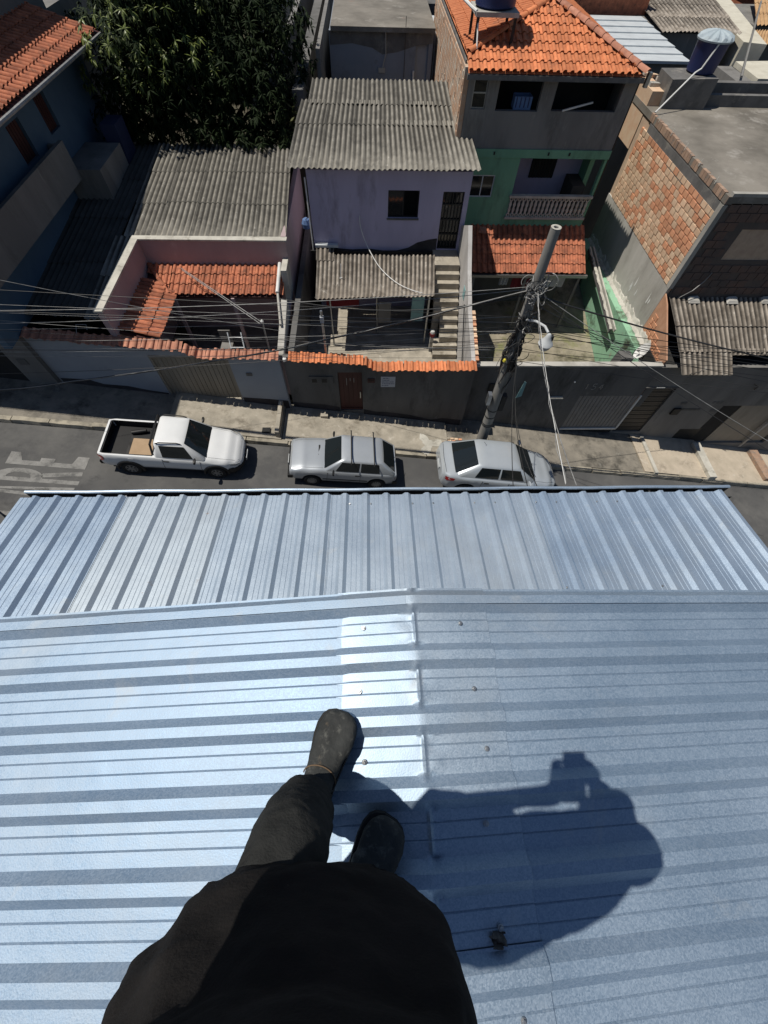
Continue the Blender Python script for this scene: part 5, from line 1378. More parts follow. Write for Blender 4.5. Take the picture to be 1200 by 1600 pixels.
# pale green shrub tip near the passage
sh_ = thing('shrub', 'small yellow-green shrub at the corner of the lavender roof', 'shrub', (-2.4, 20.2, 3))
mb = MB(); rnd = random.Random(44)
for k in range(420):
    p = Vector((rnd.gauss(-2.55, .25), rnd.gauss(20.6, .35), rnd.gauss(4.25, .22))); d = Vector((rnd.uniform(-1, 1), rnd.uniform(-1, 1), rnd.uniform(-.6, .6))).normalized(); s = d.orthogonal().normalized() * .035; d *= .12
    mb.add([p - s, p + d, p + s, p - d], [(0, 1, 2, 3)])
mb.build('foliage', M['leaf_dry'], sh_)
MB().tube([(-2.5, 20.6, 3.0), (-2.55, 20.6, 4.2)], .03, 5).build('stem', M['bark'], sh_)
# roofs on the far right
wm = thing('white_roof_house', 'house with a white ribbed metal roof behind the orange roof', 'house', (12.5, 27, 0))
for k in range(7):
    y0 = 23.35 + k * 1.02
    MB().hexa([(10.6, y0, 5.44), (13.03 + .06 * k, y0, 5.44), (13.09 + .06 * k, y0 + 1.04, 5.44), (10.6, y0 + 1.04, 5.44)], [(10.6, y0, 5.52), (13.03 + .06 * k, y0, 5.52), (13.09 + .06 * k, y0 + 1.04, 5.48), (10.6, y0 + 1.04, 5.48)]).build('roof_panel', M['white_metal'], wm)
MB().box(10.7, 12.95, 23.5, 30.3, -4, 5.43).build('wall', M['grey_wall'], wm)
rw = thing('rust_wall_house', 'house with a reddish brown wall at the top behind the white metal roof', 'house', (12, 32, 0))
MB().box(7, 13.9, 31.2, 36, -3, 6.35).build('wall', M['terracotta_old'], rw)
MB().box(6.9, 14.0, 31.1, 36.2, 6.36, 6.5).build('roof_slab', M['slab'], rw)
fr2 = thing('dark_roof_house', 'grey walled house with a large dark corrugated roof at the top right', 'house', (16, 31, 0))
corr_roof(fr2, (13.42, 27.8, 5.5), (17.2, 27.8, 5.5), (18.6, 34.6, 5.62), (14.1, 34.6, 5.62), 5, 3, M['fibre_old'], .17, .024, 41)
MB().box(13.5, 17.05, 28.1, 34, -4, 5.4).build('wall', M['grey_wall'], fr2)
cw = thing('pale_wall', 'pale concrete wall strip running beside the dark corrugated roof', 'wall', (18, 31, 0))
MB().prism([(17.35, 27.5, 0), (18.3, 27.2, 0), (20.6, 36, 0), (18.9, 36, 0)], (0, 0, 5.3)).build('wall', M['cream'], cw)
oc = thing('ochre_house', 'house with flat ochre tiled roofs at the upper right edge', 'house', (19, 30, 0))
corr_roof(oc, (17.6, 28.7, 5.0), (23, 28.9, 5.0), (23, 30.4, 5.15), (18.9, 30.5, 5.15), 6, 1, M['ochre'], .2, .03, 42)
corr_roof(oc, (20.6, 32.4, 5.0), (26, 32.6, 5.0), (28, 38, 5.3), (22.7, 37.6, 5.3), 5, 3, M['ochre'], .2, .03, 43)
MB().box(17.8, 24, 29.2, 30.2, -5, 4.9).build('wall', M['grey_wall'], oc)
MB().box(21, 27, 32.9, 38, -5, 4.85).build('wall', M['grey_wall'], oc)
MB().beam((14.9, 22.6, 5.3), (20.9, 33.5, 5.6), .07, .07).build('pole_beam', M['grey_wall'], label='long thin beam slanting between the ribbed tank and the ochre roofs', cat='beam')
cs = thing('cream_slab_house', 'house with a bright cream flat slab right of the ribbed tank', 'house', (18, 25, 0))
MB().prism([(16.4, 23.7, 4.85), (22, 23.6, 4.85), (22, 26.6, 4.85), (16.5, 26.0, 4.85)], (0, 0, .16)).build('roof_slab', M['cream'], cs)
MB().box(15.6, 16.3, 23.2, 25.8, -5, 4.9).build('parapet', M['grey_wall'], cs)
MB().box(16.5, 22, 24, 26, -5, 4.8).build('wall', M['grey_wall'], cs)
# more distant blocks so that the ground between the houses never shows
rnd = random.Random(77)
labs = ['low grey house far behind the rust walled house', 'small tan house far behind the passage', 'pale block house far up behind the orange roof', 'grey flat roofed house beyond the dark shed', 'clay roofed house in the far upper right', 'plain wide house beyond the ochre roofs']
for i, (x0, x1, y0, y1, z, m_) in enumerate(((3, 12, 40, 48, 5.5, 'grey_wall'), (-8, 0, 42, 50, 6.0, 'mortar'), (13, 24, 42, 50, 5.0, 'bluegrey'), (-22, -10, 36, 46, 8, 'grey_wall'), (26, 38, 40, 52, 4.5, 'terracotta_old'), (25, 38, 26, 36, 3.8, 'grey_wall'))):
    t = thing('far_house', labs[i], 'house', ((x0 + x1) / 2, y0, 0))
    MB().box(x0, x1, y0, y1, -8, z).build('wall', M[m_], t)
    MB().box(x0 - .2, x1 + .2, y0 - .2, y1 + .2, z + .002, z + .18).build('roof_slab', M['slab'], t)

# ================================================================== tall blue building at the left
lb = thing('blue_building', 'shaded blue building with clay eave and grey balcony at the left edge', 'building', (-12, 16, 0))
X = -9.72
wall_x(MB(), 9.4, 20.4, 2.9, 6.45, X, -.2, [(16.35, 17.05, 5.15, 5.95), (14.45, 15.2, 5.05, 5.9)]).build('upper_wall', M['blue'], lb)
MB().box(-20, X - .21, 10.35, 20.4, -1, 6.4).build('core', M['dark_void'], lb)
for y0, y1, z0, z1 in ((16.35, 17.05, 5.15, 5.95), (14.45, 15.2, 5.05, 5.9)):
    w0 = MB().box(X - .14, X - .1, y0, y1, z0, z1).build('window', M['wood_red'], lb)
    for k in range(5): MB().box(X - .098, X - .085, y0 + .03 + k * (y1 - y0 - .06) / 5, y0 + .03 + (k + .8) * (y1 - y0 - .06) / 5, z0 + .03, z1 - .03).build('shutter', M['wood_red'], w0)
MB().box(-9.9, -9.24, 9.3, 15.9, 4.22, 4.30).build('balcony_floor', M['grey_wall'], lb)
MB().box(-9.36, -9.24, 9.3, 15.9, 4.30, 5.18).build('balcony_parapet', M['grey_wall'], lb)
MB().box(-9.7, -9.36, 15.78, 15.9, 4.30, 5.1).build('balcony_end', M['grey_wall'], lb)
MB().box(-9.7, -8.55, 15.92, 18.0, 3.4, 4.45).build('lower_block', M['grey_wall'], lb)
MB().box(-9.0, -8.5, 18.05, 18.9, 3.3, 4.9).build('deep_blue_block', M['blue_deep'], lb)
# eave: clay tiles falling to the right, gutter and fascia
pv = .40; sl_ = .28
Vt = Vector((-1, 0, sl_)).normalized()
tile_roof(lb, (-8.84, 20.3, 6.53), (0, -1, 0), Vt, 46, 6, .235, .36, M['terracotta_old'], None, 51)
mb = MB(); mb.hexa([(-8.8, 9.05, 6.42), (-8.8, 20.4, 6.42), (-12, 20.4, 7.32), (-12, 9.05, 7.32)], [(-8.8, 9.05, 6.49), (-8.8, 20.4, 6.49), (-12, 20.4, 7.39), (-12, 9.05, 7.39)]); mb.build('roof_deck', M['wood_red'], lb)
MB().tube([(-8.74, 9.1, 6.46), (-8.74, 20.3, 6.46)], .05, 8).build('gutter', M['cable_grey'], lb, smooth=True)
# front pier and dark garage mouth on the street
MB().box(-10.55, -9.76, 9.85, 10.3, -.5, 4.2).build('front_pier', M['grey_wall'], lb)
MB().box(-10.35, -10.1, 9.83, 9.85, 2.0, 2.2).build('vent', M['dark_wall'], lb)
MB().box(-14, -10.56, 9.9, 10.1, -.5, 3.0).build('garage_mouth', M['dark_void'], lb)
MB().box(-15, -9.4, 9.0, 9.39, 4.1, 6.4).build('front_upper_wall', M['grey_wall'], lb)
MB().box(-15, -8.8, 9.05, 9.4, 6.4, 6.415).build('front_eave', M['grey_wall'], lb)
# taller grey storey set back on its roof
ts = thing('tall_block', 'dark grey taller block rising behind the clay eave in the corner', 'building', (-13, 16, 6))
MB().box(-20, -10.62, 9.15, 21.3, 6.6, 9.3).build('wall', M['grey_wall'], ts)
MB().box(-11.9, -10.6, 20.8, 24, 0, 6.8).build('rear_wall', M['grey_wall'], ts)
MB().box(-13.9, -12.4, 24.5, 28, 0, 6.9).build('rear_block', M['white_metal'], ts)
# ================================================================== tree
tr = thing('mango_tree', 'large dark leafy mango tree behind the grey corrugated roof', 'tree', (-6, 21.3, -.5))
MB().tube([(-6, 21.3, -.6), (-5.9, 21.3, 1.5), (-6.1, 21.4, 3.0), (-6.3, 21.6, 4.5)], [.34, .27, .23, .16], 10).build('trunk', M['bark'], tr, smooth=True)
rnd = random.Random(8)
for k in range(9):
    a = k * .7 + rnd.uniform(-.2, .2); L_ = rnd.uniform(1.6, 2.9)
    p0 = Vector((-6.1, 21.4, 3.0 + .15 * k)); p1 = p0 + Vector((math.cos(a) * L_ * .5, math.sin(a) * L_ * .45, L_ * .45)); p2 = p1 + Vector((math.cos(a) * L_ * .6, math.sin(a) * L_ * .5, L_ * .3))
    MB().tube([p0, p1, p2], [.12, .08, .03], 7).build('limb', M['bark'], tr, smooth=True)
def leaf_cluster(mb, p, out, n, size, rnd):
    for k in range(n):
        a = 2 * math.pi * k / n + rnd.uniform(-.4, .4)
        t1 = out.orthogonal().normalized(); t2 = out.cross(t1)
        d = (t1 * math.cos(a) + t2 * math.sin(a)) * rnd.uniform(.6, 1.0) + out * rnd.uniform(.0, .5) + Vector((0, 0, -rnd.uniform(.25, .8)))
        d.normalize(); L_ = size * rnd.uniform(.7, 1.2)
        s = d.cross(Vector((0, 0, 1)))
        s = (s.normalized() if s.length > .01 else t1) * L_ * .15
        up = s.cross(d).normalized() * L_ * .05
        m_ = p + d * L_ * .45 + up
        mb.add([p, m_ - s - up * 1.2, p + d * L_ - Vector((0, 0, L_ * .12)), m_ + s - up * 1.2, m_], [(0, 1, 4), (1, 2, 4), (2, 3, 4), (3, 0, 4)])
crown = MB(); rnd = random.Random(19)
lobes = []
for k in range(46):
    a = rnd.uniform(0, 2 * math.pi); e = rnd.uniform(-.55, 1.0)
    r = rnd.uniform(.55, .95)
    c = Vector((-6.05 + 3.6 * r * math.cos(a) * math.cos(e), 22.0 + 3.0 * r * math.sin(a) * math.cos(e), 6.1 + 2.6 * r * math.sin(e)))
    if c.x < -8.9 and c.y < 20.8: c.x = -8.4
    lobes.append((c, rnd.uniform(.75, 1.35)))
for k in range(30):
    lobes.append((Vector((rnd.uniform(-8.7, -3.1), rnd.uniform(19.9, 21.6), rnd.uniform(4.5, 5.6))), rnd.uniform(.7, 1.1)))
for k in range(12):
    lobes.append((Vector((rnd.uniform(-9.6, -8.2), rnd.uniform(19.6, 21.2), rnd.uniform(3.2, 4.6))), rnd.uniform(.6, .85)))
for k in range(22):
    lobes.append((Vector((rnd.uniform(-8.3, -3.0), rnd.uniform(19.3, 20.3), rnd.uniform(3.7, 4.6) + .0)), rnd.uniform(.55, .85)))
for k in range(16):
    lobes.append((Vector((rnd.uniform(-9.0, -2.9), rnd.uniform(21.5, 24.0), rnd.uniform(5.2, 7.0))), rnd.uniform(.9, 1.3)))
for c, rad in lobes:
    nclu = int(52 * rad * rad)
    for k in range(nclu):
        d = Vector((rnd.gauss(0, 1), rnd.gauss(0, 1), rnd.gauss(0.25, 1))).normalized()
        p = c + Vector((d.x, d.y, d.z * .85)) * rad * rnd.uniform(.55, 1.05)
        leaf_cluster(crown, p, d, rnd.randint(7, 10), rnd.uniform(.20, .30), rnd)
crown.build('crown', M['leaf'], tr)
tips = MB(); rnd = random.Random(23)  # highlights on the crown's left side, painted as paler leaf clusters
for k in range(330):
    c, rad = rnd.choice([l for l in lobes if -9.3 < l[0].x < -5.4 and l[0].z > 4.9 and l[0].y < 22.6])
    d = Vector((rnd.uniform(-1, .6), rnd.uniform(-1.2, -.2), rnd.uniform(.3, 1.1))).normalized()
    leaf_cluster(tips, c + d * rad * 1.14, d, rnd.randint(6, 9), rnd.uniform(.18, .27), rnd)
tips.build('sunlit_leaves', M['leaf_sunlit'], tr)

# ================================================================== utility pole
PX, PY = 3.86, 8.98
pole = thing('utility_pole', 'tall leaning concrete utility pole wrapped in cables behind the light grey sedan', 'utility pole', (PX, PY, gz(PX)))
prof = []
def pole_at(z): return Vector((lerp(PX, 3.80, (z + 1.1) / 7.3), lerp(PY, 8.93, (z + 1.1) / 7.3), z))
rr = []
for k in range(15):
    z = lerp(-1.3, 6.22, k / 14); c = pole_at(z); r = lerp(.185, .105, k / 14)
    rr.append([c + Vector((r * math.cos(2 * math.pi * j / 20), r * math.sin(2 * math.pi * j / 20), 0)) for j in range(20)])
c = pole_at(6.22)
for r, z in ((.05, 6.22), (.045, 5.9)): rr.append([Vector((c.x + r * math.cos(2 * math.pi * j / 20), c.y + r * math.sin(2 * math.pi * j / 20), z)) for j in range(20)])
mb = MB(); mb.rings(rr); mb.build('shaft', M['pole'], pole, smooth=True)
rr = [[Vector((c.x + r * math.cos(2 * math.pi * j / 20), c.y + r * math.sin(2 * math.pi * j / 20), z)) for j in range(20)] for r, z in ((.102, 6.222), (.108, 6.235), (.055, 6.235), (.052, 6.222))]
mb = MB(); mb.rings(rr, cap=False); mb.build('rim', M['whitewash'], pole)
for z in (.35, .42, .75, 1.05, 4.25, 4.95):
    c = pole_at(z); r = lerp(.185, .105, (z + 1.3) / 7.5) + .006
    mb = MB(); mb.lathe([(r, -.02), (r + .004, -.015), (r + .004, .015), (r, .02)], c, 18, cap=False); mb.build('strap', M['iron'], pole, smooth=True)
c = pole_at(1.55)
MB().box(c.x - .30, c.x - .19, c.y - .16, c.y + .02, 1.35, 1.75).build('junction_box', M['steel'], pole)
MB().box(c.x + .17, c.x + .32, c.y - .06, c.y + .12, 1.0, 1.6).build('splice_case', M['iron'], pole)
# cables climbing the shaft: a dark bundle between 1.6 and 4.4 m
rnd = random.Random(61)
for k in range(20):
    pts = []; a0 = rnd.uniform(0, 6.28); z0 = rnd.uniform(1.7, 3.0); z1 = rnd.uniform(3.7, 4.4)
    for j in range(16):
        t = j / 15; z = lerp(z0, z1, t); c = pole_at(z); r = lerp(.165, .135, t) + rnd.uniform(.01, .085) * math.sin(math.pi * min(1, t * 1.2))
        a = a0 + t * rnd.uniform(1.5, 3.0) + rnd.uniform(-.25, .25)
        pts.append(c + Vector((r * math.cos(a), r * math.sin(a), 0)))
    MB().tube(pts, rnd.uniform(.010, .02), 5).build('bundled_cable', M['cable'] if k % 5 else M['cable_grey'], pole, smooth=True)
for k in range(7):
    c = pole_at(rnd.uniform(2.6, 4.1)); a = rnd.uniform(0, 6.28)
    p = c + Vector((.2 * math.cos(a), .2 * math.sin(a), 0))
    MB().box(p.x - .05, p.x + .05, p.y - .04, p.y + .04, p.z - .12, p.z + .12).build('splice_box', M['black'], pole)
# pale tangle of drop wires near the top and a looser dark one lower down
def coil(zc, n, r0, r1, m, seed, name, spread=.25):
    rnd = random.Random(seed)
    for k in range(n):
        c = pole_at(zc + rnd.uniform(-spread, spread)); R_ = rnd.uniform(r0, r1); t1 = Vector((rnd.uniform(-1, 1), rnd.uniform(-1, 1), rnd.uniform(-.7, .7))).normalized()
        x = t1.orthogonal().normalized(); y = t1.cross(x); off = Vector((rnd.uniform(-.22, .26), rnd.uniform(-.28, .1), 0)); ph = rnd.uniform(0, 6); tot = rnd.uniform(2.5, 6.5)
        pts = [c + off + x * R_ * math.cos(ph + tot * j / 14) + y * R_ * math.sin(ph + tot * j / 14) * .8 + t1 * .05 * j / 14 for j in range(15)]
        MB().tube(pts, rnd.uniform(.006, .011), 5).build(name, m, pole, smooth=True)
coil(4.98, 30, .08, .24, M['cable_grey'], 62, 'wire_loop', .2)
coil(4.9, 12, .1, .26, M['cable'], 63, 'wire_loop', .25)
coil(4.2, 14, .1, .22, M['cable'], 64, 'wire_loop', .2)
coil(4.15, 8, .08, .18, M['cable_grey'], 66, 'wire_loop', .15)
coil(3.2, 16, .12, .26, M['cable'], 65, 'wire_loop', .5)
mb = MB(); mb.lathe([(.01, 0), (.05, .03), (.04, .09), (.01, .11)], (3.60, 8.72, 3.05), 7); mb.build('yellow_tag', M['yellow'], pole)
# street lamp
lp = thing('street_lamp', 'pale grey street lamp head on a short arm of the utility pole', 'street lamp', (3.8, 8.9, 4.3))
MB().tube([(3.82, 8.85, 4.22), (3.95, 8.5, 4.42), (4.06, 8.2, 4.50), (4.11, 8.04, 4.46)], .03, 8).build('arm', M['lamp_grey'], lp, smooth=True)
LC = (4.13, 7.98, 4.17)
MB().lathe([(.15, 0), (.165, .02), (.175, .04), (.15, .09), (.10, .14), (.07, .22), (.05, .28), (.03, .30)], LC, 22).build('hood', M['lamp_grey'], lp, smooth=True)
MB().lathe([(.01, -.13), (.09, -.11), (.135, -.05), (.15, -.002)], LC, 22).build('lens', M['light_clear'], lp, smooth=True)
MB().box(LC[0] + .06, LC[0] + .13, LC[1] - .02, LC[1] + .07, LC[2] + .12, LC[2] + .23).build('photocell', M['iron'], lp)

# ------------------------------------------------------------------ wires
def wire(a, b, r, m, lab, sag=.12, group=None, n=14, name='overhead_wire', wig=0.0, seed=0):
    a = Vector(a); b = Vector(b); pts = []
    for k in range(n + 1):
        t = k / n; p = a.lerp(b, t) - Vector((0, 0, sag * 4 * t * (1 - t)))
        if wig: p += Vector((0, 0, wig * mnoise.noise(Vector((t * 9, seed, 0)))))
        pts.append(p)
    return MB().tube(pts, r, 5).build(name, m, smooth=True, label=lab, cat='wire', group=group)
def left_wire(zl, zp, r, m, lab, sag=.1, dy=0, group=None, yl=8.9):
    """zl: height where the wire leaves the picture at the left (x about -8.5)"""
    z30 = zp + (zl - zp) * (33.8 / 12.3)
    a = Vector((-30, yl + (yl - 8.85) * 1.6 + dy, z30)); b = Vector((3.72, 8.85 + dy, zp))
    return wire(a, b, r, m, lab, sag, group, 24)
GL = 'thin parallel telephone wires running left from the pole'
labL = 'one of the thin parallel telephone wires running left from the pole'
rnd = random.Random(71)
for zl, zp in ((4.95, 4.25), (4.75, 4.15), (4.62, 4.12), (4.5, 4.0), (4.42, 3.85), (4.3, 3.9), (4.12, 3.7), (3.98, 3.5), (3.85, 3.35), (3.6, 3.1), (4.85, 3.6), (4.2, 4.3), (3.7, 3.9), (3.4, 3.6), (4.68, 3.3), (4.05, 4.05)):
    left_wire(zl, zp, rnd.uniform(.004, .007), M['cable_grey'] if rnd.random() < .5 else M['cable'], labL, rnd.uniform(.1, 1.3), rnd.uniform(-.05, .05), GL)
left_wire(5.2, 5.05, .007, M['cable_grey'], 'bright double wire leaving the pole top tangle horizontally to the left, upper strand', .9)
left_wire(5.06, 5.0, .007, M['cable_grey'], 'bright double wire leaving the pole top tangle horizontally to the left, lower strand', 1.1)
wire((-9.6, 7.9, 6.3), (-2.6, 10.2, 2.9), .006, M['cable_grey'], 'single thin wire crossing the shaded roof from the upper left edge', .1)
# thick bright bundle crossing the street fronts from lower left up to the pole
pts = []
for k in range(40):
    t = k / 39; p = Vector((lerp(-16, 3.7, t), lerp(8.85, 8.85, t), lerp(2.35, 5.0, t) - .75 * 4 * t * (1 - t) * (1 - t * .3)))
    pts.append(p)
ctrl = [(-16, 1.95), (-10.63, 1.88), (-6.14, 2.58), (-2.5, 3.26), (.97, 4.16), (3.7, 4.95)]
pts = []
for i in range(len(ctrl) - 1):
    for j in range(6):
        t = j / 6; pts.append((lerp(ctrl[i][0], ctrl[i + 1][0], t), 8.88, lerp(ctrl[i][1], ctrl[i + 1][1], t) - .0))
pts.append((3.7, 8.88, 4.95))
sm = [pts[0]] + [tuple((pts[i - 1][k] + 2 * pts[i][k] + pts[i + 1][k]) / 4 for k in range(3)) for i in range(1, len(pts) - 1)] + [pts[-1]]
o = MB().tube(sm, .022, 7).build('cable_bundle', M['cable'], smooth=True, label='thick twisted cable bundle rising from the left edge to the pole top', cat='cable')
sp = MB().tube([(p[0], p[1] - .02 + .02 * math.sin(i * 2.2), p[2] + .016 + .006 * math.cos(i * 2.2)) for i, p in enumerate(sm)], .007, 5).build('lashing_wire', M['cable_grey'], o, smooth=True)
wire((-2.1, 8.9, 4.70), (3.7, 8.88, 4.85), .012, M['cable'], 'dark slack cable meeting the pole tangle from the grey court wall', .35)
wire((-2.75, 10.3, 2.55), (3.7, 8.9, 3.4), .008, M['cable'], 'dark wire from the end of the court wall to the middle of the pole', .15)
# to the right, falling with the street
GR = 'thin parallel telephone wires falling right from the pole'
for zr, zp in ((3.30, 4.2), (3.1, 4.05), (2.95, 4.0), (2.8, 3.9), (2.62, 3.6), (2.3, 3.4), (2.9, 3.3), (2.45, 4.0), (3.4, 3.7), (2.1, 3.0)):
    b = (20, 8.9 + rnd.uniform(-.05, .05), zp + (zr - zp) * (16.2 / 7.4))
    wire((3.9, 8.85, zp), b, rnd.uniform(.006, .008), M['cable'], 'one of the thin parallel telephone wires falling right from the pole', rnd.uniform(.1, .25), GR, 18)
wire((3.95, 8.88, 4.8), (20, 8.9, 1.6), .02, M['cable'], 'thick black cable sweeping right from the pole over the green wall', .35, None, 22)
wire((3.95, 8.88, 4.6), (10.8, 10.3, 1.9), .011, M['cable'], 'black service wire from the pole to the garage house roof', .35)
wire((3.95, 8.8, 4.9), (13.2, 6.5, 1.0), .008, M['cable_grey'], 'thin service wire passing over the white framed garage door', .1)
wire((3.95, 8.8, 4.8), (12.0, 5.5, 1.8), .008, M['cable'], 'thin dark service wire slanting low over the right pavement', .1)
# service drops to our own roof edge
tw = wire((3.84, 8.8, 4.98), (1.98, 2.2, 7.02), .0045, M['white_pvc'], 'twisted white service drop from the pole top to the gutter', .12, None, 30, wig=.02)
MB().tube([(1.98 + 1.86 * t + .02 * math.sin(t * 40), 2.2 + 6.6 * t, 7.02 - 2.04 * t - .48 * t * (1 - t) - .01 + .02 * math.cos(t * 40)) for t in [k / 30 for k in range(31)]], .004, 5).build('second_strand', M['cable_grey'], tw, smooth=True)
wire((3.9, 8.8, 4.85), (2.1, 2.2, 7.0), .006, M['cable_grey'], 'thin wire beside the twisted white service drop', .3)
GD = 'faint dark wires dropping from the pole towards the gutter'
for a, b in ((1.45, .30), (1.6, .45), (1.7, .6)):
    wire((3.8, 8.8, 3.9), (a, 2.2, 6.98), .005, M['cable'], 'faint dark wire dropping from the pole towards the gutter over the sedan', b, GD)
for i, (p, q) in enumerate((((4.05, 8.1, 3.2), (.0, -.12, .35)),)):
    MB().prism([(4.02, 8.1, 2.35), (4.16, 8.1, 2.42), (4.14, 8.1, 2.9), (4.08, 8.1, 2.95)], (0, .01, 0)).build('rag', M['cloth_teal'], label='pale teal rag caught on the wires below the street lamp', cat='rag')

# ================================================================== cars
def superband(vals, x):
    for (x0, v0), (x1, v1) in zip(vals, vals[1:]):
        if x <= x1:
            t = (x - x0) / (x1 - x0) if x1 > x0 else 0; t = max(0, min(1, t)); t = t * t * (3 - 2 * t)
            return v0 + (v1 - v0) * t
    return vals[-1][1]
def pane(q, inset, off, bulge=0.0, nu=8, nv=5):
    """q: bl, br, tr, tl; returns MB of a slightly curved pane lying off the face"""
    bl, br, tr_, tl = [Vector(p) for p in q]
    n = (br - bl).cross(tl - bl).normalized()
    l, r, b, t = inset; rows = []
    for j in range(nv + 1):
        v = lerp(b, 1 - t, j / nv); row = []
        for i in range(nu + 1):
            u = lerp(l, 1 - r, i / nu)
            p = lerp(lerp(bl, br, u), lerp(tl, tr_, u), v) + n * (off + bulge * (1 - (2 * u - 1) ** 2))
            row.append(p)
        rows.append(row)
    mb = MB(); mb.rings(rows, cap=False, closed=False); return mb
def make_car(name, label, s, loc, rot):
    t = thing(name, label, s['cat'], loc, 0, 'cars parked along the kerb', rot); t.scale = (s['scale'],) * 3
    P = M[s['paint']]; L = s['L']
    loc_build = lambda mb, nm, m, par=t, sm=True: mb.build(nm, m, par, smooth=sm, local=True)
    xs = sorted(set([0.0, .01, .03, .06, .1] + [L * k / 70 for k in range(3, 68)] + [L - .1, L - .06, L - .03, L - .01, L] + s.get('xs', [])))
    rr = []
    for x in xs:
        hw = superband(s['hw'], x); zs = superband(s['zs'], x); zt = superband(s['zt'], x); zb = superband(s['zb'], x)
        for xw in s['wheels']:
            R_ = s['wr'] + .055; d = abs(x - xw)
            if d < R_: zb = max(zb, s['wr'] + math.sqrt(R_ * R_ - d * d))
        zb = min(zb, zs - .08)
        half = [(hw * .93, zb), (hw * .985, zb + .10 * (zs - zb)), (hw, zb + .45 * (zs - zb)), (hw * .992, zb + .72 * (zs - zb)), (hw * .975, zs - .035), (hw * .945, zs - .004)]
        if s.get('bed') and s['bed'][0] <= x <= s['bed'][1]:
            half += [(hw * .90, zs), (hw * .87, zs - .01), (hw * .855, s['bed'][2]), (hw * .4, s['bed'][2] - .002), (0, s['bed'][2] - .002)]
        else:
            half += [(hw * .90, lerp(zs, zt, .35)), (hw * .82, lerp(zs, zt, .62)), (hw * .62, lerp(zs, zt, .88)), (hw * .3, zt - .004), (0, zt)]
        ring = [(x, y, z) for y, z in half] + [(x, -y, z) for y, z in reversed(half[:-1])]
        rr.append(ring)
    mb = MB(); mb.rings(rr)
    body = loc_build(mb, 'body', P)
    MB().box(.25, L - .25, -s['W'] / 2 + .14, s['W'] / 2 - .14, .2, .62).build('underbody', M['black'], t, local=True) if not s.get('bed') else MB().box(.25, L - .25, -s['W'] / 2 + .14, s['W'] / 2 - .14, .2, .5).build('underbody', M['black'], t, local=True)
    # greenhouse
    xr0, xr1, xf1, xf0 = s['cab']; wb, wt = s['cw']; zb_, zr = s['cz']
    def ringz(xa, xb, w_, z, rad=s.get('rad', .10), n=6):
        pts = []
        for cx, cy, a0 in ((xb - rad, w_ - rad, 0), (xa + rad, w_ - rad, 90), (xa + rad, -w_ + rad, 180), (xb - rad, -w_ + rad, 270)):
            for k in range(n): a = R(a0 + 90 * k / (n - 1)); pts.append((cx + rad * math.cos(a), cy + rad * math.sin(a), z))
        return pts
    def bow(ring, k_, z_add=0):   # arch the windscreen line forward in the middle
        return [(x + k_ * (1 - (y / wb) ** 2) * (1 if x > (xr0 + xf0) / 2 else -.5), y, z + z_add * (1 - (y / wt) ** 2)) for x, y, z in ring]
    zz = zb_ - .06
    mb = MB()
    mb.rings([bow(ringz(xr0 - .01, xf0 + .02, wb + .005, zz), .05), bow(ringz(xr0, xf0, wb, zb_), .05), bow(ringz(lerp(xr0, xr1, .92), lerp(xf0, xf1, .92), lerp(wb, wt, .92), lerp(zb_, zr, .92)), .03), bow(ringz(lerp(xr0, xr1, 1.0) + .02, xf1 - .02, wt - .02, zr - .012), .03), bow(ringz(xr1 + .10, xf1 - .10, wt - .12, zr + .012), .02, .012), bow(ringz(xr1 + .3, xf1 - .3, wt - .3, zr + .026), .0, .012)])
    cab = loc_build(mb, 'cabin', P)
    e = .0
    fb = [(xf0 + .03, -wb, zb_), (xf0 + .03, wb, zb_), (xf1 + .005, wt, zr), (xf1 + .005, -wt, zr)]
    mb = pane(fb, (.07, .07, .02, .05), .012, .03); loc_build(mb, 'windscreen', M['glass_car'])
    rb = [(xr0 - .0, wb, zb_), (xr0 - .0, -wb, zb_), (xr1 - .0, -wt, zr), (xr1 - .0, wt, zr)]
    mb = pane(rb, (.09, .09, s.get('rear_low', .06), .08), .012, s.get('rear_bulge', .02)); loc_build(mb, 'rear_window', M['glass_car'])
    for sd in (1, -1):
        if sd > 0: q = [(xf0, wb, zb_), (xr0, wb, zb_), (xr1, wt, zr), (xf1, wt, zr)]
        else: q = [(xr0, -wb, zb_), (xf0, -wb, zb_), (xf1, -wt, zr), (xr1, -wt, zr)]
        for (u0, u1, ut0, ut1) in s['side']:       # fractions measured from the rear, bottom and top
            bl, br, tr_, tl = [Vector(p) for p in q]
            if sd > 0: f = lambda u, v: lerp(lerp(br, bl, u), lerp(tr_, tl, u), v)
            else: f = lambda u, v: lerp(lerp(bl, br, u), lerp(tl, tr_, u), v)
            qq = [f(u0, .06), f(u1, .06), f(ut1, .86), f(ut0, .86)]
            if sd > 0: qq = [qq[1], qq[0], qq[3], qq[2]]
            mb = pane(qq, (0, 0, 0, 0), .007, .004); loc_build(mb, 'side_window', M['glass_car'])
        # mirror
        mxx = xf0 - .30
        mb = MB(); mb.rings([[(mxx + a * .5 * sc_, sd * (wb + .03 + b), zb_ + .10 + c_ * sc_) for a, c_ in ((-.06, -.06), (.06, -.07), (.09, 0), (.06, .07), (-.06, .06))] for sc_, b in ((.55, 0), (1, .07), (1, .17), (.6, .21))])
        loc_build(mb, 'wing_mirror', M[s['mirror']])
        # handle and door seam
        for hx in s['handles']:
            hw = superband(s['hw'], hx); z = superband(s['zs'], hx) - .13
            loc_build(MB().box(hx, hx + .17, sd * hw - .012 if sd > 0 else sd * hw - .012, sd * hw + .012, z, z + .035), 'handle', M['black'], sm=False)
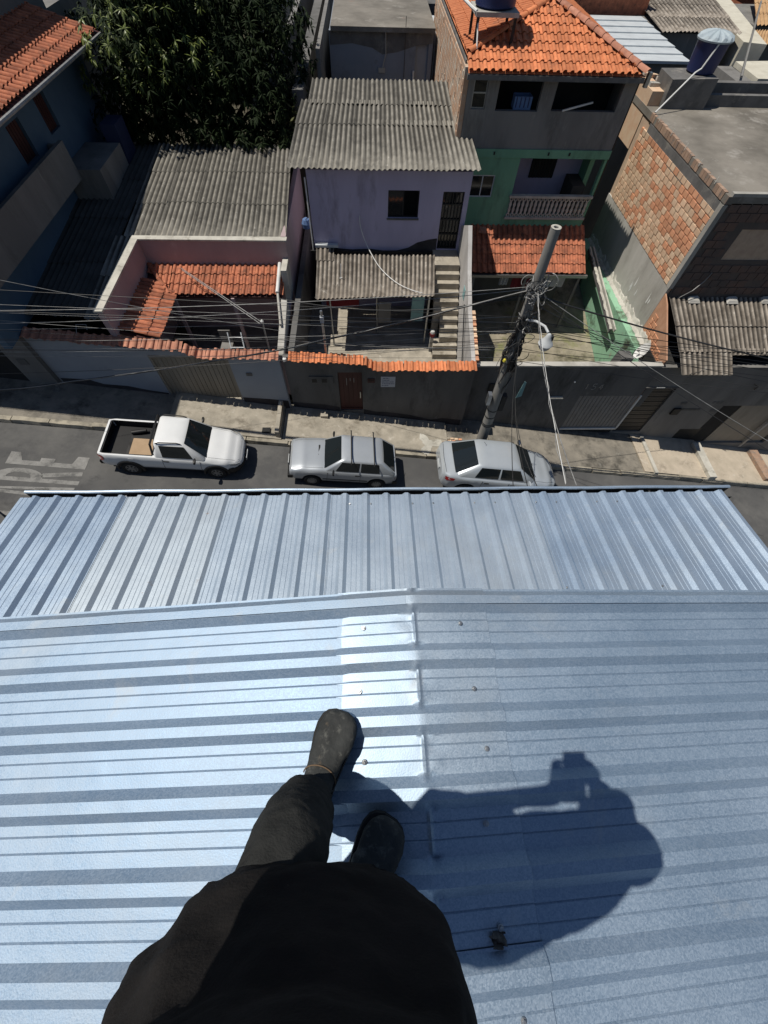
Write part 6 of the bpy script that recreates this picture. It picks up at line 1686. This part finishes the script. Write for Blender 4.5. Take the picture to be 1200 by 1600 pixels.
        for hx in s['seams']:
            hw = superband(s['hw'], hx)
            rrs = []
            for k in range(6):
                zq = lerp(superband(s['zb'], hx) + .06, superband(s['zs'], hx) - .03, k / 5); f_ = (zq - superband(s['zb'], hx)) / (superband(s['zs'], hx) - superband(s['zb'], hx))
                y = hw * (.985 + .015 * math.sin(math.pi * min(1, f_ * 1.1))) + .0015
                rrs.append([(hx - .005, sd * y, zq), (hx + .005, sd * y, zq), (hx + .005, sd * (y - .01), zq), (hx - .005, sd * (y - .01), zq)])
            mb = MB(); mb.rings(rrs); loc_build(mb, 'door_seam', M['black'], sm=False)
        hwm = s['W'] / 2
        mb = MB(); mb.rings([[(x, sd * (superband(s['hw'], x) + .002), z), (x, sd * (superband(s['hw'], x) + .012), z + .02), (x, sd * (superband(s['hw'], x) + .002), z + .045)] for x, z in [(lerp(s['wheels'][0] + s['wr'] + .08, s['wheels'][1] - s['wr'] - .08, k / 6), s['trim_z']) for k in range(7)]]); loc_build(mb, 'side_trim', M['black'] if s['dark_trim'] else P)
        # wheels
        for xw in s['wheels']:
            y = sd * (s['W'] / 2 - .10)
            w0 = thing('wheel', None, None, (xw, y, s['wr'])); w0.parent = t
            mbw = MB(); pr = [(s['wr'] * .60, -.09), (s['wr'] * .92, -.095), (s['wr'], -.07), (s['wr'], .07), (s['wr'] * .92, .095), (s['wr'] * .60, .09)]
            mbw.rings([[(r * math.cos(2 * math.pi * k / 28), d, r * math.sin(2 * math.pi * k / 28)) for k in range(28)] for r, d in pr], cap=True)
            mbw.build('tyre', M['tyre'], w0, smooth=True, local=True)
            mr = MB(); R_ = s['wr'] * .6
            mr.rings([[(r * math.cos(2 * math.pi * k / 28), sd * d, r * math.sin(2 * math.pi * k / 28)) for k in range(28)] for r, d in ((R_, .092), (R_ * .92, .096), (R_ * .86, .07))], cap=False)
            for k in range(s['spokes']):
                a = 2 * math.pi * k / s['spokes']; ca, sa = math.cos(a), math.sin(a)
                mr.hexa([(R_ * .12 * ca - .03 * sa, sd * .075, R_ * .12 * sa + .03 * ca), (R_ * .92 * ca - .022 * sa, sd * .085, R_ * .92 * sa + .022 * ca), (R_ * .92 * ca + .022 * sa, sd * .085, R_ * .92 * sa - .022 * ca), (R_ * .12 * ca + .03 * sa, sd * .075, R_ * .12 * sa - .03 * ca)],
                        [(R_ * .12 * ca - .03 * sa, sd * .1, R_ * .12 * sa + .03 * ca), (R_ * .92 * ca - .022 * sa, sd * .097, R_ * .92 * sa + .022 * ca), (R_ * .92 * ca + .022 * sa, sd * .097, R_ * .92 * sa - .022 * ca), (R_ * .12 * ca + .03 * sa, sd * .1, R_ * .12 * sa - .03 * ca)])
            mr.rings([[(r * math.cos(2 * math.pi * k / 14), sd * d, r * math.sin(2 * math.pi * k / 14)) for k in range(14)] for r, d in ((.045, .07), (.045, .104), (.01, .108))])
            mr.build('rim', M['rim'], w0, local=True)
            # arch
            if s['arch']:
                rr2 = []
                for k in range(17):
                    a = R(-8 + 196 * k / 16); hwx = superband(s['hw'], xw + (s['wr'] + .07) * math.cos(a))
                    rr2.append([(xw + r * math.cos(a), sd * (hwx + d), s['wr'] + r * math.sin(a)) for r, d in ((s['wr'] + .045, .0), (s['wr'] + .05, .028), (s['wr'] + .10, .024), (s['wr'] + .125, -.004))])
                mb = MB(); mb.rings(rr2); loc_build(mb, 'wheel_arch', M['black'])
        # lamps
        for nm, m_, pts in s['lamps']:
            mb = MB(); ring0 = [(x, sd * y, z) for x, y, z in pts]; cx = sum(p[0] for p in ring0) / len(ring0); cy = sum(p[1] for p in ring0) / len(ring0); cz = sum(p[2] for p in ring0) / len(ring0)
            inner = [lerp(Vector(p), Vector((cx, cy, cz)), .25) + Vector((.012 if cx > L / 2 else -.012, sd * .01, .012)) for p in ring0]
            mb.rings([ring0, inner]); loc_build(mb, nm, M[m_])
    # bonnet shut lines, number plates, fuel flap
    for sd in (1, -1):
        line = []
        for k in range(9):
            x = lerp(xf0 + .06, L - .12, k / 8); hw = superband(s['hw'], x); zs = superband(s['zs'], x); zt = superband(s['zt'], x)
            line.append((x, sd * hw * .80, lerp(zs, zt, .66) + .001))
        MB().tube(line, .0045, 4).build('bonnet_seam', M['black'], t, local=True)
    hw = superband(s['hw'], L - .06)
    for nm, xa, zc in (('number_plate', -.02 if not s.get('bed') else -.075, .62 if not s.get('bed') else .50), ('number_plate', L + (.0 if s['cat'] == 'car' and s['paint'] != 'paint_silver' else .075), .42)):
        MB().box(xa - .012, xa + .012, -.20, .20, zc - .065, zc + .065).build(nm, M['lamp_grey'], t, local=True)
    MB().box(L - .02, L + .012, -.42, .42, .50 if s['paint'] != 'paint_silver' else .58, .54 if s['paint'] != 'paint_silver' else .68).build('grille', M['black'], t, local=True)
    fx = s['wheels'][0] + .05; hw = superband(s['hw'], fx)
    MB().box(fx, fx + .16, -hw * 1.0 - .001, -hw * .99, superband(s['zs'], fx) - .24, superband(s['zs'], fx) - .10).build('fuel_flap', P, t, local=True)
    for k, y0 in enumerate((-.35, .15)):
        MB().tube([(xf0 + .10, y0 - .18, zb_ + .01), (xf0 - .06, y0 + .05, zb_ + .07), (xf0 - .16, y0 + .28, zb_ + .12)], .008, 5).build('wiper', M['black'], t, local=True)
    for nm, m_, mb in s.get('extra', []): mb.build(nm, M[m_], t, local=True, smooth=True)
    return t

PT = math.atan(.165)
pick = dict(scale=.85, cat='pickup truck', paint='paint_white', L=4.44, W=1.64, wheels=[.86, 3.58], wr=.31, spokes=7, arch=True, mirror='black', dark_trim=True, trim_z=.42,
    hw=[(0, .70), (.05, .76), (.25, .805), (1.5, .82), (3.2, .82), (3.9, .79), (4.2, .70), (4.36, .56), (4.44, .42)],
    zs=[(0, .90), (.03, .97), (1.7, .97), (2.2, .93), (3.1, .92), (3.8, .84), (4.25, .72), (4.40, .62), (4.44, .54)],
    zt=[(0, .92), (.04, .975), (1.7, .975), (3.1, 1.02), (3.4, 1.01), (3.9, .94), (4.25, .80), (4.40, .66), (4.44, .56)],
    zb=[(0, .48), (.1, .40), (.6, .36), (3.9, .34), (4.3, .30), (4.44, .40)],
    bed=(.10, 1.66, .69), xs=[.095, .10, 1.66, 1.665],
    cab=(1.70, 1.80, 2.66, 3.30), cw=(.775, .60), cz=(.96, 1.50), side=[(.18, .78, .16, .95)], handles=[1.98], seams=[1.95, 3.12], rear_low=.12,
    lamps=[('tail_light', 'light_red', [(-.004, .56, .93), (.02, .74, .93), (.18, .808, .90), (.16, .81, .72), (.02, .745, .62), (-.004, .60, .66)]),
           ('headlight', 'light_clear', [(4.02, .755, .80), (4.22, .70, .755), (4.39, .52, .66), (4.385, .50, .60), (4.25, .67, .64), (4.08, .76, .72)])],
    extra=[('bed_liner', 'black', MB().box(.12, 1.64, -.69, .69, .698, .712).box(.12, .14, -.69, .69, .712, .965).box(1.62, 1.64, -.69, .69, .712, .965).box(.14, 1.62, -.70, -.68, .712, .965).box(.14, 1.62, .68, .70, .712, .965)),
           ('roof_bar', 'black', MB().tube([(1.86, .60, 1.49), (1.95, .60, 1.545), (2.5, .58, 1.545), (2.62, .58, 1.50)], .018, 6)),
           ('roof_bar', 'black', MB().tube([(1.86, -.60, 1.49), (1.95, -.60, 1.545), (2.5, -.58, 1.545), (2.62, -.58, 1.50)], .018, 6)),
           ('rear_bar', 'black', MB().tube([(1.66, .66, .97), (1.70, .62, 1.46), (1.71, 0, 1.50), (1.70, -.62, 1.46), (1.66, -.66, .97)], .035, 7)),
           ('rear_bumper', 'black', MB().rings([[(-.05, y, .40), (-.07, y, .5), (-.03, y, .60), (.1, y, .60), (.1, y, .40)] for y in (-.72, -.4, 0, .4, .72)])),
           ('front_bumper', 'black', MB().rings([[(x, y, .34), (x + .03, y, .42), (x + .02, y, .54), (x - .14, y, .56), (x - .14, y, .34)] for x, y in ((4.10, -.77), (4.30, -.66), (4.42, -.46), (4.46, 0), (4.42, .46), (4.30, .66), (4.10, .77))])),
           ('badge_strip', 'black', MB().box(1.2, 1.66, .815, .828, .86, .90))])
PICK_AT = (-7.68, 7.53, gz(-7.68)); CS = .85
make_car('pickup_truck', 'white pickup truck with black trim and an open dark bed', pick, PICK_AT, (0, PT, R(2.2)))
cb = thing('cardboard_sheet', 'tan cardboard sheet lying in the bed of the white pickup', 'cardboard', (-7.1, 7.3, 1.3))
def in_pick(p):
    mt = Matrix.Translation(PICK_AT) @ (Matrix.Rotation(R(2.2), 4, 'Z') @ Matrix.Rotation(PT, 4, 'Y') @ Matrix.Scale(CS, 4)); return mt @ Vector(p)
c8 = [in_pick(p) for p in ((.86, -.62, .75), (1.58, -.62, .75), (1.58, .12, .75), (.86, .12, .75), (.86, -.62, .785), (1.58, -.62, .785), (1.58, .12, .785), (.86, .12, .785))]
mb = MB(); mb.hexa(c8[:4], c8[4:]); mb.build('sheet', M['cardboard'], cb)
c8 = [in_pick(p) for p in ((.76, -.64, .715), (.84, -.64, .715), (.84, .16, .715), (.76, .16, .715), (.80, -.64, .84), (.86, -.64, .79), (.86, .16, .79), (.80, .16, .84))]
mb = MB(); mb.hexa(c8[:4], c8[4:]); mb.build('folded_edge', M['dark_wall'], cb)
mb = MB(); mb.tube([in_pick(p) for p in ((.75, .36, .77), (.95, .40, .79), (1.2, .46, .81))], [.06, .065, .055], 10)
mb.build('rolled_bag', M['black'], label='small dark rolled bag at the kerb side of the pickup bed', cat='bag', smooth=True)

hatch = dict(scale=.865, rad=.09, cat='car', paint='paint_silver', L=3.81, W=1.58, wheels=[.68, 3.02], wr=.285, spokes=10, arch=False, mirror='black', dark_trim=True, trim_z=.44,
    hw=[(0, .72), (.05, .745), (.4, .785), (3.0, .79), (3.6, .76), (3.76, .73), (3.81, .70)],
    zs=[(0, .80), (.03, .85), (.6, .86), (2.7, .85), (3.4, .80), (3.75, .74), (3.81, .68)],
    zt=[(0, .82), (.03, .87), (.6, .89), (2.7, .93), (3.3, .89), (3.74, .80), (3.81, .70)],
    zb=[(0, .36), (.15, .30), (3.6, .28), (3.81, .36)],
    cab=(.08, .62, 2.02, 2.60), cw=(.735, .59), cz=(.87, 1.33), side=[(.22, .50, .12, .52), (.53, .86, .55, .95)], handles=[1.35], seams=[1.32, 2.50], rear_low=.05, rear_bulge=.02,
    lamps=[('tail_light', 'light_red', [(-.004, .48, .74), (.0, .70, .74), (.06, .745, .73), (.06, .745, .60), (0, .71, .58), (-.004, .5, .6)]),
           ('headlight', 'light_clear', [(3.76, .70, .70), (3.80, .66, .69), (3.815, .40, .68), (3.815, .40, .56), (3.80, .66, .56), (3.77, .71, .57)])],
    extra=[('roof_rack', 'iron', MB().tube([(.92, -.76, 1.36), (.92, -.70, 1.44), (.92, .70, 1.44), (.92, .76, 1.36)], .022, 6)),
           ('roof_rack', 'iron', MB().tube([(1.72, -.76, 1.36), (1.72, -.70, 1.44), (1.72, .70, 1.44), (1.72, .76, 1.36)], .022, 6)),
           ('rear_bumper', 'black', MB().rings([[(-.06, y, .36), (-.08, y, .44), (-.05, y, .52), (.1, y, .52), (.1, y, .36)] for y in (-.76, -.4, 0, .4, .76)])),
           ('front_bumper', 'black', MB().rings([[(3.86, y, .36), (3.88, y, .44), (3.85, y, .52), (3.7, y, .52), (3.7, y, .36)] for y in (-.76, -.4, 0, .4, .76)])),
           ('bonnet_vent', 'iron', MB().box(2.78, 2.84, -.36, .10, .918, .924)),
           ('rear_wiper', 'black', MB().tube([(.02, -.1, .92), (.16, .15, 1.03)], .008, 5))])
make_car('hatchback', 'old silver two door hatchback with two roof rack bars', hatch, (.66, 7.72, gz(.66)), (0, -PT, R(180 + 1.5)))

sedan = dict(scale=.925, rad=.20, cat='car', paint='paint_silver_b', L=4.56, W=1.76, wheels=[.92, 3.55], wr=.32, spokes=5, arch=False, mirror='paint_silver_b', dark_trim=False, trim_z=.36,
    hw=[(0, .62), (.05, .72), (.25, .83), (.9, .875), (3.3, .88), (3.9, .83), (4.3, .68), (4.5, .48), (4.56, .36)],
    zs=[(0, .84), (.06, .95), (.5, .97), (2.4, .93), (3.3, .90), (3.9, .82), (4.35, .70), (4.5, .62), (4.56, .54)],
    zt=[(0, .88), (.06, 1.0), (.5, 1.06), (1, 1.0), (3.2, 1.02), (3.5, 1.0), (4.0, .92), (4.35, .78), (4.5, .66), (4.56, .56)],
    zb=[(0, .46), (.12, .34), (.5, .28), (4.2, .26), (4.56, .34)],
    cab=(.42, 1.18, 2.62, 3.38), cw=(.79, .60), cz=(.99, 1.46), side=[(.22, .52, .10, .52), (.55, .86, .55, .96)], handles=[1.5, 2.5], seams=[1.42, 2.42, 3.2], rear_low=.02, rear_bulge=.09,
    lamps=[('tail_light', 'light_red', [(.03, .60, .90), (.12, .76, .91), (.42, .852, .93), (.38, .855, .82), (.15, .80, .76), (.03, .66, .78)]),
           ('headlight', 'light_clear', [(3.98, .80, .80), (4.25, .70, .72), (4.46, .50, .63), (4.46, .48, .56), (4.3, .66, .62), (4.0, .815, .70)])],
    extra=[('boot_seam', 'black', MB().tube([(.10, -.62, 1.005), (.06, 0, 1.025), (.10, .62, 1.005)], .006, 5)),
           ('antenna', 'black', MB().tube([(1.55, .30, 1.46), (1.35, .30, 1.66)], .006, 5)),
           ('bumper_line', 'black', MB().tube([(.02, -.66, .66), (-.012, 0, .68), (.02, .66, .66)], .006, 5))])
make_car('sedan', 'light silver sedan half hidden by the gutter below the pole', sedan, (2.14, 7.86, gz(2.14)), (0, PT, R(.5)))
# ================================================================== the person on the roof
# all points relative to the eye, (0, 0, HC)
E0 = Vector((0, 0, HC))
per = thing('person', 'person in dark long shirt, black trousers and scuffed work boots standing on the ridge', 'person', (-.08, -.25, HC - 1.5))
def V3(*a): return Vector(a)
def ridged(p): return 1 - abs(mnoise.noise(p)) * 2.2
def limb(mb, pts, rad, n=14, fold=0.0, fs=9.0):
    """tapered tube through rel. points with smooth interpolation"""
    P_ = []; Q_ = []
    for i in range(len(pts) - 1):
        p0 = Vector(pts[max(i - 1, 0)]); p1 = Vector(pts[i]); p2 = Vector(pts[i + 1]); p3 = Vector(pts[min(i + 2, len(pts) - 1)])
        for j in range(5):
            t = j / 5
            P_.append(.5 * ((2 * p1) + (p2 - p0) * t + (2 * p0 - 5 * p1 + 4 * p2 - p3) * t * t + (3 * p1 - p0 - 3 * p2 + p3) * t ** 3) + E0)
            Q_.append(lerp(rad[i], rad[i + 1], t * t * (3 - 2 * t)))
    P_.append(Vector(pts[-1]) + E0); Q_.append(rad[-1])
    # rounded ends
    d0 = (P_[0] - P_[1]).normalized(); d1 = (P_[-1] - P_[-2]).normalized()
    P_ = [P_[0] + d0 * Q_[0] * .8] + P_ + [P_[-1] + d1 * Q_[-1] * .8]; Q_ = [Q_[0] * .35] + Q_ + [Q_[-1] * .35]
    o0 = len(mb.v); mb.tube(P_, Q_, n)
    if fold:
        for i, c in enumerate(P_):
            for k in range(n):
                q = o0 + i * n + k; v = Vector(mb.v[q]); d = v - c
                a = math.atan2(d.y, d.x)
                mb.v[q] = tuple(c + d * (1 + fold * ridged(Vector((math.cos(a) * 1.1 + i * .06, math.sin(a) * 1.1, c.z * fs)))))
    return mb
def torso(mb, rings, n=28, cap=True, fold=0.0, seed=0, sq=1.0):
    rr = []
    fine = []
    for i in range(len(rings) - 1):
        for j in range(8):
            t = j / 8; fine.append(tuple(lerp(a, b, t) for a, b in zip(rings[i], rings[i + 1])))
    fine.append(rings[-1])
    for cx, cy, cz, rx, ry in fine:
        row = []
        for k in range(n):
            a = 2 * math.pi * k / n; f = 1
            if fold:
                f += fold * mnoise.noise(Vector((math.cos(a) * 2.2, math.sin(a) * 2.2, cz * 3 + seed)))
                f += fold * .42 * ridged(Vector((math.cos(a) * 1.3 + cz * 1.6, math.sin(a) * 1.3, cz * 6.5 + seed + a * .35)))
            ca, sa = math.cos(a), math.sin(a)
            row.append(E0 + Vector((cx + rx * f * math.copysign(abs(ca) ** sq, ca), cy + ry * f * math.copysign(abs(sa) ** sq, sa), cz)))
        rr.append(row)
    return mb.rings(rr, cap=cap)
def fuse(o, voxel, smooth=4, disp=None, fac=.5):
    r = o.modifiers.new('fuse', 'REMESH'); r.mode = 'VOXEL'; r.voxel_size = voxel; r.use_smooth_shade = True
    if smooth:
        s = o.modifiers.new('soften', 'SMOOTH'); s.iterations = smooth; s.factor = fac
    for size, strength in disp or ():
        t = bpy.data.textures.new('folds', 'CLOUDS'); t.noise_scale = size; t.noise_depth = 3
        d = o.modifiers.new('folds', 'DISPLACE'); d.texture = t; d.strength = strength; d.mid_level = .5; d.texture_coords = 'GLOBAL'
    return o
# skeleton (left = -x)
HIPL, KNL, ANL = (-.185, -.36, -.66), (-.178, -.205, -1.02), (-.188, -.168, -1.42)
HIPR, KNR, ANR = (-.02, -.37, -.66), (-.01, -.36, -1.02), (-.07, -.415, -1.42)
SHL, ELL, WRL = (-.22, -.255, -.11), (-.34, -.16, -.31), (-.13, -.11, -.13)
SHR, ELR, WRR = (.17, -.255, -.11), (.235, -.235, -.34), (.13, -.10, -.13)
body = MB()
torso(body, [(-.10, -.36, -.72, .12, .08), (-.10, -.36, -.60, .155, .095), (-.075, -.35, -.45, .145, .09), (-.04, -.31, -.25, .165, .10), (-.025, -.265, -.12, .17, .10), (-.02, -.255, -.05, .09, .07)])
limb(body, [HIPL, (-.186, -.305, -.90), (-.180, -.215, -1.05), ANL], [.075, .055, .048, .036]); limb(body, [HIPR, (-.02, -.375, -.90), (-.014, -.366, -1.05), ANR], [.075, .055, .048, .036])
limb(body, [SHL, ELL, WRL], [.055, .042, .028]); limb(body, [SHR, ELR, WRR], [.055, .042, .028])
limb(body, [(-.02, -.255, -.08), (-.01, -.225, .02)], [.06, .055])
# head with brow, nose, chin, ears
HC_ = (0.0, -.205, .135)
torso(body, [(HC_[0], HC_[1] + .03, HC_[2] - .115, .03, .035), (HC_[0], HC_[1] + .02, HC_[2] - .085, .055, .075), (HC_[0], HC_[1] + .01, HC_[2] - .03, .070, .092), (HC_[0], HC_[1], HC_[2] + .03, .076, .098), (HC_[0], HC_[1] - .01, HC_[2] + .08, .062, .080), (HC_[0], HC_[1] - .015, HC_[2] + .11, .025, .03)])
limb(body, [(0, HC_[1] + .095, HC_[2] + .015), (0, HC_[1] + .125, HC_[2] - .025), (0, HC_[1] + .10, HC_[2] - .04)], [.010, .014, .012], 8)
for sx in (-1, 1):
    limb(body, [(sx * .078, HC_[1] - .01, HC_[2] + .025), (sx * .086, HC_[1] - .015, HC_[2] - .0), (sx * .078, HC_[1] - .008, HC_[2] - .03)], [.012, .014, .009], 8)
    limb(body, [(sx * .045, HC_[1] + .085, HC_[2] + .03), (sx * .015, HC_[1] + .097, HC_[2] + .032)], [.009, .010], 8)
limb(body, [(-.022, HC_[1] + .092, HC_[2] - .065), (.022, HC_[1] + .092, HC_[2] - .065)], [.010, .010], 8)
# hands hold the phone from both sides: palms behind it, fingers curled round the edges
F_ = Vector((.0300, .4888, -.8719)); U_ = Vector((.0100, .8721, .4893)); R_ = F_.cross(U_).normalized()
PC = -U_ * .055 - F_ * .014                       # phone centre, lens end just behind the eye
def ph(r, u, f): return tuple(PC + R_ * r + U_ * u + F_ * f)
hands = body
for sx, WR in ((-1, WRL), (1, WRR)):
    limb(hands, [WR, ph(sx * .085, -.045, -.02), ph(sx * .062, -.025, -.012)], [.028, .032, .026])
    for k, (u, l) in enumerate(((.035, .9), (.012, 1.0), (-.011, .95), (-.032, .78))):
        limb(hands, [ph(sx * .075, u - .02, -.012), ph(sx * .060, u, .014), ph(sx * (.056 - .012 * l), u + .003, .019), ph(sx * (.050 - .028 * l), u + .004, .015)], [.0105, .0095, .0085, .0075], 8)
    limb(hands, [ph(sx * .08, -.03, -.018), ph(sx * .055, .012, -.022), ph(sx * .03, .03, -.018)], [.014, .011, .009], 8)
bo = body.build('body', M['skin'], per, smooth='all'); fuse(bo, .0055, 3)
hair = MB(); torso(hair, [(HC_[0], HC_[1] - .03, HC_[2] - .02, .076, .075), (HC_[0], HC_[1] - .012, HC_[2] + .04, .083, .098), (HC_[0], HC_[1] - .015, HC_[2] + .09, .068, .086), (HC_[0], HC_[1] - .02, HC_[2] + .122, .028, .034)])
fuse(hair.build('hair', M['hair'], per, smooth='all'), .008, 2, [(.02, .006)])
for sx in (-1, 1):
    mb = MB(); mb.lathe([(.001, -.011), (.009, -.006), (.0115, 0), (.009, .006), (.001, .011)], tuple(E0 + Vector((sx * .031, HC_[1] + .088, HC_[2] + .012))), 10); mb.build('eye', M['white_pvc'], per, smooth='all')
# trousers
tr_ = MB()
torso(tr_, [(-.105, -.36, -.80, .16, .10), (-.105, -.36, -.70, .175, .105), (-.10, -.36, -.56, .165, .10)])
limb(tr_, [(-.19, -.35, -.68), (-.186, -.298, -.90), (-.178, -.205, -1.04), (-.188, -.175, -1.22), (-.192, -.170, -1.345)], [.090, .078, .082, .078, .076], 28, .10, 11)
limb(tr_, [(-.03, -.37, -.68), (-.02, -.375, -.90), (-.012, -.365, -1.04), (-.02, -.375, -1.22), (-.040, -.40, -1.345)], [.108, .099, .086, .078, .078], 28, .10, 11)
to = tr_.build('trousers', M['trouser'], per, smooth='all'); fuse(to, .0055, 2, [(.09, .014), (.03, .006)], .4)
# long loose dark shirt with sleeves
shirt = MB()
torso(shirt, [(-.130, -.330, -.935, .226, .140), (-.128, -.333, -.86, .228, .138), (-.114, -.345, -.76, .224, .134), (-.095, -.365, -.64, .212, .122), (-.078, -.350, -.48, .200, .125), (-.045, -.300, -.28, .205, .125), (-.03, -.262, -.14, .205, .120), (-.025, -.255, -.06, .13, .085)], 64, True, .10, 3, .74)
limb(shirt, [SHL, ELL, (-.19, -.155, -.17)], [.085, .066, .050], 16)
limb(shirt, [SHR, ELR, (.19, -.145, -.17)], [.085, .066, .050], 16)
s_ = shirt.build('shirt', M['fabric_black'], per, smooth='all'); fuse(s_, .0065, 2, [(.20, .035), (.06, .008)], .4)

# ------------------------------------------------------------------ boots
def make_boot(toe, heel, zt, scale=1.0, roll=0.0, seed=0):
    toe = Vector(toe); heel = Vector(heel); ax = (toe - heel); ax.z = 0; L_ = ax.length; ax.normalize(); sd = Vector((ax.y, -ax.x, 0))
    def pt(x, y, z): 
        p = heel + ax * x * L_ + sd * y + Vector((0, 0, zt + z)); return E0 + Vector((p.x, p.y, p.z))
    b = MB(); rr = []
    prof = [(0.0, .028, .05), (.03, .036, .085), (.12, .040, .118), (.25, .041, .128), (.36, .042, .115), (.48, .046, .094), (.60, .052, .078), (.72, .057, .068), (.83, .057, .062), (.92, .050, .056), (.97, .038, .047), (1.0, .018, .034)]
    fine = []
    for i in range(len(prof) - 1):
        for j in range(3): fine.append(tuple(lerp(a, c, j / 3) for a, c in zip(prof[i], prof[i + 1])))
    fine.append(prof[-1])
    for x, w_, h in fine:
        row = []
        for k in range(20):
            a = 2 * math.pi * k / 20; ca, sa = math.cos(a), math.sin(a)
            y = w_ * math.copysign(abs(ca) ** .75, ca) * scale; z = .014 + (h - .014) * (.5 + .5 * math.copysign(abs(sa) ** (.8 if sa > 0 else .45), sa))
            z += .0035 * mnoise.noise(Vector((x * 9, y * 40, seed))) * (1 if sa > 0 else 0)
            if .44 < x < .62 and sa > .3: z -= .004 * (1 + math.cos((x - .53) * 2 * math.pi / .06 * .5)) * .6   # flex creases
            row.append(pt(x, y + .006 * (1 if x > .6 else 0), z))
        rr.append(row)
    b.rings(rr)
    # shaft
    rr = []
    for k in range(7):
        t = k / 6; row = []
        for j in range(20):
            a = 2 * math.pi * j / 20
            row.append(pt(.19 - .02 * t + .165 * (1 - .06 * t) * math.cos(a), .046 * scale * math.sin(a), .06 + .17 * t))
        rr.append(row)
    b.rings(rr)
    o = b.build('boot', M['boot'], per, smooth='all'); fuse(o, .0042, 4, [(.03, .006)], .5)
    WORLD[o.name] = WORLD[per.name]
    so_ = MB(); out = []
    for x, w_, h in fine: out.append((x, w_ * 1.10))
    ring = [(x + (.012 if x > .5 else -.008), w_ * scale) for x, w_ in out] + [(x + (.012 if x > .5 else -.008), -w_ * scale) for x, w_ in reversed(out)]
    so_.rings([[pt(x, y, -.008) for x, y in ring], [pt(x, y, .004) for x, y in ring], [pt(lerp(.5, x, .985), y * .96, .019) for x, y in ring]])
    so_.build('sole', M['boot_sole'], o)
    # curved seam over the instep
    seam = []
    for k in range(15):
        a = math.pi * k / 14; xx = .40 + .10 * math.sin(a)
        h = [lerp(p[2], q[2], (xx - p[0]) / (q[0] - p[0])) for p, q in zip(prof, prof[1:]) if p[0] <= xx <= q[0]][0]
        w_ = .047 * scale; seam.append(pt(xx, w_ * math.cos(a), .014 + (h - .010) * (.5 + .5 * abs(math.sin(a)) ** .8)))
    MB().tube(seam, .0022, 5).build('seam', M['stitch'], o, smooth=True)
    rr2 = []
    for t in (0, .35):
        ss = [pt(.30 + t * .1, .046 * scale * math.cos(math.pi * k / 10), .055 + .074 * math.sin(math.pi * k / 10)) for k in range(11)]
        MB().tube(ss, .003, 5).build('strap_edge', M['boot_sole'], o, smooth=True)
    return o
def roof_z(x, y): return RZ - UP * abs(x - RX) + .034 - HC
make_boot((-.108, .075, 0), (-.205, -.225, 0), roof_z(-.15, 0) + .010, 1.08, seed=1)
make_boot((.045, -.212, 0), (-.105, -.47, 0), roof_z(.0, -.3) + .010, 1.08, seed=2)

# ------------------------------------------------------------------ phone in the hands
phn = thing('phone', 'black phone held in both hands at chest height above the boots', 'phone', tuple(E0 + PC))
def phbox(r0, r1, u0, u1, f0, f1):
    c = [(r, u, f) for f in (f0, f1) for r, u in ((r0, u0), (r1, u0), (r1, u1), (r0, u1))]
    q = [E0 + Vector(ph(*p)) for p in c]; m = MB(); m.hexa(q[:4], q[4:]); return m
o = phbox(-.038, .038, -.082, .082, -.005, .004).build('case', M['phone_black'], phn)
bv = o.modifiers.new('round', 'BEVEL'); bv.width = .003; bv.segments = 2
phbox(-.035, .035, -.078, .078, -.0062, -.0051).build('screen', M['glass'], phn)
phbox(-.03, -.012, .04, .075, .0042, .0055).build('lens_plate', M['glass'], phn)
